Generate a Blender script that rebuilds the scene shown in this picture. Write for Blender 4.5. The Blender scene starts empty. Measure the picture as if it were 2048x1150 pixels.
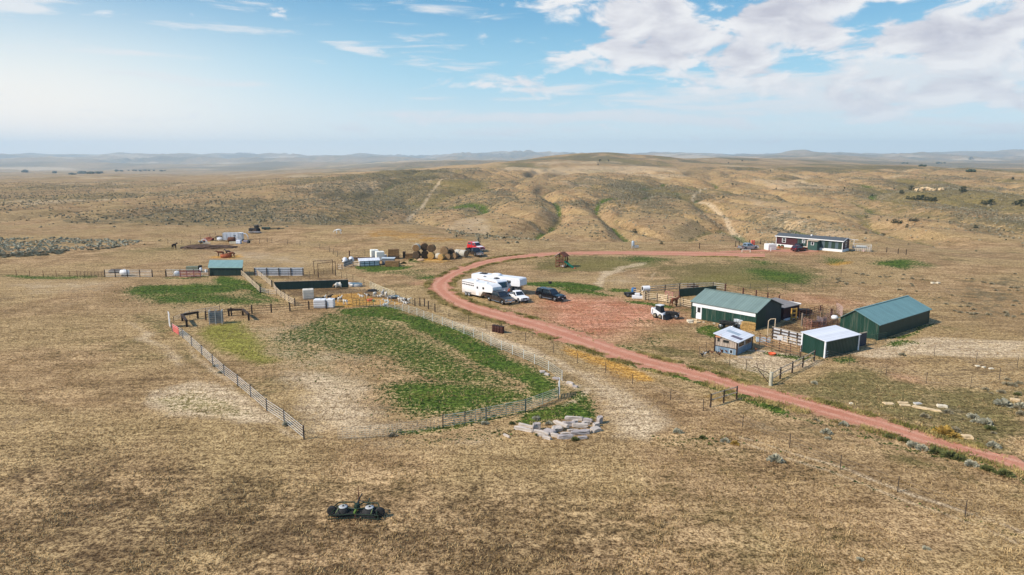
import bpy, bmesh, math, random
import numpy as np
from mathutils import Vector, Matrix
rnd = random.Random(7)
R = math.radians
C = bpy.context.scene.collection
scene = bpy.context.scene

# ------------------------------------------------------------------ camera, sky, sun
CAM_Z = 25.0; PITCH = 10.74; F = 1365.0
cam = bpy.data.cameras.new('camera'); co = bpy.data.objects.new('camera', cam); C.objects.link(co)
co.location = (0, 0, CAM_Z); co.rotation_euler = (R(90 - PITCH), 0, 0)
cam.sensor_width = 36.0; cam.lens = 36.0 * F / 2048; cam.clip_start = 0.5; cam.clip_end = 200000
scene.camera = co
SUN_AZ, SUN_EL = -112.0, 40.0          # degrees clockwise from +Y, elevation
sl = bpy.data.lights.new('sun', 'SUN'); sl.energy = 3.2; sl.angle = R(4.0); sl.color = (1.0, 0.895, 0.76)
so = bpy.data.objects.new('sun', sl); C.objects.link(so)
sdir = Vector((math.sin(R(SUN_AZ)) * math.cos(R(SUN_EL)), math.cos(R(SUN_AZ)) * math.cos(R(SUN_EL)), math.sin(R(SUN_EL))))
so.rotation_euler = sdir.to_track_quat('Z', 'Y').to_euler(); so.location = sdir * 300
vs = scene.view_settings
vs.view_transform = 'Standard'; vs.look = 'None'; vs.gamma = 1.0; vs.exposure = 0.92; vs.use_curve_mapping = False
scene.cycles.max_bounces = 6; scene.cycles.diffuse_bounces = 3; scene.cycles.glossy_bounces = 3
scene.cycles.transparent_max_bounces = 8; scene.cycles.volume_bounces = 2
scene.cycles.use_denoising = True

world = bpy.data.worlds.new('World'); scene.world = world; world.use_nodes = True

class NT:
    """terse node building"""
    def __init__(s, tree): s.t = tree; s.n = tree.nodes; s.l = tree.links
    def new(s, typ, **kw):
        n = s.n.new(typ)
        for k, v in kw.items(): setattr(n, k, v)
        return n
    def inp(s, node, i, v):
        if isinstance(v, bpy.types.NodeSocket): s.l.new(v, node.inputs[i])
        elif v is not None:
            sk = node.inputs[i]
            if hasattr(sk.default_value, '__len__') and hasattr(v, '__len__') and len(sk.default_value) == 4 and len(v) == 3: v = (*v, 1)
            sk.default_value = v
    def math(s, op, a, b=None, c=None, clamp=False):
        n = s.new('ShaderNodeMath', operation=op, use_clamp=clamp)
        s.inp(n, 0, a)
        if b is not None: s.inp(n, 1, b)
        if c is not None: s.inp(n, 2, c)
        return n.outputs[0]
    def mix(s, fac, a, b, blend='MIX'):
        n = s.new('ShaderNodeMix', data_type='RGBA', blend_type=blend)
        n.clamp_factor = True
        s.inp(n, 0, fac); s.inp(n, 6, a); s.inp(n, 7, b); return n.outputs[2]
    def noise(s, vec, scale, detail=4, rough=.55, dist=0.0, dims='3D'):
        n = s.new('ShaderNodeTexNoise', noise_dimensions=dims)
        s.inp(n, 'Vector', vec); n.inputs['Scale'].default_value = scale; n.inputs['Detail'].default_value = detail
        n.inputs['Roughness'].default_value = rough; n.inputs['Distortion'].default_value = dist
        return n.outputs['Fac']
    def sstep(s, v, a, b):
        n = s.new('ShaderNodeMapRange', interpolation_type='SMOOTHSTEP')
        s.inp(n, 0, v); s.inp(n, 1, a); s.inp(n, 2, b); return n.outputs[0]
    def scalev(s, vec, sc, loc=(0, 0, 0)):
        n = s.new('ShaderNodeMapping'); s.inp(n, 0, vec); n.inputs['Scale'].default_value = sc; n.inputs['Location'].default_value = loc
        return n.outputs[0]

def build_sky():
    w = NT(world.node_tree)
    bg = w.n['Background']
    sky = w.new('ShaderNodeTexSky', sky_type='NISHITA', sun_disc=False, sun_elevation=R(SUN_EL), sun_rotation=R(SUN_AZ),
                altitude=900, air_density=1.0, dust_density=0.55, ozone_density=4.0)
    tc = w.new('ShaderNodeTexCoord')
    sx = w.new('ShaderNodeSeparateXYZ'); w.l.new(tc.outputs['Generated'], sx.inputs[0])
    az = w.math('MULTIPLY', w.math('ARCTAN2', sx.outputs[0], sx.outputs[1]), 180 / math.pi)
    el = w.math('MULTIPLY', w.math('ARCSINE', sx.outputs[2]), 180 / math.pi)
    cb = w.new('ShaderNodeCombineXYZ'); w.l.new(az, cb.inputs[0]); w.l.new(el, cb.inputs[1])
    P = cb.outputs[0]
    def ell(u, v, ru, rv, amp, tilt=0.0):
        du = w.math('DIVIDE', w.math('SUBTRACT', az, u), ru)
        vv = w.math('SUBTRACT', el, v)
        if tilt: vv = w.math('SUBTRACT', vv, w.math('MULTIPLY', w.math('SUBTRACT', az, u), tilt))
        dv = w.math('DIVIDE', vv, rv)
        q = w.math('ADD', w.math('MULTIPLY', du, du), w.math('MULTIPLY', dv, dv))
        return w.math('MULTIPLY', w.math('EXPONENT', w.math('MULTIPLY', q, -1.0)), amp)
    def total(lst):
        r = ell(*lst[0])
        for e in lst[1:]: r = w.math('ADD', r, ell(*e))
        return r
    # heaped clouds
    n1 = w.noise(w.scalev(P, (.20, .48, 1), (3.1, 1.7, 0)), 1.0, 7, .58, .35)
    n1b = w.noise(w.scalev(P, (.20, .48, 1), (3.1 + .12, 1.7 - .28, 0)), 1.0, 5, .56, .35)
    n1 = w.math('MULTIPLY_ADD', n1, 1.7, -.35); n1b = w.math('MULTIPLY_ADD', n1b, 1.7, -.35)
    cov = total([(9.0, 11.2, 5.72, 2.12, .50), (14.2, 8.7, 5.72, 1.50, .50), (21.0, 10.0, 4.16, 2.38, .52), (18.5, 7.2, 2.86, 0.88, .30),
                 (29.5, 8.4, 4.42, 1.75, .42), (36, 8.6, 5.85, 3.00, .42), (27, 11.2, 3.90, 1.00, .32), (4.5, 7.4, 3.64, 0.94, .26), (8.5, 7.0, 2.60, 1.00, .22), (-3, 5.6, 4.16, 0.62, .20), (34, 4.6, 15.60, 2.00, .26),
                 (27, 11.8, 6.50, 1.12, .30), (17, 5.4, 11.70, 1.12, .20), (-2.5, 4.4, 2.60, 0.62, .18)])
    d1 = w.math('ADD', n1, w.math('SUBTRACT', cov, .665))
    m1 = w.sstep(d1, 0.0, .22)
    relief = w.math('MULTIPLY', w.math('SUBTRACT', n1, n1b), .75)
    deep = w.math('MULTIPLY', w.sstep(d1, .2, .7), -.24)
    lum1 = w.math('ADD', w.math('ADD', .90, relief), deep, None, False)
    lum1 = w.math('MINIMUM', w.math('MAXIMUM', lum1, .62), 1.0)
    # thin streaked sheet
    n2 = w.noise(w.scalev(P, (.13, 1.1, 1), (7.3, 4.4, 0)), 1.0, 8, .62, .4)
    n2 = w.math('MULTIPLY_ADD', n2, 1.9, -.45)
    cov2 = total([(-28, 7.2, 5, .3, .34), (-20, 11.0, 4, .4, .34, -.06), (-15, 6.4, 3, .25, .32), (-14, 10.2, 2.5, .3, .3), (-33, 11.6, 3.2, .8, .42), (-34, 9.6, 3.5, .5, .42, -.08), (-25, 9.4, 4, .35, .30), (-12, 8.2, 2.2, .4, .32, -.1), (-6, 11.6, 4, .7, .34), (-6, 9.0, 4, .6, .30), (-1, 6.6, 3, .35, .30), (-8, 4.5, 2, .3, .2), (-22, 5.5, 5, .3, .30), (-29, 5.9, 3, .25, .26), (7, 7.2, 3, .6, .32), (4, 5.6, 3, .4, .3),(20, 4.9, 15, 1.7, .56), (34, 6.0, 11, 3.5, .48), (-2, 3.35, 14, .55, .40), (4, 2.5, 30, .9, .28), (-36, 11.2, 5.5, 1.6, .62, -.05), (-30.5, 12.0, 3.6, 1.0, .62),
                  (-22, 9.2, 4, .5, .12), (-8, 11.3, 5, .9, .20), (-9, 8.4, 6, 1.2, .14), (-24, 5.2, 6, .45, .20), (-3, 6.8, 4, .8, .22), (0, 5.4, 3.5, .35, .26)])
    d2 = w.math('ADD', n2, w.math('SUBTRACT', cov2, .70))
    m2 = w.math('MULTIPLY', w.sstep(d2, 0.0, .40), .86)
    # grey cloud base, upper right
    n3 = w.noise(w.scalev(P, (.11, .5, 1), (1.3, 9.4, 0)), 1.0, 5, .55, .3)
    m3 = w.math('MULTIPLY', w.sstep(w.math('ADD', n3, w.math('SUBTRACT', total([(33, 12.4, 7.5, 1.5, .55), (40, 10.8, 4, 1.0, .3)]), .72)), 0.0, .16), .85)
    # blue deepening with height, milky towards the horizon and to the left
    grad = w.mix(w.sstep(el, .5, 7.0), (2.6, 3.05, 3.2, 1), (1.15, 2.45, 3.10, 1))
    grad = w.mix(w.sstep(el, 5.5, 13.0), grad, (.36, 1.45, 2.45, 1))
    base = w.mix(w.math('MULTIPLY', w.sstep(el, 55, 14), .88), sky.outputs[0], grad)
    milk = w.math('ADD', w.math('EXPONENT', w.math('MULTIPLY', w.math('MAXIMUM', el, 0), -.50)), ell(-36, 3.5, 20, 6.0, .80))
    veil = w.mix(w.sstep(az, -38, 10), (4.9, 4.35, 3.75, 1), (4.5, 4.8, 4.75, 1))
    base = w.mix(w.math('MULTIPLY', milk, .92, None, True), base, veil)
    c = w.mix(m2, base, (3.47, 3.50, 3.56, 1))
    lc = w.new('ShaderNodeCombineColor')
    w.inp(lc, 0, w.math('MULTIPLY', lum1, 3.75)); w.inp(lc, 1, w.math('MULTIPLY', lum1, 3.72)); w.inp(lc, 2, w.math('MULTIPLY', w.math('POWER', lum1, .75), 3.74))
    c = w.mix(m1, c, lc.outputs[0])
    c = w.mix(m3, c, (1.61, 2.17, 2.60, 1))
    w.l.new(c, bg.inputs[0]); bg.inputs[1].default_value = 0.13
build_sky()

# ------------------------------------------------------------------ terrain heights
cp, sp = math.cos(R(PITCH)), math.sin(R(PITCH))
def _perm(seed):
    r = np.random.RandomState(seed); return r.permutation(256)
_PERM = np.concatenate([_perm(3)] * 2); _G = np.random.RandomState(5).uniform(0, 2 * np.pi, 256)
def gnoise(x, y, seed=0):
    x = np.asarray(x, float) + seed * 17.37; y = np.asarray(y, float) - seed * 9.71
    xi = np.floor(x).astype(int); yi = np.floor(y).astype(int); fx = x - xi; fy = y - yi
    u = fx ** 3 * (fx * (fx * 6 - 15) + 10); v = fy ** 3 * (fy * (fy * 6 - 15) + 10)
    def g(ix, iy, dx, dy):
        a = _G[_PERM[(_PERM[ix & 255] + iy) & 255]]; return np.cos(a) * dx + np.sin(a) * dy
    n00 = g(xi, yi, fx, fy); n10 = g(xi + 1, yi, fx - 1, fy); n01 = g(xi, yi + 1, fx, fy - 1); n11 = g(xi + 1, yi + 1, fx - 1, fy - 1)
    return 1.5 * ((n00 * (1 - u) + n10 * u) * (1 - v) + (n01 * (1 - u) + n11 * u) * v)
def fbm(x, y, seed=0, oct=4, gain=.5):
    s = 0; a = 1.0
    for i in range(oct): s = s + a * gnoise(x * 2 ** i, y * 2 ** i, seed + i); a *= gain
    return s
def sm(a, b, x): t = np.clip((x - a) / (b - a), 0, 1); return t * t * (3 - 2 * t)
ROWS = [20, 150, 200, 230, 260, 300, 350, 420, 500, 650, 850, 1100, 1500, 2000, 3000, 4500, 7000, 11000, 14000, 18000]
COLS = [-900, 0, 400, 620, 800, 1000, 1200, 1400, 1600, 1800, 2048, 3000]
TAB = {
 -900: [0, 0, 0, 0, -.5, -1, -1.5, -2, -3, -5, -8, -13, -20, -30, -45, -62, -55, 30, 40, -100],
 0:    [0, 0, 0, 0, -.5, -1, -1.5, -2, -3, -5, -8, -13, -20, -30, -45, -62, -40, 34, 40, -100],
 400:  [0, 0, 0, 0, -1, -2, -2, -1.2, -1, -5, -7, -11, -18, -28, -45, -60, -62, 32, 60, -100],
 620:  [0, 0, .6, .9, 0, -3, -3.5, -1.5, .5, 1.5, -2, -8, -12, -20, -35, -45, -50, 20, 80, -100],
 800:  [0, 0, 1.4, 1.4, -.5, -7.5, -10, -8, -4, 3.2, 7, 4, -3, -14, -24, 0, -40, -20, 70, -100],
 1000: [0, 0, 1.0, -1.5, -7, -11, -8, -4.5, -.5, 3, 7, 8.5, 12, 6, -8, 6, -30, -10, 114, -100],
 1200: [0, 0, .3, -3.5, -8, -9.5, -6.5, -3, 0, 3, 6, 8.5, 21, 37, -5, -10, -20, 0, 60, -100],
 1400: [0, 0, 0, -3, -7, -8.5, -7, -4.5, -2, 1, 5, 8, 11, 17, 22, 20, 0, 35, 30, -100],
 1600: [0, 0, 0, -6, -8.5, -8, -6.5, -5, -4, -1, 3.5, 5, 8.5, 7, 13, 18, 33, 66, 60, -100],
 1800: [0, 0, -1, -7, -8.5, -7.5, -6, -4, -2, .5, 4, 6, 7, 0, -15, -15, 10, 74, 60, -100],
 2048: [0, 0, -3, -7.5, -8.5, -7, -6, -4, -2, 1, 4, 2, -5, -12, -20, -15, 0, 85, 60, -100],
 3000: [0, 0, -3, -7.5, -8.5, -7, -6, -4, -2, 1, 4, 2, -5, -12, -20, -15, 0, 85, 60, -100]}
_Z = np.array([TAB[c] for c in COLS], float)
_LR = np.log(np.array(ROWS, float)); _TC = (np.array(COLS, float) - 1024) / F * 1.0
def _cr(p0, p1, p2, p3, t, h0, h1, h2):
    m1 = np.where((p1 - p0) * (p2 - p1) > 0, ((p2 - p0) / (h0 + h1)) * h1, 0.0)
    m2 = np.where((p2 - p1) * (p3 - p2) > 0, ((p3 - p1) / (h1 + h2)) * h1, 0.0)
    t2 = t * t; t3 = t2 * t
    return (2 * t3 - 3 * t2 + 1) * p1 + (t3 - 2 * t2 + t) * m1 + (-2 * t3 + 3 * t2) * p2 + (t3 - t2) * m2
def height(x, y):
    x = np.asarray(x, float); y = np.asarray(y, float)
    yy = np.maximum(y, 21.0); t = np.clip(x / yy, _TC[0] + .001, _TC[-1] - .001)
    ly = np.log(np.minimum(yy, 17800))
    warp = 1 + .10 * gnoise(x / 90, y / 140, 21) * sm(190, 330, yy)      # break the row structure
    ly = np.log(np.clip(yy * warp, 21, 17800))
    j = np.clip(np.searchsorted(_LR, ly) - 1, 0, len(_LR) - 2); i = np.clip(np.searchsorted(_TC, t) - 1, 0, len(_TC) - 2)
    fj = (ly - _LR[j]) / (_LR[j + 1] - _LR[j]); fi = (t - _TC[i]) / (_TC[i + 1] - _TC[i])
    nj = len(_LR); ni = len(_TC)
    ja, jd = np.maximum(j - 1, 0), np.minimum(j + 2, nj - 1)
    hr = lambda a, b: np.maximum(_LR[b] - _LR[a], 1e-3)
    def row(ii): return _cr(_Z[ii, ja], _Z[ii, j], _Z[ii, j + 1], _Z[ii, jd], fj, hr(ja, j), hr(j, j + 1), hr(j + 1, jd))
    ia, id_ = np.maximum(i - 1, 0), np.minimum(i + 2, ni - 1)
    hc = lambda a, b: np.maximum(_TC[b] - _TC[a], 1e-3)
    z = _cr(row(ia), row(i), row(i + 1), row(id_), fi, hc(ia, i), hc(i, i + 1), hc(i + 1, id_))
    # spurs and gullies on the slopes beyond the mesa
    rt = sm(-.35, -.05, t)
    ga = sm(235, 330, yy) * (1 - sm(900, 1500, yy)) * (.35 + .65 * rt)
    wx = x - .20 * y + 30 * gnoise(x / 140, y / 140, 31)
    rg = np.abs(gnoise(wx / 62, y / 190, 33)); rg2 = np.abs(gnoise((wx + .45 * y) / 34, y / 95, 35))
    z = z + ga * (5.0 * (np.minimum(rg * 3.4, 1) - .7) + 2.4 * (np.minimum(rg2 * 3.2, 1) - .65))
    for wl, amp, y0, y1 in ((9, .05, 30, 60), (26, .22, 90, 260), (70, .7, 230, 420), (170, 3.2, 420, 900), (420, 7, 900, 2000), (900, 18, 2000, 4000), (2600, 34, 4500, 9000), (5200, 44, 8000, 12000)):
        z = z + amp * sm(y0, y1, yy) * gnoise(x / wl, y / wl, 41 + wl)
    z = z + 125 * sm(6000, 9500, yy) * (.42 - np.abs(gnoise(x / 1700, y / 3000, 61)) + .28 * gnoise(x / 420, y / 900, 63))
    return z
def H(x, y): return float(height(np.array([x]), np.array([y]))[0])
def at_many(uv):
    uv = np.array(uv, float); X = (uv[:, 0] - 1024) / F; Y = (575 - uv[:, 1]) / F
    dy = cp + Y * sp; dz = -sp + Y * cp; z = np.zeros(len(uv))
    for _ in range(24):
        k = (z - CAM_Z) / dz; z = z + .6 * (height(X * k, dy * k) - z)
    return X * k, dy * k, z
def at(u, v, lift=0.0):
    """ground point seen at photo pixel (u, v)"""
    X = (u - 1024) / F; Y = (575 - v) / F
    d = (X, cp + Y * sp, -sp + Y * cp)
    z = 0.0
    for _ in range(16):
        k = (z - CAM_Z) / d[2]; x, y = d[0] * k, d[1] * k
        z += .6 * (H(x, y) - z)
    return Vector((x, y, H(x, y) + lift))
def far_at(u, v):
    """first ground point along the ray, marching (for the hills)"""
    X = (u - 1024) / F; Y = (575 - v) / F
    d = np.array((X, cp + Y * sp, -sp + Y * cp))
    ks = np.geomspace(40, 20000, 6000); p = d[None] * ks[:, None]; p[:, 2] += CAM_Z
    h = height(p[:, 0], p[:, 1]); b = np.nonzero(p[:, 2] <= h)[0]
    if not len(b): return None
    q = p[b[0]]; return Vector((q[0], q[1], h[b[0]]))
# ------------------------------------------------------------------ ground sheet, with cover masks kept on its points
def poly_mask(px, py, pts, soft):
    """1 inside the polygon, falling to 0 over soft metres each side of its edge"""
    P = np.array(pts, float); out = np.zeros(len(px))
    b = (px > P[:, 0].min() - soft) & (px < P[:, 0].max() + soft) & (py > P[:, 1].min() - soft) & (py < P[:, 1].max() + soft)
    ix = np.nonzero(b)[0]
    if not len(ix): return out
    x, y = px[ix], py[ix]; ins = np.zeros(len(ix), bool); dm = np.full(len(ix), 1e18)
    for k in range(len(P)):
        ax, ay = P[k]; bx, by = P[(k + 1) % len(P)]
        c = ((ay > y) != (by > y)); 
        with np.errstate(divide='ignore', invalid='ignore'):
            ins ^= c & (x < (bx - ax) * (y - ay) / (by - ay) + ax)
        L2 = (bx - ax) ** 2 + (by - ay) ** 2 + 1e-9
        t = np.clip(((x - ax) * (bx - ax) + (y - ay) * (by - ay)) / L2, 0, 1)
        dm = np.minimum(dm, (x - ax - t * (bx - ax)) ** 2 + (y - ay - t * (by - ay)) ** 2)
    d = np.sqrt(dm) * np.where(ins, 1, -1)
    out[ix] = sm(-soft, soft, d); return out
def line_mask(px, py, pts, w, soft):
    P = np.array(pts, float); out = np.zeros(len(px)); m = w + soft
    b = (px > P[:, 0].min() - m) & (px < P[:, 0].max() + m) & (py > P[:, 1].min() - m) & (py < P[:, 1].max() + m)
    ix = np.nonzero(b)[0]
    if not len(ix): return out
    x, y = px[ix], py[ix]; dm = np.full(len(ix), 1e18)
    for k in range(len(P) - 1):
        ax, ay = P[k]; bx, by = P[k + 1]; L2 = (bx - ax) ** 2 + (by - ay) ** 2 + 1e-9
        t = np.clip(((x - ax) * (bx - ax) + (y - ay) * (by - ay)) / L2, 0, 1)
        dm = np.minimum(dm, (x - ax - t * (bx - ax)) ** 2 + (y - ay - t * (by - ay)) ** 2)
    out[ix] = 1 - sm(w - soft, w + soft, np.sqrt(dm)); return out
def W(pts):
    x, y, z = at_many(pts); return list(zip(x.tolist(), y.tolist()))

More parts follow.
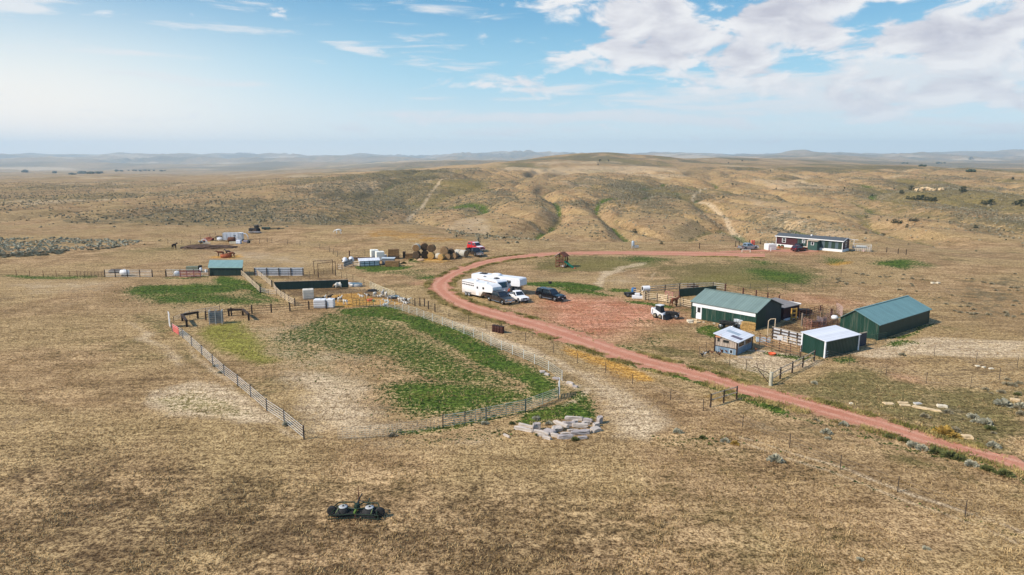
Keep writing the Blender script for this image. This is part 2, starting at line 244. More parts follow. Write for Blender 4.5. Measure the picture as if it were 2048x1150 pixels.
# channel: 0 lush green, 1 pale bare soil, 2 red gravel, 3 straw yellow, 4 dark brown, 5 grey sage, 6 yellow-green, 7 olive
PATCH = [
 # lush green
 (0, .95, 2.2, [(245,580),(300,571),(400,567),(470,566),(500,569),(480,580),(420,588),(330,592),(250,590)]),
 (0, .9, 1.6, [(425,552),(490,553),(525,583),(575,602),(560,607),(500,590),(450,575),(430,562)]),
 (0, .8, 3, [(240,590),(420,580),(520,590),(575,608),(420,612),(300,611)]),
 (0, .75, 1.5, [(0,551),(60,550),(210,552),(210,556),(60,560),(0,556)]),
 (0, .8, 1.2, [(330,552),(412,553),(412,557),(330,557)]),
 (0, 1.0, 1.6, [(668,618),(770,614),(835,630),(930,664),(1040,720),(1098,752),(1117,772),(1108,794),(1060,800),(1045,768),(950,728),(880,690),(800,645),(690,628)]),
 (0, .64, 2.6, [(640,624),(760,620),(850,660),(960,720),(1060,770),(1000,800),(900,760),(800,720),(700,720),(600,700),(520,690),(560,660)]),
 (0, .86, 2.6, [(745,770),(830,755),(930,762),(1050,780),(1085,795),(1040,812),(930,832),(830,838),(790,822)]),
 (0, .68, 2.4, [(700,670),(780,640),(860,680),(960,725),(1050,765),(960,780),(860,770),(790,740)]),
 (0, .52, 2.4, [(520,690),(610,665),(690,690),(640,720),(560,725)]),
 (0, .98, .9, [(1030,846),(1050,826),(1120,806),(1148,800),(1180,812),(1200,835),(1130,836),(1090,846),(1060,860)]),
 (0, .75, .7, [(1130,795),(1150,775),(1185,795),(1205,825),(1185,822)]),
 (0, .8, .8, [(770,862),(900,850),(1000,832),(1120,802),(1130,808),(1040,832),(920,862),(800,872)]),
 (0, .5, 1.2, [(800,880),(940,862),(1020,856),(1030,876),(940,882),(860,892)]),
 (0, .95, 1.0, [(1045,566),(1110,561),(1200,574),(1212,580),(1190,584),(1120,574),(1060,572)]),
 (0, .85, .9, [(1100,573),(1170,578),(1240,594),(1210,594),(1130,584)]),
 (0, .95, .8, [(1216,580),(1262,577),(1266,583),(1218,584)]),
 (0, .9, .8, [(1256,598),(1330,606),(1352,612),(1352,618),(1310,613),(1262,603)]),
 (0, .62, 1.0, [(1340,618),(1385,616),(1384,622),(1345,622)]),
 (0, 1.0, 6, [(1490,534),(1560,540),(1640,553),(1610,566),(1560,566),(1510,556)]),
 (0, .8, 4, [(1480,520),(1560,520),(1570,530),(1500,532)]),
 (0, .95, 4, [(1640,512),(1672,518),(1684,526),(1660,528),(1640,520)]),
 (0, 1.0, 4, [(1745,520),(1800,519),(1858,526),(1850,536),(1800,537),(1752,528)]),
 (0, .75, 4, [(1240,512),(1330,514),(1345,524),(1290,528),(1240,520)]),
 (0, .55, 2, [(1470,590),(1640,578),(1650,583),(1480,596)]),
 (0, .85, .9, [(700,533),(760,529),(824,531),(810,537),(770,541),(705,540)]),
 (0, .55, 1.5, [(700,541),(820,538),(900,552),(840,556),(760,548)]),
 (0, .75, 1.3, [(818,553),(900,546),(905,551),(860,561),(826,560)]),
 (0, .6, 1.2, [(805,508),(860,520),(850,527),(810,524)]),
 (0, .85, .7, [(1397,655),(1420,648),(1460,662),(1500,680),(1455,682),(1400,668)]),
 (0, .75, .8, [(1515,700),(1560,706),(1640,716),(1600,722),(1530,712)]),
 (0, .9, .7, [(1770,676),(1858,648),(1864,652),(1830,664),(1800,680)]),
 (0, .8, .7, [(1745,690),(1810,680),(1840,684),(1790,694)]),
 (0, .7, .6, [(1640,716),(1700,708),(1720,722),(1670,728)]),
 (0, .5, 1.2, [(1260,636),(1340,640),(1330,650),(1270,648)]),
 (0, .5, 1.0, [(1265,668),(1330,676),(1340,700),(1290,690)]),
 (0, .55, 2, [(1290,880),(1400,866),(1480,880),(1420,900),(1330,896)]),
 (0, .5, 3, [(1590,930),(1650,950),(1640,966),(1560,950)]),
 (0, .45, 1.5, [(1900,880),(1960,890),(1930,900)]),
 (0, .46, 5, [(640,630),(780,618),(900,660),(1090,765),(1030,815),(850,835),(760,800),(690,740),(600,700)]), (6, .52, 5, [(400,650),(560,640),(700,700),(740,790),(600,760),(470,730)]),
 # pale bare soil
 (1, .9, .8, [(1440,722),(1478,712),(1522,698),(1600,711),(1640,722),(1615,735),(1540,757),(1475,738)]),
 (1, 1.0, 1.5, [(1700,706),(1740,690),(1860,672),(2060,684),(2060,716),(1960,718),(1860,708),(1760,716)]),
 (1, 1.0, 1.5, [(1850,690),(1920,688),(1985,700),(1930,706),(1860,702)]),
 (1, .85, 2.5, [(560,740),(640,730),(740,770),(770,840),(860,850),(700,880),(620,870),(590,800)]),
 (1, .5, 3, [(430,650),(640,640),(760,680),(760,760),(600,790),(480,720)]),
 (1, .85, 1.0, [(275,785),(330,772),(390,757),(440,765),(500,790),(560,830),(600,870),(560,850),(520,852),(430,838),(330,836),(280,808)]),
 (1, .8, .7, [(350,668),(420,732),(520,812),(605,880),(590,882),(500,815),(400,730)]),
 (1, 1.0, 2.0, [(1140,735),(1180,770),(1215,830),(1230,870),(1300,880),(1340,850),(1290,800),(1200,750)]),
 (1, .95, .6, [(1035,836),(1080,826),(1150,795),(1170,770),(1185,775),(1160,800),(1085,835)]),
 (1, .9, .7, [(1120,755),(1165,770),(1150,780),(1125,768)]),
 (1, .9, 1.2, [(900,632),(1000,668),(1100,715),(1160,740),(1150,752),(1080,722),(960,672),(880,640)]),
 (1, .55, 3, [(700,880),(900,870),(1020,850),(1000,900),(850,910),(700,900)]),
 (1, .5, 2, [(1395,672),(1440,664),(1470,676),(1420,684)]),
 (1, .6, 8, [(400,500),(540,500),(690,520),(620,536),(500,530),(400,522)]),
 (1, .5, 4, [(0,560),(300,556),(240,575),(160,590),(0,600)]),
 (1, .8, .8, [(1190,545),(1235,533),(1290,522),(1300,525),(1240,540),(1215,556),(1205,580),(1190,580)]),
 (1, .5, 3, [(1180,560),(1280,540),(1320,560),(1260,576),(1220,578)]),
 (1, .85, 1.4, [(262,640),(330,690),(395,745),(385,752),(300,690),(250,645)]),
 (1, .4, 3, [(800,556),(905,560),(870,580),(820,575)]),
 (1, .45, 4, [(1040,545),(1190,552),(1200,566),(1060,560)]),
 # red gravel
 (2, 1.0, 3.0, [(1060,604),(1128,586),(1180,598),(1240,596),(1275,604),(1330,612),(1345,625),(1345,642),(1300,648),(1250,660),(1215,680),(1160,672),(1085,645),(1100,625)]),
 (2, .55, 1.2, [(1045,580),(1120,586),(1110,604),(1060,590)]),
 (2, .6, 1.0, [(1325,632),(1370,630),(1385,642),(1350,648),(1330,645)]),
 (2, .5, 1.0, [(1000,612),(1060,612),(1140,640),(1100,648),(1040,632)]),
 (2, .4, .9, [(820,566),(860,560),(858,572),(830,572)]),
 (2, .4, 2.2, [(1470,502),(1560,498),(1640,502),(1650,508),(1560,514),(1480,510)]),
 (2, .45, 2, [(1600,585),(1740,606),(1700,618),(1560,602)]),
 (2, .5, .8, [(1780,748),(1850,757),(1850,765),(1790,757)]),
 # straw / yellow
 (3, .9, .5, [(840,517),(872,515),(900,520),(893,525),(850,525)]),
 (3, .7, .6, [(876,504),(900,508),(890,514),(868,512)]),
 (3, .85, .8, [(650,596),(720,586),(780,598),(810,608),(742,612),(640,617)]),
 (3, 1.0, 1.4, [(1130,690),(1200,712),(1300,748),(1318,765),(1275,768),(1200,735),(1120,703)]),
 (3, 1.0, .5, [(1250,745),(1290,745),(1318,765),(1275,768)]),
 (3, .5, .8, [(1318,765),(1420,790),(1520,820),(1500,826),(1400,800)]),
 (3, .9, 2, [(1655,521),(1700,523),(1705,530),(1670,533),(1650,528)]),
 (3, .5, 2.2, [(1510,596),(1590,606),(1640,618),(1590,616),(1510,605)]),
 (3, .8, 1.6, [(415,513),(470,509),(495,513),(470,518),(425,518)]),
 (3, .5, 3, [(720,455),(820,462),(930,478),(960,490),(850,488),(720,476)]),
 (3, .35, 1, [(1700,806),(1760,812),(1840,850),(1900,880),(1860,878),(1780,846)]),
 (3, .35, 1, [(930,600),(1050,630),(1090,642),(1040,640),(950,616)]),
 (3, .35, .8, [(1700,868),(1820,905),(1900,930),(1880,932),(1760,892)]),
 # dark brown
 (4, .85, 1.6, [(362,491),(400,488),(450,491),(462,495),(420,500),(370,498)]),
 (4, .75, .8, [(550,576),(700,574),(760,586),(830,600),(800,610),(700,590),(600,600)]),
 (4, .55, 1.2, [(505,550),(640,549),(665,553),(680,562),(560,562)]),
 (4, .8, .6, [(1545,655),(1580,640),(1600,652),(1640,660),(1640,690),(1610,690),(1560,672)]),
 (4, .75, .9, [(1570,630),(1640,615),(1700,622),(1690,660),(1630,655),(1585,645)]),
 (4, .5, 1.0, [(1860,610),(1920,640),(1900,648),(1850,630)]),
 (4, .42, 1.5, [(1710,722),(1850,708),(2030,730),(2000,752),(1860,766),(1760,748)]),
 (4, .72, 9, [(-60,900),(300,900),(700,960),(1100,960),(1400,1060),(1500,1250),(-200,1250)]), (4, .5, 4, [(0,940),(250,930),(480,960),(600,1060),(400,1150),(0,1150)]),  # broad near-field darkening: longer dark grass, lens vignette also put into the colour
 (4, .45, 4, [(480,960),(600,920),(740,1000),(660,1100),(500,1100)]),
 (4, .35, 3, [(300,860),(460,850),(600,910),(480,930),(340,900)]),
 (4, .5, 2, [(530,705),(620,735),(640,760),(560,745)]),
 (4, .35, 3, [(1320,760),(1450,800),(1560,860),(1500,870),(1380,820)]),
 (4, .65, .5, [(620,976),(660,1028),(770,1034),(790,1050),(650,1046)]),
 # grey sage
 (5, .42, 5, [(-40,478),(120,476),(300,481),(250,492),(120,508),(-40,522)]),
 (5, .55, 9, [(90,440),(250,420),(400,404),(560,396),(700,392),(740,440),(620,452),(480,456),(300,450),(140,452)]),
 (5, .62, 14, [(560,384),(640,366),(760,352),(890,348),(905,352),(850,402),(800,440),(730,445),(640,398)]),
 (5, .6, 8, [(900,462),(1000,468),(1080,480),(1000,482),(900,470)]),
 (5, .45, 3, [(1870,560),(2060,545),(2060,640),(1940,640),(1880,610)]),
 (5, .3, 3, [(1820,800),(2060,740),(2060,900),(1980,890),(1880,850)]),
 # yellow-green
 (6, 1.0, 2.4, [(385,668),(430,648),(490,642),(520,660),(545,700),(560,722),(520,730),(470,716),(420,690)]),
 (6, .5, 2, [(300,590),(420,580),(560,600),(520,612),(300,610)]),
 (6, .5, 2, [(1050,580),(1110,612),(1160,628),(1130,622),(1060,604)]),
 (6, .55, 1.8, [(920,575),(960,600),(1010,618),(1100,640),(1010,625),(930,598)]),
 (6, .45, 1.3, [(430,520),(600,560),(520,560)]),
 # olive
 (7, 1.0, 4, [(1050,527),(1120,512),(1200,510),(1330,516),(1340,530),(1210,545),(1090,545)]),
 (7, .8, 2, [(1230,680),(1400,700),(1560,770),(1650,740),(1720,730),(1860,770),(2060,780),(2060,930),(1900,880),(1700,810),(1500,765),(1380,730)]),
 (7, 1.0, 8, [(1300,528),(1500,520),(1640,535),(1660,570),(1500,585),(1330,570)]),
 (7, .6, 1.6, [(255,628),(345,622),(360,670),(430,748),(400,752),(320,690)]),
 (7, .55, 5, [(160,500),(330,490),(430,488),(420,502),(240,512)]),
 (7, .6, 2, [(840,600),(930,625),(1060,668),(1200,715),(1340,760),(1480,800),(1640,850),(1860,915),(2060,980),(2060,1010),(1860,950),(1620,880),(1440,820),(1300,765),(1150,710),(1000,655),(880,618)]),
 (7, .5, 6, [(480,500),(560,490),(600,510),(540,515)]),
 (7, .45, 6, [(0,900),(700,900),(1300,960),(1700,1000),(2048,1150),(1600,1240),(400,1240),(-200,1100)]),  # near-field olive also carries the lens vignette's darkening in its colour
 (6, .5, 3, [(1380,690),(1500,725),(1640,745),(1560,790),(1440,750)]), (6, .5, 3, [(1250,655),(1400,660),(1420,690),(1300,690)]), (6, .45, 3, [(1050,530),(1300,512),(1340,530),(1150,548)]), (6, .5, 6, [(1300,560),(1480,530),(1640,545),(1600,575),(1400,575)]), (6, .55, 3, [(860,600),(960,625),(1060,655),(1000,652),(900,625)]), (6, .5, 2, [(300,585),(470,572),(560,600),(430,610),(320,606)]), (6,.5,1.2,[(280,800),(380,775),(480,800),(540,835),(420,836),(320,826)]),
 (7, .35, 5, [(0,620),(200,640),(260,700),(150,760),(0,740)]),
 (7, .4, 5, [(1200,900),(1500,900),(1700,980),(1700,1100),(1500,1150),(1200,1150),(1150,1000)]),
 (7, .55, 2.0, [(1290,880),(1400,860),(1560,910),(1480,940),(1350,905)]),
 (7, .6, 10, [(640,392),(760,360),(860,352),(800,420),(720,440)]),
]
ROAD_A = [(2110,968),(2048,946),(1900,905),(1750,862),(1600,820),(1500,795),(1400,762),(1300,740),(1200,710),(1120,681),(1050,660),(980,640),(920,621),(880,602),(857,580),(854,569),(870,556),(900,541),(950,523),(1000,513),(1080,505.5),(1150,503),(1250,502),(1350,502),(1450,505),(1530,507)]
ROAD_B = [(2110,940),(2048,918),(1900,880),(1750,833),(1600,792),(1500,768),(1400,738),(1300,712),(1230,690),(1180,671),(1100,645),(1030,627),(960,609),(922,593),(904,579),(902,568),(916,555),(942,541),(987,526),(1052,516),(1110,511.5),(1160,509.5),(1250,509.5),(1350,511),(1450,514),(1530,516)]
TRACKS = [(1, .75, 1.6, [(1600,500),(1470,470),(1440,425),(1385,400),(1395,385),(1412,372)]), (1, .7, 1.8, [(815,442),(850,405),(885,370),(905,352)]),
          (1, .6, .35, [(1310,545),(1303,560)]), (1, .5, .5, [(1160,560),(1240,545),(1300,530)]), (1, .7, .35, [(1480,872),(1600,912),(1750,962),(1900,1015),(2048,1070)]), (1, .6, .35, [(1480,884),(1600,926),(1750,978),(1900,1034),(2048,1092)]), (1,.5,.4,[(1000,598),(980,575),(1000,560)]),
          (0, .85, 1.0, [(905,600),(980,632),(1100,672),(1200,706),(1300,737),(1400,762),(1500,800),(1560,822)]), (0, .5, .8, [(940,600),(1060,634),(1180,668)]),
          (0, .55, .8, [(1240,690),(1330,718),(1420,745),(1520,775)]), (0, .5, .7, [(1560,830),(1640,842),(1700,860),(1800,895),(1900,920),(2048,960)]),
          (4, .5, .5, [(1640,846),(1800,900),(1900,926)]), (0, .5, .5, [(1480,800),(1560,825),(1640,850)]),
          (0, .4, .4, [(1600,925),(1700,960),(1800,1000),(1900,1030),(2048,1080)]), (4, .5, .25, [(1250,775),(1330,808),(1430,850)]), (0, .35, .3, [(1480,870),(1600,910),(1700,950)])]
STREAK = [(300,700,(660,880)), ]

def build_ground():
    ts = np.linspace(-1.25, 1.25, 800)
    ys = np.concatenate([np.geomspace(16, 38, 60)[:-1], np.geomspace(38, 640, 700)[:-1], np.geomspace(640, 3000, 260)[:-1], np.geomspace(3000, 16800, 170)])
    Y, T = np.meshgrid(ys, ts, indexing='ij'); X = T * Y
    x, y = X.ravel(), Y.ravel(); z = height(x, y)
    n, m = Y.shape
    me = bpy.data.meshes.new('ground')
    idx = np.arange(n * m).reshape(n, m)
    q = np.stack([idx[:-1, :-1], idx[:-1, 1:], idx[1:, 1:], idx[1:, :-1]], -1).reshape(-1, 4)
    me.vertices.add(n * m); me.vertices.foreach_set('co', np.stack([x, y, z], 1).ravel())
    me.loops.add(q.size); me.loops.foreach_set('vertex_index', q.ravel())
    me.polygons.add(len(q)); me.polygons.foreach_set('loop_start', np.arange(0, q.size, 4)); me.polygons.foreach_set('use_smooth', np.ones(len(q), bool))
    me.update(calc_edges=True)
    masks = np.zeros((12, n * m))
    near = np.nonzero(y < 900)[0]; nx, ny = x[near], y[near]
    wob = (fbm(nx / 9, ny / 9, 71, 3), fbm(nx / 9, ny / 9, 75, 3)); kk = np.clip((ny - 40) / 80, .35, 2.2)
    px, py = nx + wob[0] * 1.3 * kk, ny + wob[1] * 1.9 * kk
    for ch, amt, soft, pts in PATCH:
        v = poly_mask(px, py, W(pts), soft * 1.7) * amt
        masks[ch, near] = np.maximum(masks[ch, near], v)
    for ch, amt, w, pts in TRACKS:
        v = line_mask(nx + wob[0] * .3, ny + wob[1] * .5, W(pts), w, w * .8) * amt
        masks[ch, near] = np.maximum(masks[ch, near], v)
    # hills: sage belts, green gully floors, tan tops
    t = x / y; hill = sm(240, 300, y); far = sm(420, 700, y)
    rt = sm(-.4, -.05, t)
    wx = x - .20 * y + 30 * gnoise(x / 140, y / 140, 31); rg = np.abs(gnoise(wx / 62, y / 190, 33)); rg2 = np.abs(gnoise((wx + .45 * y) / 34, y / 95, 35))
    nz = fbm(x / 45, y / 110, 91, 4); nz2 = fbm(x / 160, y / 420, 95, 4); nz3 = fbm(x / 900, y / 2600, 97, 3)
    sage = (.22 + .78 * sm(-.25, .55, nz * .8 + nz2 * .7 + .05)) * hill * (1 - sm(2400, 4200, y)) * (.36 + .30 * rt)
    masks[5] = np.maximum(masks[5], sage)
    gul = (1 - sm(.0, .13, rg)) * sm(240, 290, y) * (1 - sm(600, 900, y)) * rt
    masks[0] = np.maximum(masks[0], gul * sm(-.25, .4, nz + .15) * .8); masks[7] = np.maximum(masks[7], np.maximum(gul * .7, (1 - sm(.0, .12, rg2)) * hill * .5 * rt * (1 - sm(600, 900, y))))
    masks[7] = np.maximum(masks[7], hill * sm(-.35, .5, nz2 - nz * .3) * (.52 + .30 * rt))
    masks[1] = np.maximum(masks[1], hill * sm(.25, .75, fbm(x / 70, y / 200, 99, 4) + .12) * .55)
    band = sm(1080, 1300, y) * (1 - sm(1900, 2300, y)) * (1 - sm(-.03, .02, t)) * sm(-.36, -.22, t)
    masks[3] = np.maximum(masks[3], band * .45); masks[1] = np.maximum(masks[1], band * .5); masks[5] *= 1 - band * .9
    band2 = sm(820, 900, y) * (1 - sm(1150, 1300, y)) * sm(-.05, .0, t) * (1 - sm(.22, .30, t))
    masks[3] = np.maximum(masks[3], band2 * .3); masks[1] = np.maximum(masks[1], band2 * .6); masks[5] *= 1 - band2 * .8
    masks[5] = np.maximum(masks[5], sm(2500, 4000, y) * sm(-.1, .5, nz3 + .1) * .75)
    masks[1] = np.maximum(masks[1], sm(3000, 5000, y) * sm(.2, .6, fbm(x / 1500, y / 900, 103, 3)) * .8)
    masks[7] = np.maximum(masks[7], (1 - sm(250, 380, y)) * sm(.1, .7, fbm(x / 14, y / 14, 111, 4)) * .42)
    masks[4] = np.maximum(masks[4], (1 - sm(150, 260, y)) * sm(.15, .8, fbm(x / 10, y / 12, 115, 4)) * .38)
    masks[1] = np.maximum(masks[1], (1 - sm(150, 260, y)) * sm(.15, .8, fbm(x / 12, y / 16, 119, 4)) * .34)
    # tyre wear running with the track from the arena corner
    for k in range(3):
        a = np.ones((n * m, 4), np.float32); a[:, :3] = masks[k * 3:k * 3 + 3].T
        if k == 2: a[:, 2] = fbm(x / 23, y / 23, 121, 3) * .5 + .5
        at_ = me.attributes.new('cover%d' % k, 'FLOAT_COLOR', 'POINT'); at_.data.foreach_set('color', a.ravel())
    o = bpy.data.objects.new('ground', me); C.objects.link(o); o['kind'] = 'structure'
    me.materials.append(ground_material()); return o, masks, x, y

def soil_nodes(k, pos, g):
    """grain, clump and drift noises shared by the ground and the road"""
    return k.noise(pos, 5.5, 3, .7), k.noise(pos, 1.3, 5, .62), k.noise(pos, .16, 4, .6)
def ground_material():
    m = bpy.data.materials.new('prairie_ground'); m.use_nodes = True; k = NT(m.node_tree); b = k.n['Principled BSDF']
    pos = k.new('ShaderNodeNewGeometry').outputs['Position']
    at0, at1, at2 = [k.new('ShaderNodeAttribute', attribute_name='cover%d' % i) for i in range(3)]
    ch = []
    for a in (at0, at1, at2):
        s = k.new('ShaderNodeSeparateColor'); k.l.new(a.outputs['Color'], s.inputs[0]); ch += list(s.outputs[:3])
    green, bare, red, straw, dark, sage, lime, olive, drift = ch
    fine = k.noise(pos, 5.6, 3, .70); clump = k.noise(pos, 1.9, 5, .68); patch = k.noise(pos, .22, 5, .62); big = k.noise(pos, .045, 4, .6)
    c = k.mix(k.sstep(patch, .34, .66), (.285, .190, .098, 1), (.475, .340, .192, 1))
    c = k.mix(k.math('MULTIPLY', k.sstep(big, .42, .66), .55), c, (.265, .190, .095, 1))
    c = k.mix(k.math('MULTIPLY', k.sstep(drift, .35, .65), .5), c, (.40, .305, .155, 1))
    def fac(mask, noise, width=.34, gain=1.0):
        # cover shows where the mask beats the noise, so its edge breaks into clumps
        n = k.sstep(noise, .30, .70)
        return k.sstep(k.math('SUBTRACT', k.math('MULTIPLY', mask, 1.0 + width * .8), n), 0.0, width)
    mixn = k.math('ADD', k.math('MULTIPLY', clump, .6), k.math('MULTIPLY', fine, .4))
    mixp = k.math('ADD', k.math('MULTIPLY', clump, .5), k.math('MULTIPLY', patch, .5))
    c = k.mix(k.math('MULTIPLY', fac(olive, mixp, .8), .85), c, k.mix(clump, (.105, .102, .034, 1), (.235, .200, .085, 1)))
    c = k.mix(k.math('MULTIPLY', fac(dark, mixp, .8), .8), c, (.135, .088, .050, 1))
    c = k.mix(k.math('MULTIPLY', fac(bare, mixp, .9), .9), c, k.mix(clump, (.47, .365, .23, 1), (.68, .57, .42, 1)))
    c = k.mix(k.math('MULTIPLY', fac(straw, mixp, .9), .85), c, k.mix(clump, (.46, .235, .040, 1), (.62, .37, .09, 1)))
    c = k.mix(k.math('MULTIPLY', k.math('MULTIPLY', red, k.math('MULTIPLY_ADD', k.sstep(mixp, .3, .7), .32, .74)), .95, None, True), c, k.mix(k.sstep(patch, .35, .65), (.48, .195, .118, 1), (.60, .32, .22, 1)))
    c = k.mix(k.math('MULTIPLY', fac(sage, k.math('ADD', k.math('MULTIPLY', k.noise(pos, .42, 4, .65), .5), k.math('MULTIPLY', k.noise(pos, .10, 4, .6), .5)), .34), .74), c, k.mix(k.sstep(k.noise(pos, .7, 3, .65), .3, .7), (.080, .070, .038, 1), (.215, .188, .118, 1)))
    c = k.mix(k.math('MULTIPLY', fac(lime, mixn, .7), .9), c, k.mix(clump, (.15, .165, .022, 1), (.33, .32, .07, 1)))
    gc = k.mix(k.sstep(clump, .3, .7), (.026, .066, .009, 1), (.105, .165, .024, 1))
    gc = k.mix(k.math('MULTIPLY', k.sstep(patch, .45, .7), .6), gc, (.150, .180, .035, 1))
    c = k.mix(fac(green, mixn, .24), c, gc)
    # lines left by mowing, grazing and wind
    rot = k.new('ShaderNodeMapping'); k.l.new(pos, rot.inputs[0]); rot.inputs['Rotation'].default_value = (0, 0, R(-32)); rot.inputs['Scale'].default_value = (.16, 1.1, .5)
    lines = k.noise(rot.outputs[0], 1.0, 5, .66, .6)
    c = k.mix(1.0, c, k.mix(k.sstep(lines, .36, .64), (.80, .77, .74, 1), (1.16, 1.15, 1.12, 1)), 'MULTIPLY')
    # dry-grass grain: dark gaps between pale stems, strongest where nothing else covers
    grain = k.sstep(k.math('ADD', k.math('MULTIPLY', fine, .6), k.math('MULTIPLY', clump, .4)), .40, .60)
    c = k.mix(1.0, c, k.mix(grain, (.30, .245, .19, 1), (1.34, 1.30, 1.22, 1)), 'MULTIPLY')
    k.l.new(c, b.inputs['Base Color']); b.inputs['Roughness'].default_value = .95
    b.inputs['Specular IOR Level'].default_value = .1
    bp = k.new('ShaderNodeBump'); bp.inputs['Strength'].default_value = .55; bp.inputs['Distance'].default_value = .16
    k.l.new(k.math('ADD', fine, k.math('MULTIPLY', clump, 1.5)), bp.inputs['Height']); k.l.new(bp.outputs[0], b.inputs['Normal'])
    return m

def road_material():
    m = bpy.data.materials.new('red_scoria_gravel'); m.use_nodes = True; k = NT(m.node_tree); b = k.n['Principled BSDF']
    pos = k.new('ShaderNodeNewGeometry').outputs['Position']
    uvn = k.new('ShaderNodeAttribute', attribute_name='across'); u = uvn.outputs['Fac']
    f = k.noise(pos, 7, 4, .75); c1 = k.noise(pos, .9, 5, .65); c2 = k.noise(pos, .13, 4, .6)
    c = k.mix(c2, (.38, .145, .088, 1), (.52, .255, .165, 1))
    # two wheel tracks packed paler, a looser darker crown between them
    tr = k.math('ABSOLUTE', k.math('SUBTRACT', k.math('ABSOLUTE', k.math('SUBTRACT', u, .5)), .21))
    wear = k.math('MULTIPLY', k.math('SUBTRACT', 1.0, k.sstep(tr, .03, .13)), k.sstep(c1, .3, .6))
    c = k.mix(k.math('MULTIPLY', wear, .7), c, (.56, .32, .22, 1))
    mid = k.math('MULTIPLY', k.math('SUBTRACT', 1.0, k.sstep(k.math('ABSOLUTE', k.math('SUBTRACT', u, .5)), .0, .07)), k.sstep(k.math('ADD', k.math('MULTIPLY', c1, .7), k.math('MULTIPLY', c2, .3)), .55, .66))
    c = k.mix(k.math('MULTIPLY', mid, .75), c, (.10, .065, .035, 1))
    edge = k.sstep(k.math('ABSOLUTE', k.math('SUBTRACT', u, .5)), .31, .5)
    c = k.mix(k.math('MULTIPLY', edge, k.sstep(c1, .38, .6)), c, (.33, .225, .12, 1))
    c = k.mix(1.0, c, k.mix(k.sstep(f, .3, .7), (.72, .68, .66, 1), (1.15, 1.15, 1.15, 1)), 'MULTIPLY')
    k.l.new(c, b.inputs['Base Color']); b.inputs['Roughness'].default_value = .95; b.inputs['Specular IOR Level'].default_value = .1
    bp = k.new('ShaderNodeBump'); bp.inputs['Strength'].default_value = .4; bp.inputs['Distance'].default_value = .06
    k.l.new(f, bp.inputs['Height']); k.l.new(bp.outputs[0], b.inputs['Normal']); return m
def resample(P, n):
    P = np.array(P, float); d = np.concatenate([[0], np.cumsum(np.linalg.norm(np.diff(P, axis=0), axis=1))]); s = np.linspace(0, d[-1], n)
    return np.stack([np.interp(s, d, P[:, k]) for k in range(2)], 1)
def smooth(P, it=3):
    P = np.array(P, float)
    for _ in range(it):   # Chaikin
        Q = np.empty((2 * len(P), 2)); Q[0::2][:len(P)] = P; 
        a = P[:-1] * .75 + P[1:] * .25; b = P[:-1] * .25 + P[1:] * .75
        P = np.concatenate([P[:1], np.stack([a, b], 1).reshape(-1, 2), P[-1:]])
    return P
def strip(name, EA, EB, n, rag, lift):
    A = smooth(EA); B = smooth(EB)
    # pair the two edges by their own parameter
    ta = np.linspace(0, 1, n)
    def par(E, S):  # same control index drives both edges
        i = np.linspace(0, len(S) - 1, n); k = np.floor(i).astype(int); k = np.minimum(k, len(S) - 2); f = (i - k)[:, None]; return S[k] * (1 - f) + S[k + 1] * f
    A, B = par(EA, A), par(EB, B); m = 9
    s = np.linspace(0, 1, m)
    P = A[:, None] * (1 - s)[None, :, None] + B[:, None] * s[None, :, None]
    wd = np.linalg.norm(B - A, axis=1); dr = (B - A) / wd[:, None]
    for e, sg in ((0, -1), (m - 1, 1)):
        j = fbm(P[:, e, 0] / 1.7, P[:, e, 1] / 1.7, 131, 4) * rag
        P[:, e] += dr * (j * sg)[:, None]
    x, y = P[..., 0].ravel(), P[..., 1].ravel(); z = height(x, y) + lift
    idx = np.arange(n * m).reshape(n, m); q = np.stack([idx[:-1, :-1], idx[1:, :-1], idx[1:, 1:], idx[:-1, 1:]], -1).reshape(-1, 4)
    me = bpy.data.meshes.new(name); me.from_pydata(np.stack([x, y, z], 1).tolist(), [], q.tolist())
    a = me.attributes.new('across', 'FLOAT', 'POINT'); a.data.foreach_set('value', np.tile(s, n).astype(np.float32))
    if me.polygons[0].normal.z < 0: me.flip_normals()
    me.polygons.foreach_set('use_smooth', [True] * len(me.polygons))
    o = bpy.data.objects.new(name, me); C.objects.link(o); o['kind'] = 'structure'; return o

GROUND, MASKS, GX, GY = build_ground()
ROADM = road_material()
rd = strip('gravel_road', W(ROAD_A), W(ROAD_B), 1500, .75, .035); rd.data.materials.append(ROADM)
dv = strip('gravel_driveway', W([(1440,503),(1500,500.5),(1550,499),(1600,498),(1625,497)]), W([(1440,505),(1500,503.5),(1545,503),(1600,506),(1640,503.5)]), 200, .3, .055); dv.data.materials.append(ROADM)

def build_haze():
    me = bpy.data.meshes.new('haze'); lo, hi = -260.0, 420.0
    v = [(x, y, z) for x in (-23000, 23000) for y in (-3000, 17600) for z in (lo, hi)]
    me.from_pydata(v, [], [(0, 1, 3, 2), (4, 6, 7, 5), (0, 4, 5, 1), (2, 3, 7, 6), (0, 2, 6, 4), (1, 5, 7, 3)])
    m = bpy.data.materials.new('hazy_air'); m.use_nodes = True; k = NT(m.node_tree); k.n.remove(k.n['Principled BSDF'])
    pv = k.new('ShaderNodeVolumePrincipled'); pv.inputs['Color'].default_value = (.58, .77, .93, 1); pv.inputs['Density'].default_value = 8.8e-5; pv.inputs['Anisotropy'].default_value = .1
    k.l.new(pv.outputs[0], k.n['Material Output'].inputs['Volume']); me.materials.append(m)
    o = bpy.data.objects.new('haze', me); C.objects.link(o); o['kind'] = 'stuff'; o['label'] = 'pale blue haze hanging over the far hills'
build_haze()
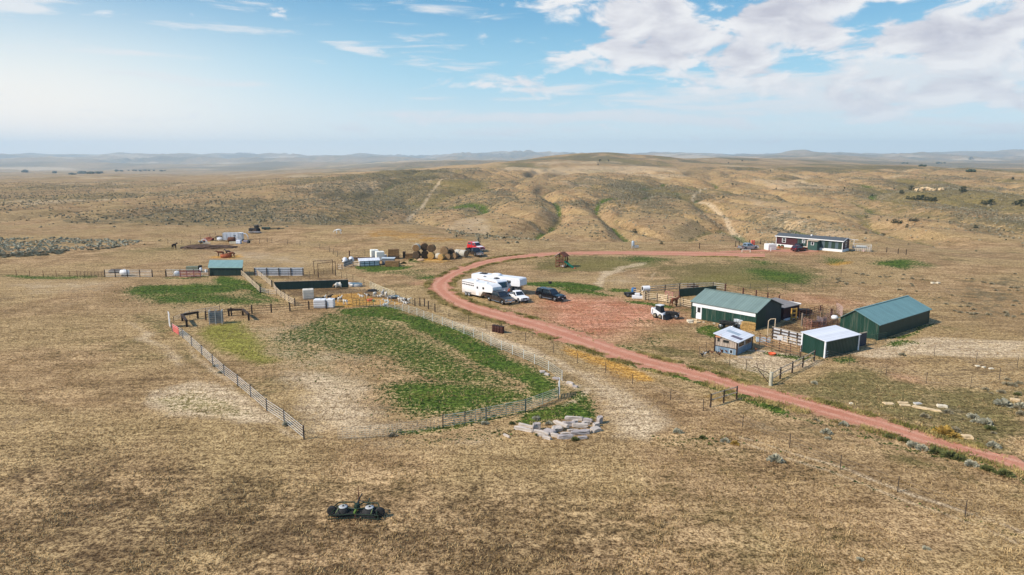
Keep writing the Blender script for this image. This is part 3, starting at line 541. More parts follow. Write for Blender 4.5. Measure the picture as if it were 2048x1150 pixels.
# ------------------------------------------------------------------ materials and builders
_MC = {}
def mat(name, col, rough=.7, metal=0.0, var=.12, vs_=1.6, streak=None, bump=0.0, spec=.3, dirt=None):
    """plain painted, woody, plastic or metal surface with blotchy wear; streak = (scale, amount, colour) runs up and down"""
    if name in _MC: return _MC[name]
    m = bpy.data.materials.new(name); m.use_nodes = True; k = NT(m.node_tree); b = k.n['Principled BSDF']
    oc = k.new('ShaderNodeTexCoord').outputs['Object']; n = k.noise(oc, vs_, 5, .62)
    c = k.mix(k.sstep(n, .3, .7), tuple(x * (1 - var) for x in col), tuple(min(1, x * (1 + var)) for x in col))
    if streak:
        s = k.noise(k.scalev(oc, (streak[0], streak[0], streak[0] * .05)), 1.0, 3, .6)
        c = k.mix(k.math('MULTIPLY', k.sstep(s, .5, .68), streak[1]), c, streak[2])
    if dirt:
        z = k.new('ShaderNodeSeparateXYZ'); k.l.new(oc, z.inputs[0])
        d = k.math('MULTIPLY', k.math('SUBTRACT', 1.0, k.sstep(k.math('SUBTRACT', z.outputs[2], k.math('MULTIPLY', n, dirt[0])), 0.0, dirt[0])), dirt[1])
        c = k.mix(d, c, dirt[2])
    k.l.new(c, b.inputs['Base Color'])
    b.inputs['Roughness'].default_value = rough; b.inputs['Metallic'].default_value = metal; b.inputs['Specular IOR Level'].default_value = spec
    if bump:
        bp = k.new('ShaderNodeBump'); bp.inputs['Strength'].default_value = bump; bp.inputs['Distance'].default_value = .03
        k.l.new(k.noise(oc, vs_ * 6, 4, .65), bp.inputs['Height']); k.l.new(bp.outputs[0], b.inputs['Normal'])
    _MC[name] = m; return m
def ribbed(name, col, pitch=.3, rough=.5, metal=0.0, streaks=None, var=.10, depth=.5):
    """ribbed steel sheet: ribs run up the wall or down the roof, across local x + y"""
    if name in _MC: return _MC[name]
    m = bpy.data.materials.new(name); m.use_nodes = True; k = NT(m.node_tree); b = k.n['Principled BSDF']
    oc = k.new('ShaderNodeTexCoord').outputs['Object']; s = k.new('ShaderNodeSeparateXYZ'); k.l.new(oc, s.inputs[0])
    ac = s.outputs[0] if name.endswith('roofing') else k.math('ADD', s.outputs[0], s.outputs[1])
    w = k.math('SINE', k.math('MULTIPLY', ac, 2 * math.pi / pitch)); rib = k.sstep(w, .55, .95)
    cb = k.new('ShaderNodeCombineXYZ'); k.l.new(ac, cb.inputs[0])
    sheet = k.noise(cb.outputs[0], 1.05, 1, .5); n = k.noise(oc, .8, 5, .6)
    c = k.mix(k.sstep(n, .3, .7), tuple(x * (1 - var) for x in col), tuple(x * (1 + var) for x in col))
    c = k.mix(k.math('MULTIPLY', k.sstep(sheet, .40, .62), .35), c, tuple(min(1, x * 1.35 + .008) for x in col))
    if streaks:
        st = k.noise(k.scalev(oc, (3.2, 3.2, .22)), 1.0, 4, .65)
        c = k.mix(k.math('MULTIPLY', k.sstep(st, streaks[0], streaks[0] + .16), streaks[1]), c, streaks[2])
    c = k.mix(k.math('MULTIPLY', rib, .22), c, tuple(x * .45 for x in col))
    k.l.new(c, b.inputs['Base Color']); b.inputs['Roughness'].default_value = rough; b.inputs['Metallic'].default_value = metal
    b.inputs['Specular IOR Level'].default_value = .35
    bp = k.new('ShaderNodeBump'); bp.inputs['Strength'].default_value = depth; bp.inputs['Distance'].default_value = .03
    k.l.new(w, bp.inputs['Height']); k.l.new(bp.outputs[0], b.inputs['Normal'])
    _MC[name] = m; return m
def glass():
    if 'glass' in _MC: return _MC['glass']
    m = bpy.data.materials.new('dark_glass'); m.use_nodes = True; b = m.node_tree.nodes['Principled BSDF']
    b.inputs['Base Color'].default_value = (.012, .018, .022, 1); b.inputs['Roughness'].default_value = .06; b.inputs['Specular IOR Level'].default_value = .9
    _MC['glass'] = m; return m

class MB:
    """collects shapes into one mesh"""
    def __init__(s): s.v = []; s.f = []; s.mi = []; s.cur = 0; s.sm = []
    def add(s, vs, fs, smooth=False):
        o = len(s.v); s.v += [tuple(p) for p in vs]; s.f += [tuple(i + o for i in f) for f in fs]
        s.mi += [s.cur] * len(fs); s.sm += [smooth] * len(fs); return s
    def hexa(s, b, t):   # 4 bottom points and 4 top points, counter-clockwise from above
        return s.add(list(b) + list(t), [(3, 2, 1, 0), (4, 5, 6, 7), (0, 1, 5, 4), (1, 2, 6, 5), (2, 3, 7, 6), (3, 0, 4, 7)])
    def box(s, c, d, rz=0.0, rx=0.0, ry=0.0):
        M = Matrix.Translation(c) @ Matrix.Rotation(rz, 4, 'Z') @ Matrix.Rotation(ry, 4, 'Y') @ Matrix.Rotation(rx, 4, 'X'); h = [x / 2 for x in d]
        q = [(-1, -1), (1, -1), (1, 1), (-1, 1)]
        return s.hexa([M @ Vector((a * h[0], b * h[1], -h[2])) for a, b in q], [M @ Vector((a * h[0], b * h[1], h[2])) for a, b in q])
    def slab(s, x0, x1, y0, y1, z0, z1): return s.box(((x0 + x1) / 2, (y0 + y1) / 2, (z0 + z1) / 2), (x1 - x0, y1 - y0, z1 - z0))
    def tube(s, p, q, r, n=6, r2=None, cap=True):
        p, q = Vector(p), Vector(q); d = q - p
        if d.length < 1e-6: return s
        d.normalize(); a = d.orthogonal().normalized(); b = d.cross(a); r2 = r if r2 is None else r2
        ang = [2 * math.pi * i / n for i in range(n)]
        vs = [p + (a * math.cos(t) + b * math.sin(t)) * r for t in ang] + [q + (a * math.cos(t) + b * math.sin(t)) * r2 for t in ang]
        s.add(vs, [(i, (i + 1) % n, n + (i + 1) % n, n + i) for i in range(n)], n > 5)
        if cap: s.add(vs, [tuple(range(n - 1, -1, -1)), tuple(range(n, 2 * n))])
        return s
    def path(s, pts, r, n=6):
        for a, b in zip(pts, pts[1:]): s.tube(a, b, r, n)
        return s
    def lathe(s, prof, n=16, M=None, caps=True):
        M = M or Matrix.Identity(4); vs = [M @ Vector((r * math.cos(2 * math.pi * i / n), r * math.sin(2 * math.pi * i / n), z)) for r, z in prof for i in range(n)]
        fs = [(j * n + i, j * n + (i + 1) % n, (j + 1) * n + (i + 1) % n, (j + 1) * n + i) for j in range(len(prof) - 1) for i in range(n)]
        s.add(vs, fs, True)
        if caps: s.add(vs, [tuple(range(n - 1, -1, -1)), tuple(range((len(prof) - 1) * n, len(prof) * n))])
        return s
    def prism(s, poly, y0, y1, inset=0.0):   # (x, z) outline extruded along y
        n = len(poly); cz = sum(z for _, z in poly) / n
        vs = [(x, y0, z) for x, z in poly] + [(x, y1, z) for x, z in poly]
        return s.add(vs, [tuple(range(n)), tuple(range(2 * n - 1, n - 1, -1))] + [(i, n + i, n + (i + 1) % n, (i + 1) % n) for i in range(n)])
    def blob(s, c, r, rough=.25, seed=0, sub=2, flat=None):
        bm = bmesh.new(); bmesh.ops.create_icosphere(bm, subdivisions=sub, radius=1); q = random.Random(seed)
        for v in bm.verts:
            k = 1 + q.uniform(-rough, rough); v.co = Vector((v.co.x * r[0] * k, v.co.y * r[1] * k, v.co.z * r[2] * k))
            if flat is not None and v.co.z < flat * r[2]: v.co.z = flat * r[2]
            v.co += Vector(c)
        bm.verts.index_update(); s.add([v.co for v in bm.verts], [[v.index for v in f.verts] for f in bm.faces]); bm.free(); return s
    def mesh(s, name, mats, flip=True):
        me = bpy.data.meshes.new(name); me.from_pydata(s.v, [], s.f); me.validate()
        for m in (mats if isinstance(mats, (list, tuple)) else [mats]): me.materials.append(m)
        if len(me.polygons) == len(s.f):
            me.polygons.foreach_set('material_index', s.mi); me.polygons.foreach_set('use_smooth', s.sm)
        if flip:
            bm = bmesh.new(); bm.from_mesh(me); bmesh.ops.recalc_face_normals(bm, faces=bm.faces); bm.to_mesh(me); bm.free()
        return me
    def build(s, name, mats, parent=None, loc=None, rz=0.0, bevel=0.0):
        return put(name, s.mesh(name, mats), parent, loc, rz, bevel)
def put(name, me, parent=None, loc=None, rz=0.0, bevel=0.0):
    o = bpy.data.objects.new(name, me); C.objects.link(o)
    if parent: o.parent = parent
    if loc is not None: o.location = loc
    if rz: o.rotation_euler[2] = rz
    if bevel:
        b = o.modifiers.new('b', 'BEVEL'); b.width = bevel; b.segments = 2; b.limit_method = 'ANGLE'; b.angle_limit = R(40)
    return o
def thing(name, label, cat, loc, rz=0.0, group=None):
    o = bpy.data.objects.new(name, None); C.objects.link(o); o.empty_display_size = .3
    o.location = loc; o.rotation_euler = (0, 0, rz); o['label'] = label; o['category'] = cat; o['kind'] = 'thing'
    if group: o['group'] = group
    return o
def tag(o, label, cat, group=None):
    o['label'] = label; o['category'] = cat; o['kind'] = 'thing'
    if group: o['group'] = group
    return o
def dup(root, loc, rz, label=None, group=None, scale=None):
    r = root.copy(); C.objects.link(r); r.location = loc; r.rotation_euler = (0, 0, rz)
    if label: r['label'] = label
    if group: r['group'] = group
    if scale: r.scale = (scale,) * 3 if not hasattr(scale, '__len__') else scale
    for ch in list(root.children):
        c = ch.copy(); C.objects.link(c); c.parent = r
        for g in list(ch.children):
            d = g.copy(); C.objects.link(d); d.parent = c
    return r
def ang(a, b): return math.atan2(b[1] - a[1], b[0] - a[0])
def frame(A, B):
    """ground corner under pixel A, turned so that local x runs to the corner under pixel B"""
    a, b = at(*A), at(*B); a.z = min(a.z, b.z); return a, ang(a, b), (Vector(b)[:2] and math.hypot(b[0] - a[0], b[1] - a[1]))
def subquad(q, u0, u1, v0, v1, off=.012, th=.02):
    """slab on part of the four-cornered face q (bottom left, bottom right, top right, top left), proud of it"""
    q = [Vector(p) for p in q]
    P = lambda u, v: (q[0] * (1 - u) + q[1] * u) * (1 - v) + (q[3] * (1 - u) + q[2] * u) * v
    n = (q[1] - q[0]).cross(q[3] - q[0]).normalized()
    c = [P(u0, v0), P(u1, v0), P(u1, v1), P(u0, v1)]
    return [p + n * (off - th) for p in c], [p + n * off for p in c]
def panel(q, u0, u1, v0, v1, off=.012, th=.02):
    b, t = subquad(q, u0, u1, v0, v1, off, th); m = MB(); m.hexa(b, t); return m

# shared surfaces
WHITE = mat('white_paint', (.70, .70, .71), .35, 0, .05, .9)
WHITE_DUSTY = mat('dusty_white_paint', (.70, .69, .68), .4, 0, .05, .9, dirt=(1.1, .6, (.42, .31, .21, 1)))
OFFWHITE = mat('off_white_plastic', (.72, .70, .63), .5, 0, .06)
BLACK = mat('black_rubber', (.018, .018, .018), .8, 0, .2)
BLACKM = mat('black_steel', (.022, .021, .020), .55, .2, .3)
GREYM = mat('galvanised_pipe', (.46, .46, .45), .5, .25, .16, 2.5)
WHITEPIPE = mat('chalky_white_pipe', (.66, .65, .62), .55, .1, .12, 2)
GREENPIPE = mat('green_pipe', (.045, .075, .05), .55, .1, .2)
RUST = mat('rusty_steel', (.12, .048, .026), .85, .1, .4, 4)
BROWNPIPE = mat('brown_pipe', (.085, .042, .03), .75, .1, .3, 4)
POST = mat('dark_timber_post', (.040, .026, .019), .9, 0, .35, 3, bump=.4)
TIMBER = mat('weathered_board', (.36, .29, .21), .9, 0, .25, 3, streak=(5, .5, (.16, .11, .08, 1)), bump=.3)
CREAM = mat('cream_board', (.60, .47, .32), .85, 0, .2, 3, streak=(4, .4, (.30, .20, .13, 1)))
TPOST = mat('steel_t_post', (.055, .040, .034), .8, .1, .3)
WIRE = mat('fence_wire', (.20, .18, .16), .6, .5, .1)
CHROME = mat('bright_metal', (.62, .62, .62), .25, .9, .05)
GREYP = mat('grey_plastic', (.20, .20, .21), .6, 0, .1)
GREENWALL = ribbed('forest_green_walling', (.007, .038, .025), .30, .5, 0, (.50, .55, (.10, .115, .085, 1)))
GREENWALL2 = ribbed('plain_green_walling', (.007, .036, .025), .30, .5)
SHADEWALL = ribbed('shaded_green_walling', (.006, .028, .020), .30, .5)  # darker copy of plain green; shade of the long side is in the colour
DULLWALL = ribbed('dull_slate_walling', (.040, .050, .044), .30, .7, 0, (.56, .4, (.022, .030, .027, 1)))
GREENROOF = ribbed('grey_green_roofing', (.145, .200, .180), .45, .5, 0, None, .05, .25)
TEALROOF = ribbed('teal_roofing', (.125, .225, .220), .45, .45, 0, None, .06, .3)
WHITEROOF = ribbed('white_roofing', (.60, .61, .64), .40, .45, 0, None, .03, .25)
HAY = mat('brown_hay', (.20, .115, .050), .95, 0, .35, 4, bump=.8)
HAYD = mat('dark_weathered_hay', (.085, .055, .032), .95, 0, .35, 4, bump=.8)
HAYG = mat('grey_net_wrapped_hay', (.42, .39, .32), .9, 0, .2, 4, bump=.5)
STRAW = mat('golden_straw', (.40, .245, .085), .95, 0, .3, 5, bump=.8)
HAYEND = mat('hay_bale_end', (.27, .17, .085), .95, 0, .35, 6, bump=.8)
GLASS = glass()

def fence(name, label, px, mats, h=1.3, rails=(.5, .9, 1.25), rr=.03, pr=.06, sub=1, square=False, posts_every=True, rail_name='rail', board=None, group=None, world=None, ph=None, cat='fence', drop_ends=False):
    """posts (one child each, shared shape) and rails (one child per line) along ground pixels"""
    P = [Vector(p) for p in world] if world else [at(u, v) for u, v in px]
    Q = []
    for a, b in zip(P, P[1:]):
        for k in range(sub):
            q = a.lerp(b, k / sub); q.z = H(q.x, q.y); Q.append(q)
    Q.append(P[-1]); root = thing(name, label, cat, Q[0], 0, group); o = Q[0]; L = [q - o for q in Q]
    pm, rm = mats; ph = ph or h + .08
    m = MB()
    if square: m.slab(-pr, pr, -pr, pr, -.2, ph)
    else: m.tube((0, 0, -.2), (0, 0, ph), pr, 6, pr * .92)
    me = m.mesh('post', pm); 
    for i, q in enumerate(L):
        if posts_every is True or i in posts_every:
            p = put('post', me, root, q, ang(L[max(i - 1, 0)], L[min(i + 1, len(L) - 1)]))
    for z in rails:
        m = MB()
        for a, b in zip(L, L[1:]):
            A, B = a + Vector((0, 0, z)), b + Vector((0, 0, z))
            if board:
                d = (B - A); n = Vector((d.y, -d.x, 0)).normalized() * (pr + board[0] / 2 + .004); c = (A + B) / 2 + n
                m.box(c, (math.hypot(d.x, d.y) + .04, board[0], board[1]), ang(A, B), 0, -math.atan2(d.z, math.hypot(d.x, d.y)))
            else: m.tube(A, B, rr, 5, cap=False)
        m.build(rail_name, rm, root)
    return root
def pipe_panels(name, label, px, m, h=1.25, n=5, sub=1, r=.024, group=None, mids=1, post=None, pr=.05, ph=None, cat='fence', world=None, gap=.0, z0=.18):
    """a run of free-standing pipe panels: each panel a child of its own"""
    P = [Vector(p) for p in world] if world else [at(u, v) for u, v in px]
    Q = []
    for a, b in zip(P, P[1:]):
        for k in range(sub):
            q = a.lerp(b, k / sub); q.z = H(q.x, q.y); Q.append(q)
    Q.append(P[-1]); root = thing(name, label, cat, Q[0], 0, group); o = Q[0]; L = [q - o for q in Q]
    for a, b in zip(L, L[1:]):
        mb = MB(); a2, b2 = a.lerp(b, .012), a.lerp(b, .988)
        for k in range(n):
            z = Vector((0, 0, z0 + (h - z0) * k / (n - 1))); mb.tube(a2 + z, b2 + z, r, 5)
        for e in [a2, b2] + [a2.lerp(b2, (k + 1) / (mids + 1)) for k in range(mids)]: mb.tube(e + Vector((0, 0, .05)), e + Vector((0, 0, h)), r * 1.05, 5)
        mb.build('panel', m, root)
    if post:
        pm = MB().tube((0, 0, -.2), (0, 0, ph or h + .08), pr, 6).mesh('post', post)
        for q in L: put('post', pm, root, q)
    return root
# ------------------------------------------------------------------ buildings
def gable_shell(w, d, he, hp, rf=.5, wallm=(), roofm=None, root=None, over=.22, gm=None, ridge_dir='x'):
    """walls and roof: ridge along local x, gables at x = 0 and x = w; rf places the ridge between front (y=0) and back"""
    yr = d * rf; m = MB()
    m.add([(0, 0, 0), (w, 0, 0), (w, 0, he), (0, 0, he)], [(0, 1, 2, 3)]); m.add([(0, d, 0), (w, d, 0), (w, d, he), (0, d, he)], [(1, 0, 3, 2)])
    m.build('wall', wallm[0], root)
    for x, wm in ((0, wallm[1]), (w, wallm[2])):
        g = MB(); g.add([(x, 0.004, 0), (x, d - .004, 0), (x, d - .004, he), (x, yr, hp), (x, 0.004, he)], [(0, 1, 2, 3, 4)]); g.build('gable_wall', wm, root)
    for y0, y1 in ((-over, yr), (d + over, yr)):
        k = (hp - he) / (yr if y0 < 0 else (d - yr)); z0 = hp - abs(yr - y0) * k + .03; r = MB()
        r.add([(-over, y0, z0), (w + over, y0, z0), (w + over, y1, hp + .03), (-over, y1, hp + .03), (-over, y0, z0 - .07), (w + over, y0, z0 - .07), (w + over, y1, hp - .04), (-over, y1, hp - .04)],
              [(0, 1, 2, 3), (7, 6, 5, 4), (0, 4, 5, 1), (1, 5, 6, 2), (2, 6, 7, 3), (3, 7, 4, 0)]); r.build('roof', roofm, root)
    return yr
DARKTRIM = mat('dark_green_trim', (.012, .045, .032), .5, 0, .05)

# barn with the white band
lo, rz, w = frame((1383, 635.5), (1510.5, 660)); b = at(1569.5, 645); a = at(1510.5, 660); d = math.hypot(b.x - a.x, b.y - a.y)
t = thing('barn', 'long dark green barn with a white band under the eaves and white walk door', 'barn', lo, rz)
he, hp = 2.75, 4.15; BW, BD = w, d
gable_shell(w, d, he, hp, .5, (GREENWALL, GREENWALL2, DULLWALL), GREENROOF, t, .25)
m = MB(); m.slab(.05, w - .02, -.035, -.003, he - .78, he - .05); m.build('white_band', WHITE, t)
for x in (.02, w - .02): MB().slab(x - .07, x + .07, -.05, .06, 0, he - .02).build('corner_trim', DARKTRIM, t)
m = MB(); m.slab(w - .01, w + .03, -.02, d * .36, .0, he + .02); m.build('wall_patch', GREENWALL2, t)
m = MB(); m.slab(-.27, w + .27, d / 2 - .16, d / 2 + .16, hp + .03, hp + .075); m.build('ridge_cap', GREENROOF, t)
dr = MB().slab(w * .075, w * .075 + .98, -.06, -.002, .05, 2.12).build('door', WHITE, t)
MB().slab(w * .075 + .22, w * .075 + .76, -.075, -.061, 1.1, 1.9).build('door_window', GLASS, dr)
MB().slab(w * .075 + .06, w * .075 + .14, -.12, -.061, .98, 1.06).build('handle', BLACKM, dr)

# second barn, open to the yard, teal roof
lo2 = at(1672, 668); nb = at(1755, 680.5); fb = at(1856.5, 646.5)
a, b = nb, fb; w2 = math.hypot(b.x - a.x, b.y - a.y); rz2 = ang(a, b); d2 = math.hypot(nb.x - lo2.x, nb.y - lo2.y)
t = thing('barn', 'long dark green barn with teal metal roof and no doors on its long side', 'barn', a, rz2)
gable_shell(w2, d2, 2.3, 3.75, .62, (SHADEWALL, GREENWALL, GREENWALL2), TEALROOF, t, .25)
m = MB(); yr = d2 * .62; m.slab(-.27, w2 + .27, yr - .12, yr + .16, 3.79, 3.83); m.build('ridge_cap', TEALROOF, t)
MB().slab(-.03, .06, -.04, .10, 0, 2.28).build('corner_trim', DARKTRIM, t); MB().slab(w2 - .06, w2 + .03, -.04, .08, 0, 2.28).build('corner_trim', DARKTRIM, t)
BARN2 = (a, rz2, w2, d2)

def shed_shell(root, w, d, z, wallm, roofm, over=.18, th=.07, parts=('front_wall', 'back_wall', 'side_wall')):
    """single-slope shed; z = heights at (0,0) (w,0) (w,d) (0,d)"""
    c = [(0, 0), (w, 0), (w, d), (0, d)]
    for k in range(4):
        (x0, y0), (x1, y1) = c[k], c[(k + 1) % 4]
        MB().add([(x0, y0, 0), (x1, y1, 0), (x1, y1, z[(k + 1) % 4]), (x0, y0, z[k])], [(0, 1, 2, 3)]).build('wall', wallm[k], root)
    gx = lambda x, y: z[0] + (z[1] - z[0]) * x / w + (z[3] - z[0]) * y / d
    q = [(-over, -over), (w + over, -over), (w + over, d + over), (-over, d + over)]
    m = MB(); m.hexa([(x, y, gx(x, y) + .004) for x, y in q], [(x, y, gx(x, y) + .004 + th) for x, y in q]); return m.build('roof', roofm, root)

# small green shed with white roof and corners
lo, rz, w = frame((1602.5, 703.5), (1648.7, 716)); b = at(1699, 697); a = at(1648.7, 716); d = math.hypot(b.x - a.x, b.y - a.y)
t = thing('small_shed', 'small green metal shed with plain white roof and white corner posts', 'shed', lo, rz)
shed_shell(t, w, d, (2.6, 2.2, 2.2, 2.6), (GREENWALL2,) * 4, WHITEROOF, .2)
for x, y in ((0, 0), (w, 0), (w, d)): MB().slab(x - .09, x + .09, y - .09, y + .09, 0, 2.15 if x else 2.55).build('corner_post', WHITE, t)
SH = (lo, rz, w, d)
NAVY = ribbed('navy_walling', (.012, .026, .055), .3, .5)
A, B = at(1701, 697), at(1731, 690); t = thing('windbreak_wall', 'dark navy metal windbreak wall between the white-roofed shed and the long barn', 'wall', A, ang(A, B)); L_ = math.hypot(B.x - A.x, B.y - A.y)
MB().slab(.1, L_, -.03, .03, 0, 1.75).build('sheet', NAVY, t); MB().slab(.08, L_ + .04, -.08, .09, 1.755, 1.85).build('cap_board', TIMBER, t)
for x in (.15, L_ / 2, L_ - .05): MB().slab(x - .06, x + .06, .035, .14, 0, 1.74).build('post', POST, t)

# chicken coop
BLUESHEET = mat('weathered_blue_sheet', (.16, .24, .33), .55, .2, .2, 2.2, streak=(4, .5, (.34, .38, .42, 1)))
BOARDS = mat('grey_pink_boards', (.40, .33, .27), .9, 0, .15, 3, streak=(7, .6, (.20, .15, .12, 1)))
lo, rz, w = frame((1429, 702), (1473, 711)); b = at(1517.5, 699); a = at(1473, 711); d = math.hypot(b.x - a.x, b.y - a.y)
t = thing('chicken_coop', 'patchwork chicken coop of boards and blue sheet under a white sloping roof', 'coop', lo, rz)
zz = (2.35, 1.75, 1.75, 2.35); rf = shed_shell(t, w, d, zz, (BOARDS,) * 4, WHITEROOF, .22)
gz = lambda x: zz[0] + (zz[1] - zz[0]) * x / w
PURP = mat('faded_purple_sheet', (.14, .115, .145), .5, .2, .1); GREYS = mat('grey_blue_sheet', (.36, .42, .47), .5, .2, .1)
for x0, x1, y0, y1, mm in ((w * .52, w * 1.0, d * .22, d * .40, PURP), (w * .12, w * .70, d * .50, d * .70, GREYS)):
    MB().hexa([(x, y, gz(x) + .076) for x, y in ((x0, y0), (x1, y0), (x1, y1), (x0, y1))], [(x, y, gz(x) + .086) for x, y in ((x0, y0), (x1, y0), (x1, y1), (x0, y1))]).build('patch_sheet', mm, rf)
MB().slab(.05, w - .06, -.03, -.003, .02, .78).build('blue_sheeting', BLUESHEET, t); MB().slab(w + .003, w + .03, .06, d - .06, .02, .86).build('blue_sheeting', BLUESHEET, t)
MB().slab(0, w, -.05, -.031, .79, .88).build('rail', POST, t)
m = MB()
for k in range(1, 9): m.slab(w * k / 9 - .02, w * k / 9 + .02, -.025, -.003, .9, gz(w * k / 9) - .12)
m.build('batten', mat('grey_batten', (.22, .17, .14), .9), t)
for x, y in ((0, 0), (w, 0), (w, d)): MB().slab(x - .08, x + .08, y - .08, y + .08, 0, gz(x) - .01).build('corner_post', POST, t)
for x0, x1, z0, z1 in ((.25, .75, 1.35, 1.95), (1.05, 2.0, 1.35, 1.85)): 
    f = MB().slab(x0, x1, -.045, -.006, z0, z1).build('window', BOARDS, t); MB().slab(x0 + .07, x1 - .07, -.055, -.046, z0 + .07, z1 - .07).build('pane', GLASS, f)
for y0, y1 in ((.25, d * .46), (d * .54, d - .3)):
    f = MB().slab(w + .004, w + .045, y0, y1, .92, 1.62).build('window', TIMBER if y0 > 1 else WHITE, t); MB().slab(w + .046, w + .056, y0 + .12, y1 - .12, 1.0, 1.54).build('pane', GLASS, f)
h = MB().slab(w - 1.0, w - .45, -.06, -.031, .12, .68).build('hatch', GREYS, t); MB().slab(w - .88, w - .57, -.07, -.061, .2, .58).build('opening', BLACK, h)
MB().box((.45, -.02, 2.15), (.7, .5, .06), 0, R(35)).build('flap', mat('orange_brown_board', (.40, .19, .09), .9), t)
COOP = (lo, rz, w, d)
for uv, s in (((1490, 715), (.9, .5)), ((1512, 702), (1.1, .35))):
    p = at(*uv); m = MB(); m.slab(-s[0], s[0], -s[1], s[1], .01, .05); m.slab(-s[0] + .1, s[0] - .3, -.08, .08, .052, .09)
    tag(m.build('loose_board', TIMBER, None, p, rz + .6), 'weathered boards lying in front of the coop %s' % ('below its white framed window' if uv[0] < 1500 else 'near its far corner post'), 'board')

# left green shelter
lo, rz, w = frame((419.5, 552), (485.5, 551.5))
t = thing('loafing_shed', 'low dark green livestock shelter with pale teal roof beside the meadow', 'shed', lo, rz)
d = 4.2; m = MB(); he, hb = 1.95, 2.75
for q in ([(0, 0, 0), (w, 0, 0), (w, 0, he), (0, 0, he)], [(0, 0, 0), (0, 0, he), (-1.6, d, hb), (-1.6, d, 0)], [(w, 0, 0), (w - 1.6, d, 0), (w - 1.6, d, hb), (w, 0, he)]): m.add(q, [(0, 1, 2, 3)])
m.build('wall', ribbed('blackish_green_walling', (.006, .022, .018), .3, .6), t)
o_ = .18; q = [(-o_ , -o_), (w + o_, -o_), (w - 1.6 + o_, d + o_), (-1.6 - o_, d + o_)]
TR2 = ribbed('pale_teal_roofing', (.165, .265, .245), .42, .45, 0, (.5, .5, (.32, .42, .40, 1)), .08, .3)
zf = lambda y: he + (hb - he) * y / d
MB().hexa([(x, y, zf(y) + .01) for x, y in q], [(x, y, zf(y) + .09) for x, y in q]).build('roof', TR2, t)
MB().slab(-.1, w + .1, -o_ - .04, -o_ - .002, he - .16, he + .05).build('fascia', mat('pale_teal_trim', (.33, .50, .46), .5), t)
MB().slab(w * .02, w * .98, -.03, -.004, .02, .14).build('skirt_board', POST, t)

# red shed behind the barn
MAROON = ribbed('maroon_walling', (.045, .010, .014), .3, .6)
lo, rz, w = frame((1557, 642), (1583.5, 646)); b = at(1596.5, 632); a = at(1583.5, 646); d = math.hypot(b.x - a.x, b.y - a.y)
lo, rz, w = at(1562, 638), ang(at(1562, 638), at(1596, 632)), 5.0; lo = at(1566, 641)
t = thing('lean_shed', 'dark red shed with flat grey roof edged in white behind the long barn', 'shed', lo, ang(lo, at(1597, 633)))
w = math.hypot(at(1597, 633).x - lo.x, at(1597, 633).y - lo.y); shed_shell(t, w, 4.2, (2.0, 2.0, 2.35, 2.35), (MAROON,) * 4, mat('grey_flat_roof', (.20, .185, .175), .8), .15)
MB().slab(w + .16, w + .26, -.15, 4.35, 2.06, 2.22).build('roof_edge', WHITE, t); MB().slab(.1, w - 1.0, -.5, -.05, .05, .25).build('white_trough', WHITE, t)

# mobile home
lo, rz, w = frame((1551.5, 492.5), (1684, 504.3)); b = at(1702.5, 498.5); a = at(1684, 504.3); d = 4.8
MARO = ribbed('maroon_siding', (.055, .012, .016), .35, .6); TEALS = ribbed('teal_siding', (.026, .060, .058), .5, .55, 0, (.5, .5, (.03, .07, .055, 1)))
BLUEG = mat('blue_grey_siding', (.072, .105, .125), .6); DKG = mat('pine_green_siding', (.018, .040, .028), .6)
SHING = mat('charcoal_shingle', (.075, .085, .095), .9, 0, .2, 5)
t = thing('mobile_home', 'long low mobile home with maroon and green striped siding and white skirting', 'house', lo, rz)
sk, he, hp = .75, 3.1, 3.75
m = MB(); m.slab(-.05, w + .05, -.05, d + .05, -.3, sk); m.build('skirting', WHITE, t)
m = MB(); m.slab(0, w, 0, d, sk + .002, he); m.build('wall', TEALS, t)
m = MB(); m.slab(.0, w * .335, -.03, -.002, sk, he - .1); m.build('maroon_siding', MARO, t)
g = MB(); g.add([(w + .012, 0, sk), (w + .012, d, sk), (w + .012, d, he), (w + .012, d / 2, hp), (w + .012, 0, he)], [(0, 1, 2, 3, 4)]); g.build('gable_wall', MARO, t)
g = MB(); g.add([(-.012, 0, sk), (-.012, d, sk), (-.012, d, he), (-.012, d / 2, hp), (-.012, 0, he)], [(4, 3, 2, 1, 0)]); g.build('gable_wall', MARO, t)
x = w * .70; k = 0
while x < w - .1:
    x1 = min(x + (1.0 if k % 2 else .8), w - .02); MB().slab(x, x1, -.03, -.002, sk, he - .1).build('siding_stripe', (BLUEG, DKG)[k % 2], t); x = x1 + .0; k += 1
for y0, y1 in ((-.35, d / 2), (d + .35, d / 2)):
    z0 = hp - abs(d / 2 - y0) * (hp - he) / (d / 2) + .04; r = MB()
    r.add([(-.3, y0, z0), (w + .3, y0, z0), (w + .3, y1, hp + .04), (-.3, y1, hp + .04), (-.3, y0, z0 - .1), (w + .3, y0, z0 - .1), (w + .3, y1, hp - .06), (-.3, y1, hp - .06)], [(0, 1, 2, 3), (7, 6, 5, 4), (0, 4, 5, 1), (1, 5, 6, 2), (2, 6, 7, 3), (3, 7, 4, 0)]); r.build('roof', SHING, t)
MB().slab(-.3, w + .3, -.42, -.352, he - .22, he + .02).build('fascia', WHITE, t)
fz = lambda y: hp - abs(d / 2 - y) * (hp - he) / (d / 2)
m = MB(); 
for y0, y1 in ((-.38, d / 2), (d / 2, d + .38)): m.hexa([(w + .301, y0, fz(y0) - .16), (w + .36, y0, fz(y0) - .16), (w + .36, y1, fz(y1) - .16), (w + .301, y1, fz(y1) - .16)], [(w + .301, y0, fz(y0) + .06), (w + .36, y0, fz(y0) + .06), (w + .36, y1, fz(y1) + .06), (w + .301, y1, fz(y1) + .06)])
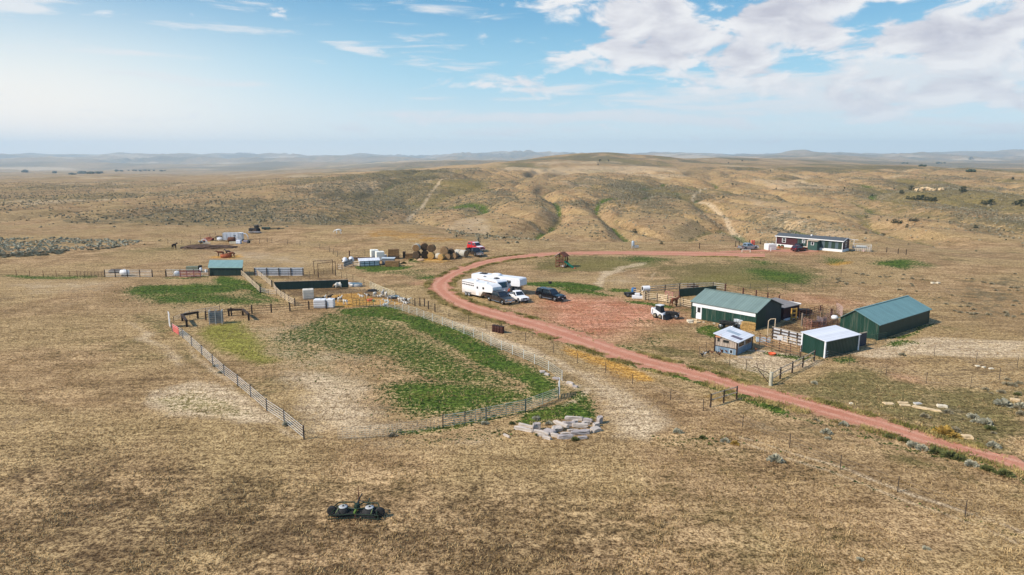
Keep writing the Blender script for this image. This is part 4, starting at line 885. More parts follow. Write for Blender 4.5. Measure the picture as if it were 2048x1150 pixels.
m.build('barge_board', WHITE, t)
MB().slab(w - .1, w + .04, -.06, .06, sk, he - .1).build('corner_trim', WHITE, t); MB().slab(-.04, .1, -.06, -.02, sk, he - .1).build('corner_trim', WHITE, t)
for x, ww, z0, z1 in ((w * .125, 1.1, 1.3, 2.65), (w * .43, .85, 1.65, 2.6)):
    f = MB().slab(x - ww / 2, x + ww / 2, -.07, -.031, z0, z1).build('window', WHITE, t); MB().slab(x - ww / 2 + .12, x + ww / 2 - .12, -.08, -.071, z0 + .12, (z0 + z1) / 2 - .05).build('pane', GLASS, f); MB().slab(x - ww / 2 + .12, x + ww / 2 - .12, -.08, -.071, (z0 + z1) / 2 + .05, z1 - .12).build('pane', GLASS, f)
f = MB().slab(w + .013, w + .07, d / 2 - .45, d / 2 + .45, 1.2, 2.9).build('window', WHITE, t); MB().slab(w + .071, w + .08, d / 2 - .32, d / 2 + .32, 1.32, 1.98).build('pane', GLASS, f); MB().slab(w + .071, w + .08, d / 2 - .32, d / 2 + .32, 2.1, 2.78).build('pane', GLASS, f)
[MB().slab(w * x, w * x1, -.05, -.004, sk, he - .12).build('pine_siding', DKG, t) for x, x1 in ((.355, .385), (.45, .49))]
# entry porch
x0, x1 = w * .535, w * .675; pr = MB().slab(x0, x1, -1.9, -.03, .1, 2.75).build('porch', ribbed('porch_green_walling', (.03, .075, .062), .3, .6), t)
MB().hexa([(x0 - .3, -2.3, 2.62), (x1 + .2, -2.3, 2.62), (x1 + .2, -.04, 2.9), (x0 - .3, -.04, 2.9)], [(x0 - .3, -2.3, 2.7), (x1 + .2, -2.3, 2.7), (x1 + .2, -.04, 2.98), (x0 - .3, -.04, 2.98)]).build('porch_roof', TIMBER, pr)
MB().slab(x0 - 1.0, x0 - .02, -.06, -.031, .8, 2.6).build('door', mat('tan_door', (.55, .42, .36), .6), t)
MB().slab((x0 + x1) / 2 - .4, (x0 + x1) / 2 + .4, -1.95, -1.901, 1.5, 2.4).build('porch_window', WHITE, pr); MB().slab((x0 + x1) / 2 - .28, (x0 + x1) / 2 + .28, -1.96, -1.951, 1.6, 2.3).build('porch_pane', GLASS, pr)
ORD = mat('orange_timber', (.42, .23, .12), .85)
dk = MB(); dk.slab(x0 - 3.2, x0 - .02, -2.4, -.5, .55, .68); [dk.slab(xx - .06, xx + .06, -2.35, -2.23, -.1, .55) for xx in (x0 - 3.1, x0 - 1.6, x0 - .2)]
for k in range(3): dk.slab(x0 - 3.6 - k * .35, x0 - 3.21 - k * .35, -2.2, -1.0, .35 - k * .16, .42 - k * .16)
dk.build('deck', ORD, t)
MB().slab(w * .49, w * .51, d * .4 - .2, d * .4 + .2, hp - .2, hp + .25).build('roof_vent', WHITE, t)
HOME = (lo, rz, w, d)
# fenced deck at the home's end
A, B = at(1704, 502), at(1742, 504); t = thing('deck', 'raised grey and white timber deck with railings at the end of the mobile home', 'deck', A, ang(A, B)); L_ = math.hypot(B.x - A.x, B.y - A.y)
MB().slab(0, L_, 0, 3.6, .75, .88).build('floor', TIMBER, t)
m = MB(); [m.slab(L_ * k / 10 - .04, L_ * k / 10 + .04, -.04, .04, 0, 1.65) for k in range(11)]; m.slab(0, L_, -.05, .05, 1.62, 1.7); m.slab(0, L_, -.03, .03, .74, .80)
[m.slab(L_ - .04, L_ + .04, 3.6 * k / 5 - .04, 3.6 * k / 5 + .04, 0, 1.65) for k in range(6)]; m.slab(L_ - .05, L_ + .05, 0, 3.6, 1.62, 1.7); m.slab(0, L_, 3.55, 3.65, 1.62, 1.7); m.build('railing', mat('pale_grey_timber', (.5, .48, .44), .8), t)
m = MB(); [m.slab(.4 + k * .35, .62 + k * .35, -.02, .02, .1, .74) for k in range(int(L_ / .35) - 1)]; m.build('skirting', TIMBER, t)
m = MB(); m.tube((.3, .4, .88), (.3, .4, 3.1), .05); m.slab(-.3, 1.3, .34, .46, 3.06, 3.14); m.build('post_arm', WHITE, t)
MB().slab(L_ * .2, L_ * .75, .5, 1.6, 1.0, 1.5).build('planter', mat('faded_tub', (.36, .40, .42), .7), t)
MB().tube((L_ * .6, -.35, .3), (L_ * .6, .2, .3), .3, 10).build('drum', mat('pinkish_drum', (.5, .36, .32), .7), t)

# ------------------------------------------------------------------ vehicles
def wheel(root, x, y, r, wd, rimm, name='wheel', spoke=True):
    s = 1 if y > 0 else -1; M = Matrix.Translation((0, 0, 0)) @ Matrix.Rotation(-s * math.pi / 2, 4, 'X')
    m = MB(); m.lathe([(r * .62, -wd / 2), (r * .93, -wd / 2), (r, -wd * .34), (r, wd * .34), (r * .93, wd / 2), (r * .62, wd / 2)], 18, M)
    o = m.build(name, BLACK, root, (x, y, r))
    m = MB(); m.lathe([(r * .64, wd / 2 - .02), (r * .60, wd / 2 + .012), (r * .30, wd / 2 - .03), (r * .16, wd / 2 + .02), (.01, wd / 2 + .02)], 18, M, False); m.build('rim', rimm, o); return o
def arch(xc, r, z0, n=7):   # points of a wheel arch from front to back, over the top
    return [(xc + r * math.cos(math.pi * k / n), z0 + r * math.sin(math.pi * k / n) * 1.0) for k in range(n + 1)]
LAMP = mat('lamp_glass', (.62, .64, .66), .12, .3, 0); TAIL = mat('red_lamp', (.30, .012, .01), .25)
def pickup(name, label, loc, rz, paint, L=6.0, W=2.0, Hh=1.95, wb=3.95, wr=.41, rim=CHROME, bump=CHROME, grille=BLACKM, cap=None, roofm=None, hood=None, cab_len=2.35, rear_box='bed', flat=False, dirt=None, suv=False, handles=True):
    """x forward; front axle at x = wb/2 + .1"""
    t = thing(name, label, 'car' if suv else 'pickup truck', loc, rz); fx, rx = wb / 2 + .12, -wb / 2 + .12
    xf, xr = L / 2, -L / 2; zb = .46; bl = Hh * .62; hz = Hh * .575; hw = W / 2; ra = wr + .10
    cabf = fx - .78; cabr = cabf - cab_len; xb = cabr if not suv else xr + .05
    # main body: nose, hood and lower cab
    pl = [(xf - .05, zb + .05), (xf, zb + .35), (xf - .06, hz - .10), (xf - .25, hz), (cabf + .12, bl), (xb, bl), (xb, zb)]
    if suv: pl += arch(rx, ra, zb)[::-1]
    pl += arch(fx, ra, zb)[::-1]
    m = MB(); m.prism(pl, -hw, hw); m.build('body', paint, t, bevel=.05)
    if hood: MB().hexa([(cabf + .15, -hw + .14, bl + .004), (xf - .3, -hw + .14, hz + .004), (xf - .3, hw - .14, hz + .004), (cabf + .15, hw - .14, bl + .004)], [(cabf + .15, -hw + .2, bl + .05), (xf - .34, -hw + .2, hz + .03), (xf - .34, hw - .2, hz + .03), (cabf + .15, hw - .2, bl + .05)]).build('hood', hood, t)
    MB().slab(xb + .02, fx - ra - .06, -hw + .06, hw - .06, zb - .10, zb - .002).build('sill', BLACKM, t)
    # greenhouse
    rb = xb if not suv else xr + .12; ins = .17; tf, tr = cabf - .72, rb + (.10 if not suv else .38)
    B4 = [(cabf + .1, -hw + .05, bl), (cabf + .1, hw - .05, bl), (rb, hw - .05, bl), (rb, -hw + .05, bl)]; T4 = [(tf, -hw + ins, Hh - .05), (tf, hw - ins, Hh - .05), (tr, hw - ins, Hh - .05), (tr, -hw + ins, Hh - .05)]
    m = MB(); m.hexa(B4[::-1], T4[::-1]); cb = m.build('cab', paint, t, bevel=.04)
    MB().hexa([(tf + .03, -hw + ins, Hh - .048), (tf + .03, hw - ins, Hh - .048), (tr - .02, hw - ins, Hh - .048), (tr - .02, -hw + ins, Hh - .048)][::-1], [(tf - .12, -hw + ins + .1, Hh + .02), (tf - .12, hw - ins - .1, Hh + .02), (tr + .1, hw - ins - .1, Hh + .02), (tr + .1, -hw + ins + .1, Hh + .02)][::-1]).build('roof', roofm or paint, cb)
    fr = [B4[0], B4[1], T4[1], T4[0]]; panel(fr, .06, .94, .10, .93).build('windshield', GLASS, t)
    rr_ = [B4[2], B4[3], T4[3], T4[2]]; panel(rr_, .12, .88, .18, .86).build('rear_window', GLASS, t)
    for q in ([B4[3], B4[0], T4[0], T4[3]], [B4[1], B4[2], T4[2], T4[1]]):
        fl = q[0] == B4[3]; U = lambda a, b: (a, b) if fl else (1 - b, 1 - a)
        for a, b in ((.07, .46), (.50, .90)) if cab_len > 2 or suv else ((.08, .34), (.40, .90)): u0, u1 = U(a, b); panel(q, u0, u1, .12, .88).build('side_window', GLASS, t)
    for s in (-1, 1):
        m = MB()
        for xx in ((cabf - .02, cabf - 1.16, cabr + .05) if cab_len > 2 or suv else (cabf - .02, cabr + .05)): m.slab(xx - .012, xx + .012, s * hw - .004, s * hw + .003, zb + .06, bl - .02)
        m.build('door_seam', BLACKM, t)
        m = MB()
        for xx in ((cabf - .95, cabf - 2.05) if cab_len > 2 or suv else (cabf - .95,)): m.slab(xx - .09, xx + .09, s * (hw + .012) - .016, s * (hw + .012) + .016, bl - .18, bl - .12)
        m.build('door_handle', bump, t)
        mi = MB(); mi.box((cabf + .0, s * (hw + .13), bl + .13), (.10, .22, .20)); mi.build('mirror', BLACKM, t)
        MB().box((xf - .055, s * (hw - .27), hz - .20), (.10, .42, .22)).build('headlight', LAMP, t)
    MB().box((xf - .01, 0, hz - .26), (.08, W - 1.02, .40)).build('grille', grille, t, bevel=.015)
    m = MB()
    for k in range(3): m.box((xf + .035, 0, hz - .40 + k * .14), (.02, W - 1.1, .035))
    m.build('grille_bar', CHROME if grille is not BLACKM else GREYP, t)
    MB().box((xf + .04, 0, zb + .12), (.20, W - .02, .26)).build('front_bumper', bump, t, bevel=.04); MB().box((xf + .146, 0, zb + .13), (.02, .34, .14)).build('number_plate', WHITE, t)
    if suv:
        for s in (-1, 1): MB().box((xr + .02, s * (hw - .17), bl - .10), (.12, .3, .26)).build('tail_light', TAIL, t)
        MB().box((xr, 0, zb + .12), (.2, W - .04, .28)).build('rear_bumper', bump, t, bevel=.04)
    elif flat:
        MB().slab(xr, cabr - .06, -hw - .12, hw + .12, .92, 1.04).build('flat_bed', BLACKM, t)
        m = MB(); m.slab(cabr - .16, cabr - .08, -hw, hw, 1.04, 1.75); m.slab(xr, cabr - .16, -hw - .12, -hw - .04, 1.04, 1.50); m.slab(xr, cabr - .16, hw + .04, hw + .12, 1.04, 1.50); m.slab(xr, xr + .08, -hw, hw, 1.04, 1.50); m.build('side_rack', BLACKM, t)
        MB().slab(xr + .3, cabr - .05, -.5, .5, .5, .915).build('chassis', BLACKM, t)
        for s in (-1, 1): MB().box((xr - .02, s * (hw - .1), .82), (.06, .3, .14)).build('tail_light', TAIL, t)
    else:
        pb = [(xr, bl - .02), (xr, zb + .1)] + arch(rx, ra, zb)[::-1][:] + [(cabr - .03, zb), (cabr - .03, bl - .02)]
        for s in (-1, 1): MB().prism(pb, s * hw, s * (hw - .12)).build('bed_side', paint, t)
        m = MB(); m.slab(xr + .05, cabr - .03, -hw + .12, hw - .12, .82, .88); m.slab(cabr - .09, cabr - .03, -hw + .12, hw - .12, .88, bl - .04)
        for s in (-1, 1): m.box((rx, s * (hw - .24), .98), (.95, .22, .2))
        m.build('bed_floor', BLACKM, t); MB().slab(xr - .02, xr + .05, -hw + .13, hw - .13, .75, bl - .02).build('tailgate', paint, t)
        MB().slab(xr + .2, cabr - .1, -.55, .55, .5, .80).build('chassis', BLACKM, t); MB().box((xr - .1, 0, .62), (.2, W - .1, .2)).build('rear_bumper', bump, t, bevel=.03)
        for s in (-1, 1): MB().box((xr - .01, s * (hw - .07), bl - .22), (.05, .13, .36)).build('tail_light', TAIL, t)
        if cap:
            b_ = [(cabr - .05, -hw + .02, bl), (cabr - .05, hw - .02, bl), (xr + .02, hw - .02, bl), (xr + .02, -hw + .02, bl)]; t_ = [(cabr - .1, -hw + .16, Hh - .03), (cabr - .1, hw - .16, Hh - .03), (xr + .22, hw - .16, Hh - .03), (xr + .22, -hw + .16, Hh - .03)]
            cp_ = MB().hexa(b_[::-1], t_[::-1]).build('canopy', cap, t, bevel=.05)
            for q in ([b_[3], b_[0], t_[0], t_[3]], [b_[1], b_[2], t_[2], t_[1]], [b_[2], b_[3], t_[3], t_[2]]): panel(q, .1, .9, .22, .84).build('canopy_window', GLASS, cp_)
    if not suv and not flat and L > 5.6:
        for s in (-1, 1): MB().tube((fx - ra - .1, s * (hw + .06), zb - .06), (cabr + .1, s * (hw + .06), zb - .06), .05).build('side_step', CHROME, t)
    for x in (fx, rx):
        for s in (-1, 1): wheel(t, x, s * (hw - .14), wr, .27, rim)
    MB().slab(rx - .06, rx + .06, -hw + .2, hw - .2, wr - .06, wr + .06).build('axle', BLACKM, t)
    return t
def paint(name, col, rough=.3, metal=.4, dust=.25): return mat(name, col, rough, metal, .04, .8, spec=.5, dirt=(.75, dust, (.30, .22, .16, 1)))
def place(rear, front, W, wb):
    """from the ground contacts of the near-side wheels: centre and heading"""
    r, f = at(*rear), at(*front); h = ang(r, f); d = Vector((math.cos(h), math.sin(h), 0)); n = Vector((-d.y, d.x, 0))
    if n.y < 0: n = -n
    c = (r + f) / 2 + n * (W / 2 - .1) - d * .12; c.z = H(c.x, c.y); return c, h
GUN = paint('gunmetal_paint', (.085, .072, .066), .28, .7, .35); WPAINT = paint('white_truck_paint', (.82, .82, .83), .25, 0, .4); BPAINT = paint('black_paint', (.008, .008, .011), .16, .1, .05)
SILV = paint('silver_blue_paint', (.42, .48, .54), .25, .7, .2); MARP = paint('maroon_paint', (.085, .012, .026), .2, .4, .15); REDP = paint('bright_red_paint', (.50, .012, .018), .3, 0, .1)
c, h = place((978.5, 602), (1004.5, 609.5), 2.05, 4); pickup('pickup_truck', 'dusty grey crew cab pickup hitched to the white gooseneck horse trailer', c, h, GUN, 6.2, 2.05, 2.0, 4.05, bump=CHROME, grille=CHROME); GT = (c, h)
d_ = Vector((math.cos(h), math.sin(h), 0)); n_ = Vector((-d_.y, d_.x, 0)); 
hw_ = h - R(8); f_ = at(1038, 606); c2 = f_ - Vector((math.cos(hw_), math.sin(hw_), 0)) * 1.75 + Vector((-math.sin(hw_), math.cos(hw_), 0)) * .8; c2.z = H(c2.x, c2.y)
pickup('pickup_truck', 'small white extended cab pickup parked next to the grey one', c2, hw_, WPAINT, 5.0, 1.8, 1.78, 3.0, .37, rim=GREYP, bump=GREYP, grille=BLACKM, cab_len=1.75)
c, h = place((1080.5, 597), (1109.5, 603.5), 2.0, 3.65); pickup('pickup_truck', 'black pickup with a black canopy over its bed, parked alone on the gravel', c, h, BPAINT, 5.8, 2.0, 1.9, 3.65, .40, cap=BPAINT, bump=BPAINT, grille=BLACKM)
f_ = at(949.5, 513.5); h3 = ang(at(913, 499), at(949.5, 514.5)); 
c = f_ - Vector((math.cos(h3), math.sin(h3), 0)) * 2.2 + Vector((-math.sin(h3), math.cos(h3), 0)) * .9; c.z = H(c.x, c.y)
pickup('flatbed_truck', 'black pickup with a long black flatbed and racks beside the round bales', c, h3, BPAINT, 7.0, 2.05, 1.95, 4.6, .42, flat=True, cab_len=1.8, bump=CHROME, grille=CHROME)
q = at(950, 503.5); pickup('pickup_truck', 'red pickup with a white roof and bonnet standing behind the black flatbed truck', q + Vector((.2, 1.5, 0)), h3 + R(12), REDP, 5.6, 2.0, 2.35, 3.5, .4, cap=REDP, roofm=WHITE, hood=WHITE, bump=CHROME, cab_len=1.8)
c, h = place((1491, 500.8), (1511, 499.6), 1.95, 3.6); pickup('pickup_truck', 'silver blue pickup parked on the driveway beside the white box tank', c, h, SILV, 5.7, 1.95, 1.88, 3.6, .4)
c, h = place((1597, 504), (1609, 501.2), 1.85, 2.7); c = at(1598, 502.6); pickup('suv', 'dark maroon car parked in front of the mobile home deck', c, R(28), MARP, 4.6, 1.85, 1.65, 2.7, .36, suv=True, cab_len=2.2, bump=MARP)
c = at(1601, 496.6); pickup('suv', 'black car half hidden behind the maroon one by the home wall', c, R(40), BPAINT, 4.4, 1.8, 1.45, 2.6, .34, suv=True, cab_len=2.1, bump=BPAINT)
c = at(1593, 495.8) ; t = thing('grill', 'grey covered barbecue against the maroon siding of the home', 'grill', c, 0); MB().lathe([(.45, .7), (.55, 1.0), (.5, 1.3), (.2, 1.5)], 12).build('hood', GREYP, t); MB().slab(-.4, .4, -.3, .3, 0, .69).build('cart', GREYS, t)

# gooseneck horse trailer
def ridge_box(t, name, prof, w, m, bevel=.06):
    return MB().prism(prof, -w / 2, w / 2).build(name, m, t, bevel=bevel)
def axle_pair(t, xs, w, r, rim=WHITE):
    for x in xs:
        for s in (-1, 1): wheel(t, x, s * (w / 2 - .02), r, .22, rim)
r1, r2 = at(932.6, 591), at(938.6, 592.8); hT = ang(at(926, 589), at(963, 597.5)); dT = Vector((math.cos(hT), math.sin(hT), 0)); nT = Vector((-dT.y, dT.x, 0))
ax = (r1 + r2) / 2 + nT * 1.1; ax.z = H(ax.x, ax.y)
t = thing('horse_trailer', 'long white gooseneck horse trailer with a row of slot windows, hitched to a pickup', 'trailer', ax, hT)
xr, xf, xn = -1.7, 3.55, 7.0; wT = 2.2
prof = [(xr, .45), (xr, 2.75), (xr + .1, 2.85), (xn - .8, 2.85), (xn - .05, 2.5), (xn, 2.1), (xn - .15, 1.5), (xf + .75, 1.38), (xf, .45)]
ridge_box(t, 'body', prof, wT, WHITE_DUSTY)
m = MB(); m.slab(xr - .02, 1.75, -wT / 2 - .03, wT / 2 + .03, 2.48, 2.62); m.build('trim_stripe', GREYP, t)
for k in range(7):
    for s in (-1, 1): MB().slab(xr + .15 + k * .5, xr + .53 + k * .5, s * wT / 2 - .015, s * wT / 2 + .015, 2.05, 2.25).build('slot_window', BLACK, t)
for s in (-1, 1):
    dr = MB().slab(2.35, 3.15, s * wT / 2 - .02, s * wT / 2 + .02, .55, 2.35).build('door', WHITE, t); MB().slab(2.6, 3.0, s * wT / 2 - .03, s * wT / 2 + .03, 1.75, 2.15).build('door_window', BLACK, dr)
    MB().slab(4.2, 4.7, s * wT / 2 - .02, s * wT / 2 + .02, 1.85, 2.25).build('side_window', BLACK, t)
    MB().slab(-1.0, 1.0, s * (wT / 2 + .12) - .13, s * (wT / 2 + .12) + .13, .80, .86).build('fender', GREYM, t)
m = MB(); m.tube((xn - .6, 0, 1.5), (xn - .6, 0, .95), .08); m.tube((xf + .5, .5, 1.4), (xf + .5, .5, .15), .05); m.slab(xr, xf, -.5, .5, .32, .45); m.build('hitch', BLACKM, t)
m = MB(); m.box((1.2, 0, 2.9), (.6, .6, .14)); m.box((4.2, 0, 2.9), (.5, .5, .12)); m.build('roof_vent', WHITE, t)
axle_pair(t, (-.42, .42), wT, .37)
# travel trailer with large front window
hb = hT - R(3); p = at(1001.5, 592) ; dv_ = Vector((math.cos(hb), math.sin(hb), 0)); nv_ = Vector((-dv_.y, dv_.x, 0))
org = p - dv_ * 3.0 + nv_ * .6; org.z = H(org.x, org.y)
t = thing('travel_trailer', 'white camping trailer with a wide dark front window, between two gooseneck trailers', 'trailer', org, hb)
prof = [(-3.6, .5), (-3.7, 2.4), (-3.5, 2.85), (2.3, 2.85), (2.75, 2.6), (3.15, 1.4), (3.05, .55)]
ridge_box(t, 'body', prof, 2.35, WHITE)
panel([(2.75, -1.175, 2.6), (2.75, 1.175, 2.6), (3.15, 1.175, 1.4), (3.15, -1.175, 1.4)][::-1], .08, .92, .05, .88, .03).build('front_window', GLASS, t)
for x0, x1 in ((-3.2, -2.6), (-1.2, .3), (.7, 1.5)):
    for s in (-1, 1): MB().slab(x0, x1, s * 1.175 - .015, s * 1.175 + .015, 1.85, 2.35).build('side_window', GLASS, t)
MB().slab(-3.4, 2.2, -1.195, 1.195, 2.42, 2.50).build('stripe', mat('tan_stripe', (.35, .22, .17), .5), t)
m = MB(); m.box((-2.5, 0, 2.9), (.5, .5, .12)); m.box((.8, .2, 2.93), (.9, .7, .2)); m.build('roof_unit', BLACKM, t)
m = MB(); m.tube((3.0, .6, .55), (4.2, 0, .55), .05); m.tube((3.0, -.6, .55), (4.2, 0, .55), .05); m.tube((4.1, 0, .1), (4.1, 0, .9), .05); m.build('tongue', BLACKM, t); MB().lathe([(.18, .6), (.18, 1.0), (.1, 1.1)], 12, Matrix.Translation((3.4, 0, 0))).build('gas_bottle', WHITE, t)
axle_pair(t, (-.5, .35), 2.2, .34)
# tall living-quarter gooseneck
p = at(1014, 591); hc = hT + R(14); dv_ = Vector((math.cos(hc), math.sin(hc), 0)); nv_ = Vector((-dv_.y, dv_.x, 0)); org = p - dv_ * 4.4 + nv_ * 2.4; org.z = H(org.x, org.y)
t = thing('gooseneck_trailer', 'tall white gooseneck living-quarter trailer with a raised nose and spare wheel under it', 'trailer', org, hc)
prof = [(-4.6, .5), (-4.7, 2.9), (-4.5, 3.1), (6.2, 3.1), (6.45, 2.9), (6.5, 1.8), (6.3, 1.62), (4.3, 1.6), (4.0, .5)]
ridge_box(t, 'body', prof, 2.4, WHITE)
for s in (-1, 1):
    for x0, x1 in ((3.6, 4.0), (4.05, 4.45), (-1.2, -.4)): MB().slab(x0, x1, s * 1.2 - .015, s * 1.2 + .015, 2.1, 2.6).build('side_window', GLASS, t)
m = MB(); m.tube((4.3, 0, .85), (4.55, 0, .85), .42, 16); sp_ = m.build('spare_wheel', BLACK, t); MB().tube((4.56, 0, .85), (4.6, 0, .85), .26, 14).build('rim', WHITE, sp_)
m = MB(); [m.tube((5.9, y, 1.6), (5.9, y, .1), .05) for y in (-.7, .7)]; m.tube((6.0, 0, 1.6), (6.0, 0, .9), .09); m.slab(-4.4, 4.0, -.5, .5, .35, .5); m.build('landing_leg', BLACKM, t); MB().slab(4.7, 5.5, -.6, .6, .6, 1.3).build('gear_box', GREYP, t)
MB().lathe([(.75, 3.1), (.75, 3.35), (.5, 3.45)], 12, Matrix.Translation((.5, 0, 0)) @ Matrix.Scale(1.3, 4, (1, 0, 0))).build('roof_unit', WHITE, t); m = MB(); m.box((-2.6, 0, 3.17), (1.3, .9, .14)); m.build('roof_rack', BLACKM, t)
axle_pair(t, (-.5, .4), 2.3, .38)
# ------------------------------------------------------------------ fences and pens
LEFTF = [(345,663),(366,676),(384,692),(404,710),(426,730),(449,751),(476,772),(502,794),(534,822),(569,846),(608,879)]
pipe_panels('arena_fence', 'long chalky pipe panel fence with dark posts down the bare west side of the arena', LEFTF, WHITEPIPE, 1.2, 5, 1, .017, None, 0, TPOST, .075, 1.35)
pipe_panels('arena_fence', 'pale pipe panel fence curving along the lush green edge of the arena', [(1124,762),(1097,742),(1069,728),(1047,718),(1025,709),(1003,700),(982,691),(965,682),(947,675),(928,668),(905,658),(885,650),(865,643),(848,637),(834,631),(818,626),(805,622),(790,618),(776,615),(761,613),(747,612)], mat('pale_green_grey_pipe', (.42,.46,.40), .5, .2, .15), 1.2, 5, 1, .018, None, 0, WHITEPIPE, .035, 1.25)
pipe_panels('arena_fence', 'faint thin wire panel fence across the bare near end of the arena', [(676,880),(730,877),(785,873),(835,865),(886,856)], mat('thin_pale_pipe', (.46,.42,.34), .6, .1, .2), 1.15, 6, 1, .011, None, 5)
pipe_panels('arena_fence', 'sturdy grey-green pipe gates closing the arena beside the concrete rubble', [(886,856),(930,849),(972,840),(1051,823),(1117,798)], mat('sage_green_pipe', (.36,.40,.32), .5, .2, .15), 1.25, 6, 1, .03, None, 1, TPOST, .05, 1.35)
q0, q1 = at(1117, 797), at(1125, 765); t = thing('leaning_gate', 'narrow white gate leaning at the arena corner above the rubble', 'gate', q0, ang(q0, q1)); Lg = 1.3
m = MB(); [m.slab(0, Lg, -.02, .02, .2 + .28 * k, .36 + .28 * k) for k in range(6)]; m.build('board', WHITE, t); m = MB(); m.slab(-.05, .05, -.04, .04, 0, 1.9); m.slab(Lg - .05, Lg + .05, -.04, .04, 0, 1.9); m.build('post', WHITEPIPE, t)
q0, q1 = at(341, 655), at(345, 664); t = thing('board_gate', 'tall white board gate at the far corner of the arena', 'gate', at(338.5, 652), 0); a_ = ang(at(338.5, 652), at(344, 662)); t.rotation_euler[2] = a_; Lg = 1.6
m = MB(); [m.slab(Lg * k / 5, Lg * k / 5 + .25, -.03, .03, .1, 2.3) for k in range(5)]; m.build('upright_board', WHITE, t); m = MB(); [m.slab(0, Lg + .1, .031, .07, z, z + .1) for z in (.3, 1.2, 2.0)]; m.build('cross_rail', WHITE, t)
q0, q1 = at(345, 664), at(357, 672); t = thing('painted_barrier', 'faded red and white panel fixed inside the pipe fence below the tall board gate', 'barrier', q0, ang(q0, q1)); Lg = math.hypot(q1.x - q0.x, q1.y - q0.y)
m = MB(); [m.slab(0, Lg, .06, .09, .15 + .28 * k, .36 + .28 * k) for k in range(4)]; m.build('slat', mat('faded_red_paint', (.50, .10, .09), .7, 0, .25), t)
# timber barriers flanking the chute
def barrier(name, label, px, hh):
    P = [at(*p) for p in px]; o = P[0]; t = thing(name, label, 'barrier', o, 0)
    for a, b in zip(P, P[1:]):
        d = b - a; m = MB(); m.box(((a + b) / 2 - o) + Vector((0, 0, hh)), (d.length + .3, .3, .32), ang(a, b)); m.build('beam', POST, t)
    for p in P: MB().slab(-.14, .14, -.14, .14, -.2, hh - .165).build('post', POST, t, p - o, .4)
barrier('timber_barrier', 'low dark timber barrier bent in an L behind the tall white board gate', [(396,637),(365,642),(374,654)], 1.0)
barrier('timber_barrier', 'low dark timber barrier bent in an L nearest the brown rail fence', [(458,632),(486,631),(498,641)], 1.0)
p = at(433, 647); t = thing('roping_chute', 'narrow grey steel livestock chute standing between the two dark timber barriers', 'chute', p, R(15))
STEEL = mat('blue_grey_steel', (.16, .19, .21), .5, .4, .2)
for s in (-1, 1):
    m = MB(); [m.slab(-.9, .9, s * .5 - .03, s * .5 + .03, .15 + .3 * k, .33 + .3 * k) for k in range(6)]; m.build('side_panel', STEEL, t)
m = MB(); [m.slab(x - .05, x + .05, s * .56 - .05, s * .56 + .05, 0, 2.1) for x in (-.9, 0, .9) for s in (-1, 1)]; [m.slab(x - .05, x + .05, -.5, .5, 2.0, 2.1) for x in (-.9, .9)]; m.build('frame', GREYM, t)
MB().slab(.86, .92, -.42, .42, .1, 1.8).build('gate', STEEL, t)

fence('rail_fence', 'brown post and rail fence between the meadow and the arena', [(412,640),(463,632),(504,627),(543,625),(580,622),(618,619),(653,618)], (POST, BROWNPIPE), 1.35, (.45, .85, 1.25), .035, .12)
fence('rail_fence', 'thin brown rail running from the tall board gate towards the meadow corner', [(348,648),(380,636),(412,630),(440,625)], (TPOST, GREYM), 1.1, (.6, .85, 1.1), .025, .04)
pipe_panels('pipe_gate', 'green pipe gate panels closing the goat pen', [(706,613),(720,613),(733,613.5),(747,614)], GREENPIPE, 1.35, 5, 1, .035, None, 1)
fence('wire_fence', 'thin mesh fence across the middle of the goat pen', [(655,596),(682,596),(703,597),(731,597.5),(757,596),(790,604),(826,611)], (TPOST, WIRE), 1.25, (.3, .6, .9, 1.2), .010, .03)
CRM = dict(board=(.04, .085))
fence('board_fence', 'pale board fence slanting from the green shelter into the meadow', [(484,552),(490,556),(505,571),(513,578),(521,586)], (POST, CREAM), 1.25, (.35, .65, .95, 1.2), .03, .10, square=True, **CRM)
fence('board_fence', 'pale board fence slanting down towards the dark green windbreak', [(515,551),(524,558),(534,566),(544,574)], (POST, CREAM), 1.3, (.35, .65, .95, 1.22), .03, .08, square=True, **CRM)
fence('board_fence', 'brown and cream board fence at the goat pen side below the windbreak', [(549,578),(553,586),(562,595),(570,600),(578,606),(590,612)], (POST, CREAM), 1.3, (.35, .65, .95, 1.22), .03, .08, square=True, **CRM)
fence('rail_fence', 'short brown rail fence crossing the grass in front of the windbreak corner', [(521,586),(537,590),(553,592)], (TPOST, GREYM), 1.1, (.4, .7, 1.0), .02, .04)
def wallrun(name, label, A, B, h, m, cap=None, posts=3, back=True):
    a, b = at(*A), at(*B); t = thing(name, label, 'wall', a, ang(a, b)); L = math.hypot(b.x - a.x, b.y - a.y); dz = H(b.x, b.y) - a.z
    MB().slab(0, L, -.03, .03, min(0, dz), h).build('sheet', m, t)
    if cap: MB().slab(-.05, L + .05, -.08, .08, h + .003, h + .09).build('cap_board', cap, t)
    s = .14 if back else -.14
    pm = MB().slab(-.07, .07, -.07, .07, -.3, h - .02).mesh('post', POST)
    for k in range(posts + 1): put('post', pm, t, (.1 + (L - .2) * k / posts, s * .75, 0))
    return t, L
wallrun('windbreak_wall', 'long dark green metal windbreak wall at the back of the goat pen', (550, 580), (697, 575), 1.55, ribbed('blackish_green_sheet', (.004, .022, .020), .3, .5), TIMBER, 6)
t, L = wallrun('windbreak_wall', 'white slatted windbreak wall on dark posts behind the green paddock', (509, 551), (607.5, 551), 1.65, mat('white_sheet', (.62, .62, .64), .5, 0, .12, streak=(1.5, .5, (.42, .42, .44, 1))), GREYM, 4, back=False)
m = MB(); [m.slab(-.1, L + .1, -.10, -.045, z, z + .10) for z in (.35, .8, 1.25)]; m.build('rail', BLACKM, t)
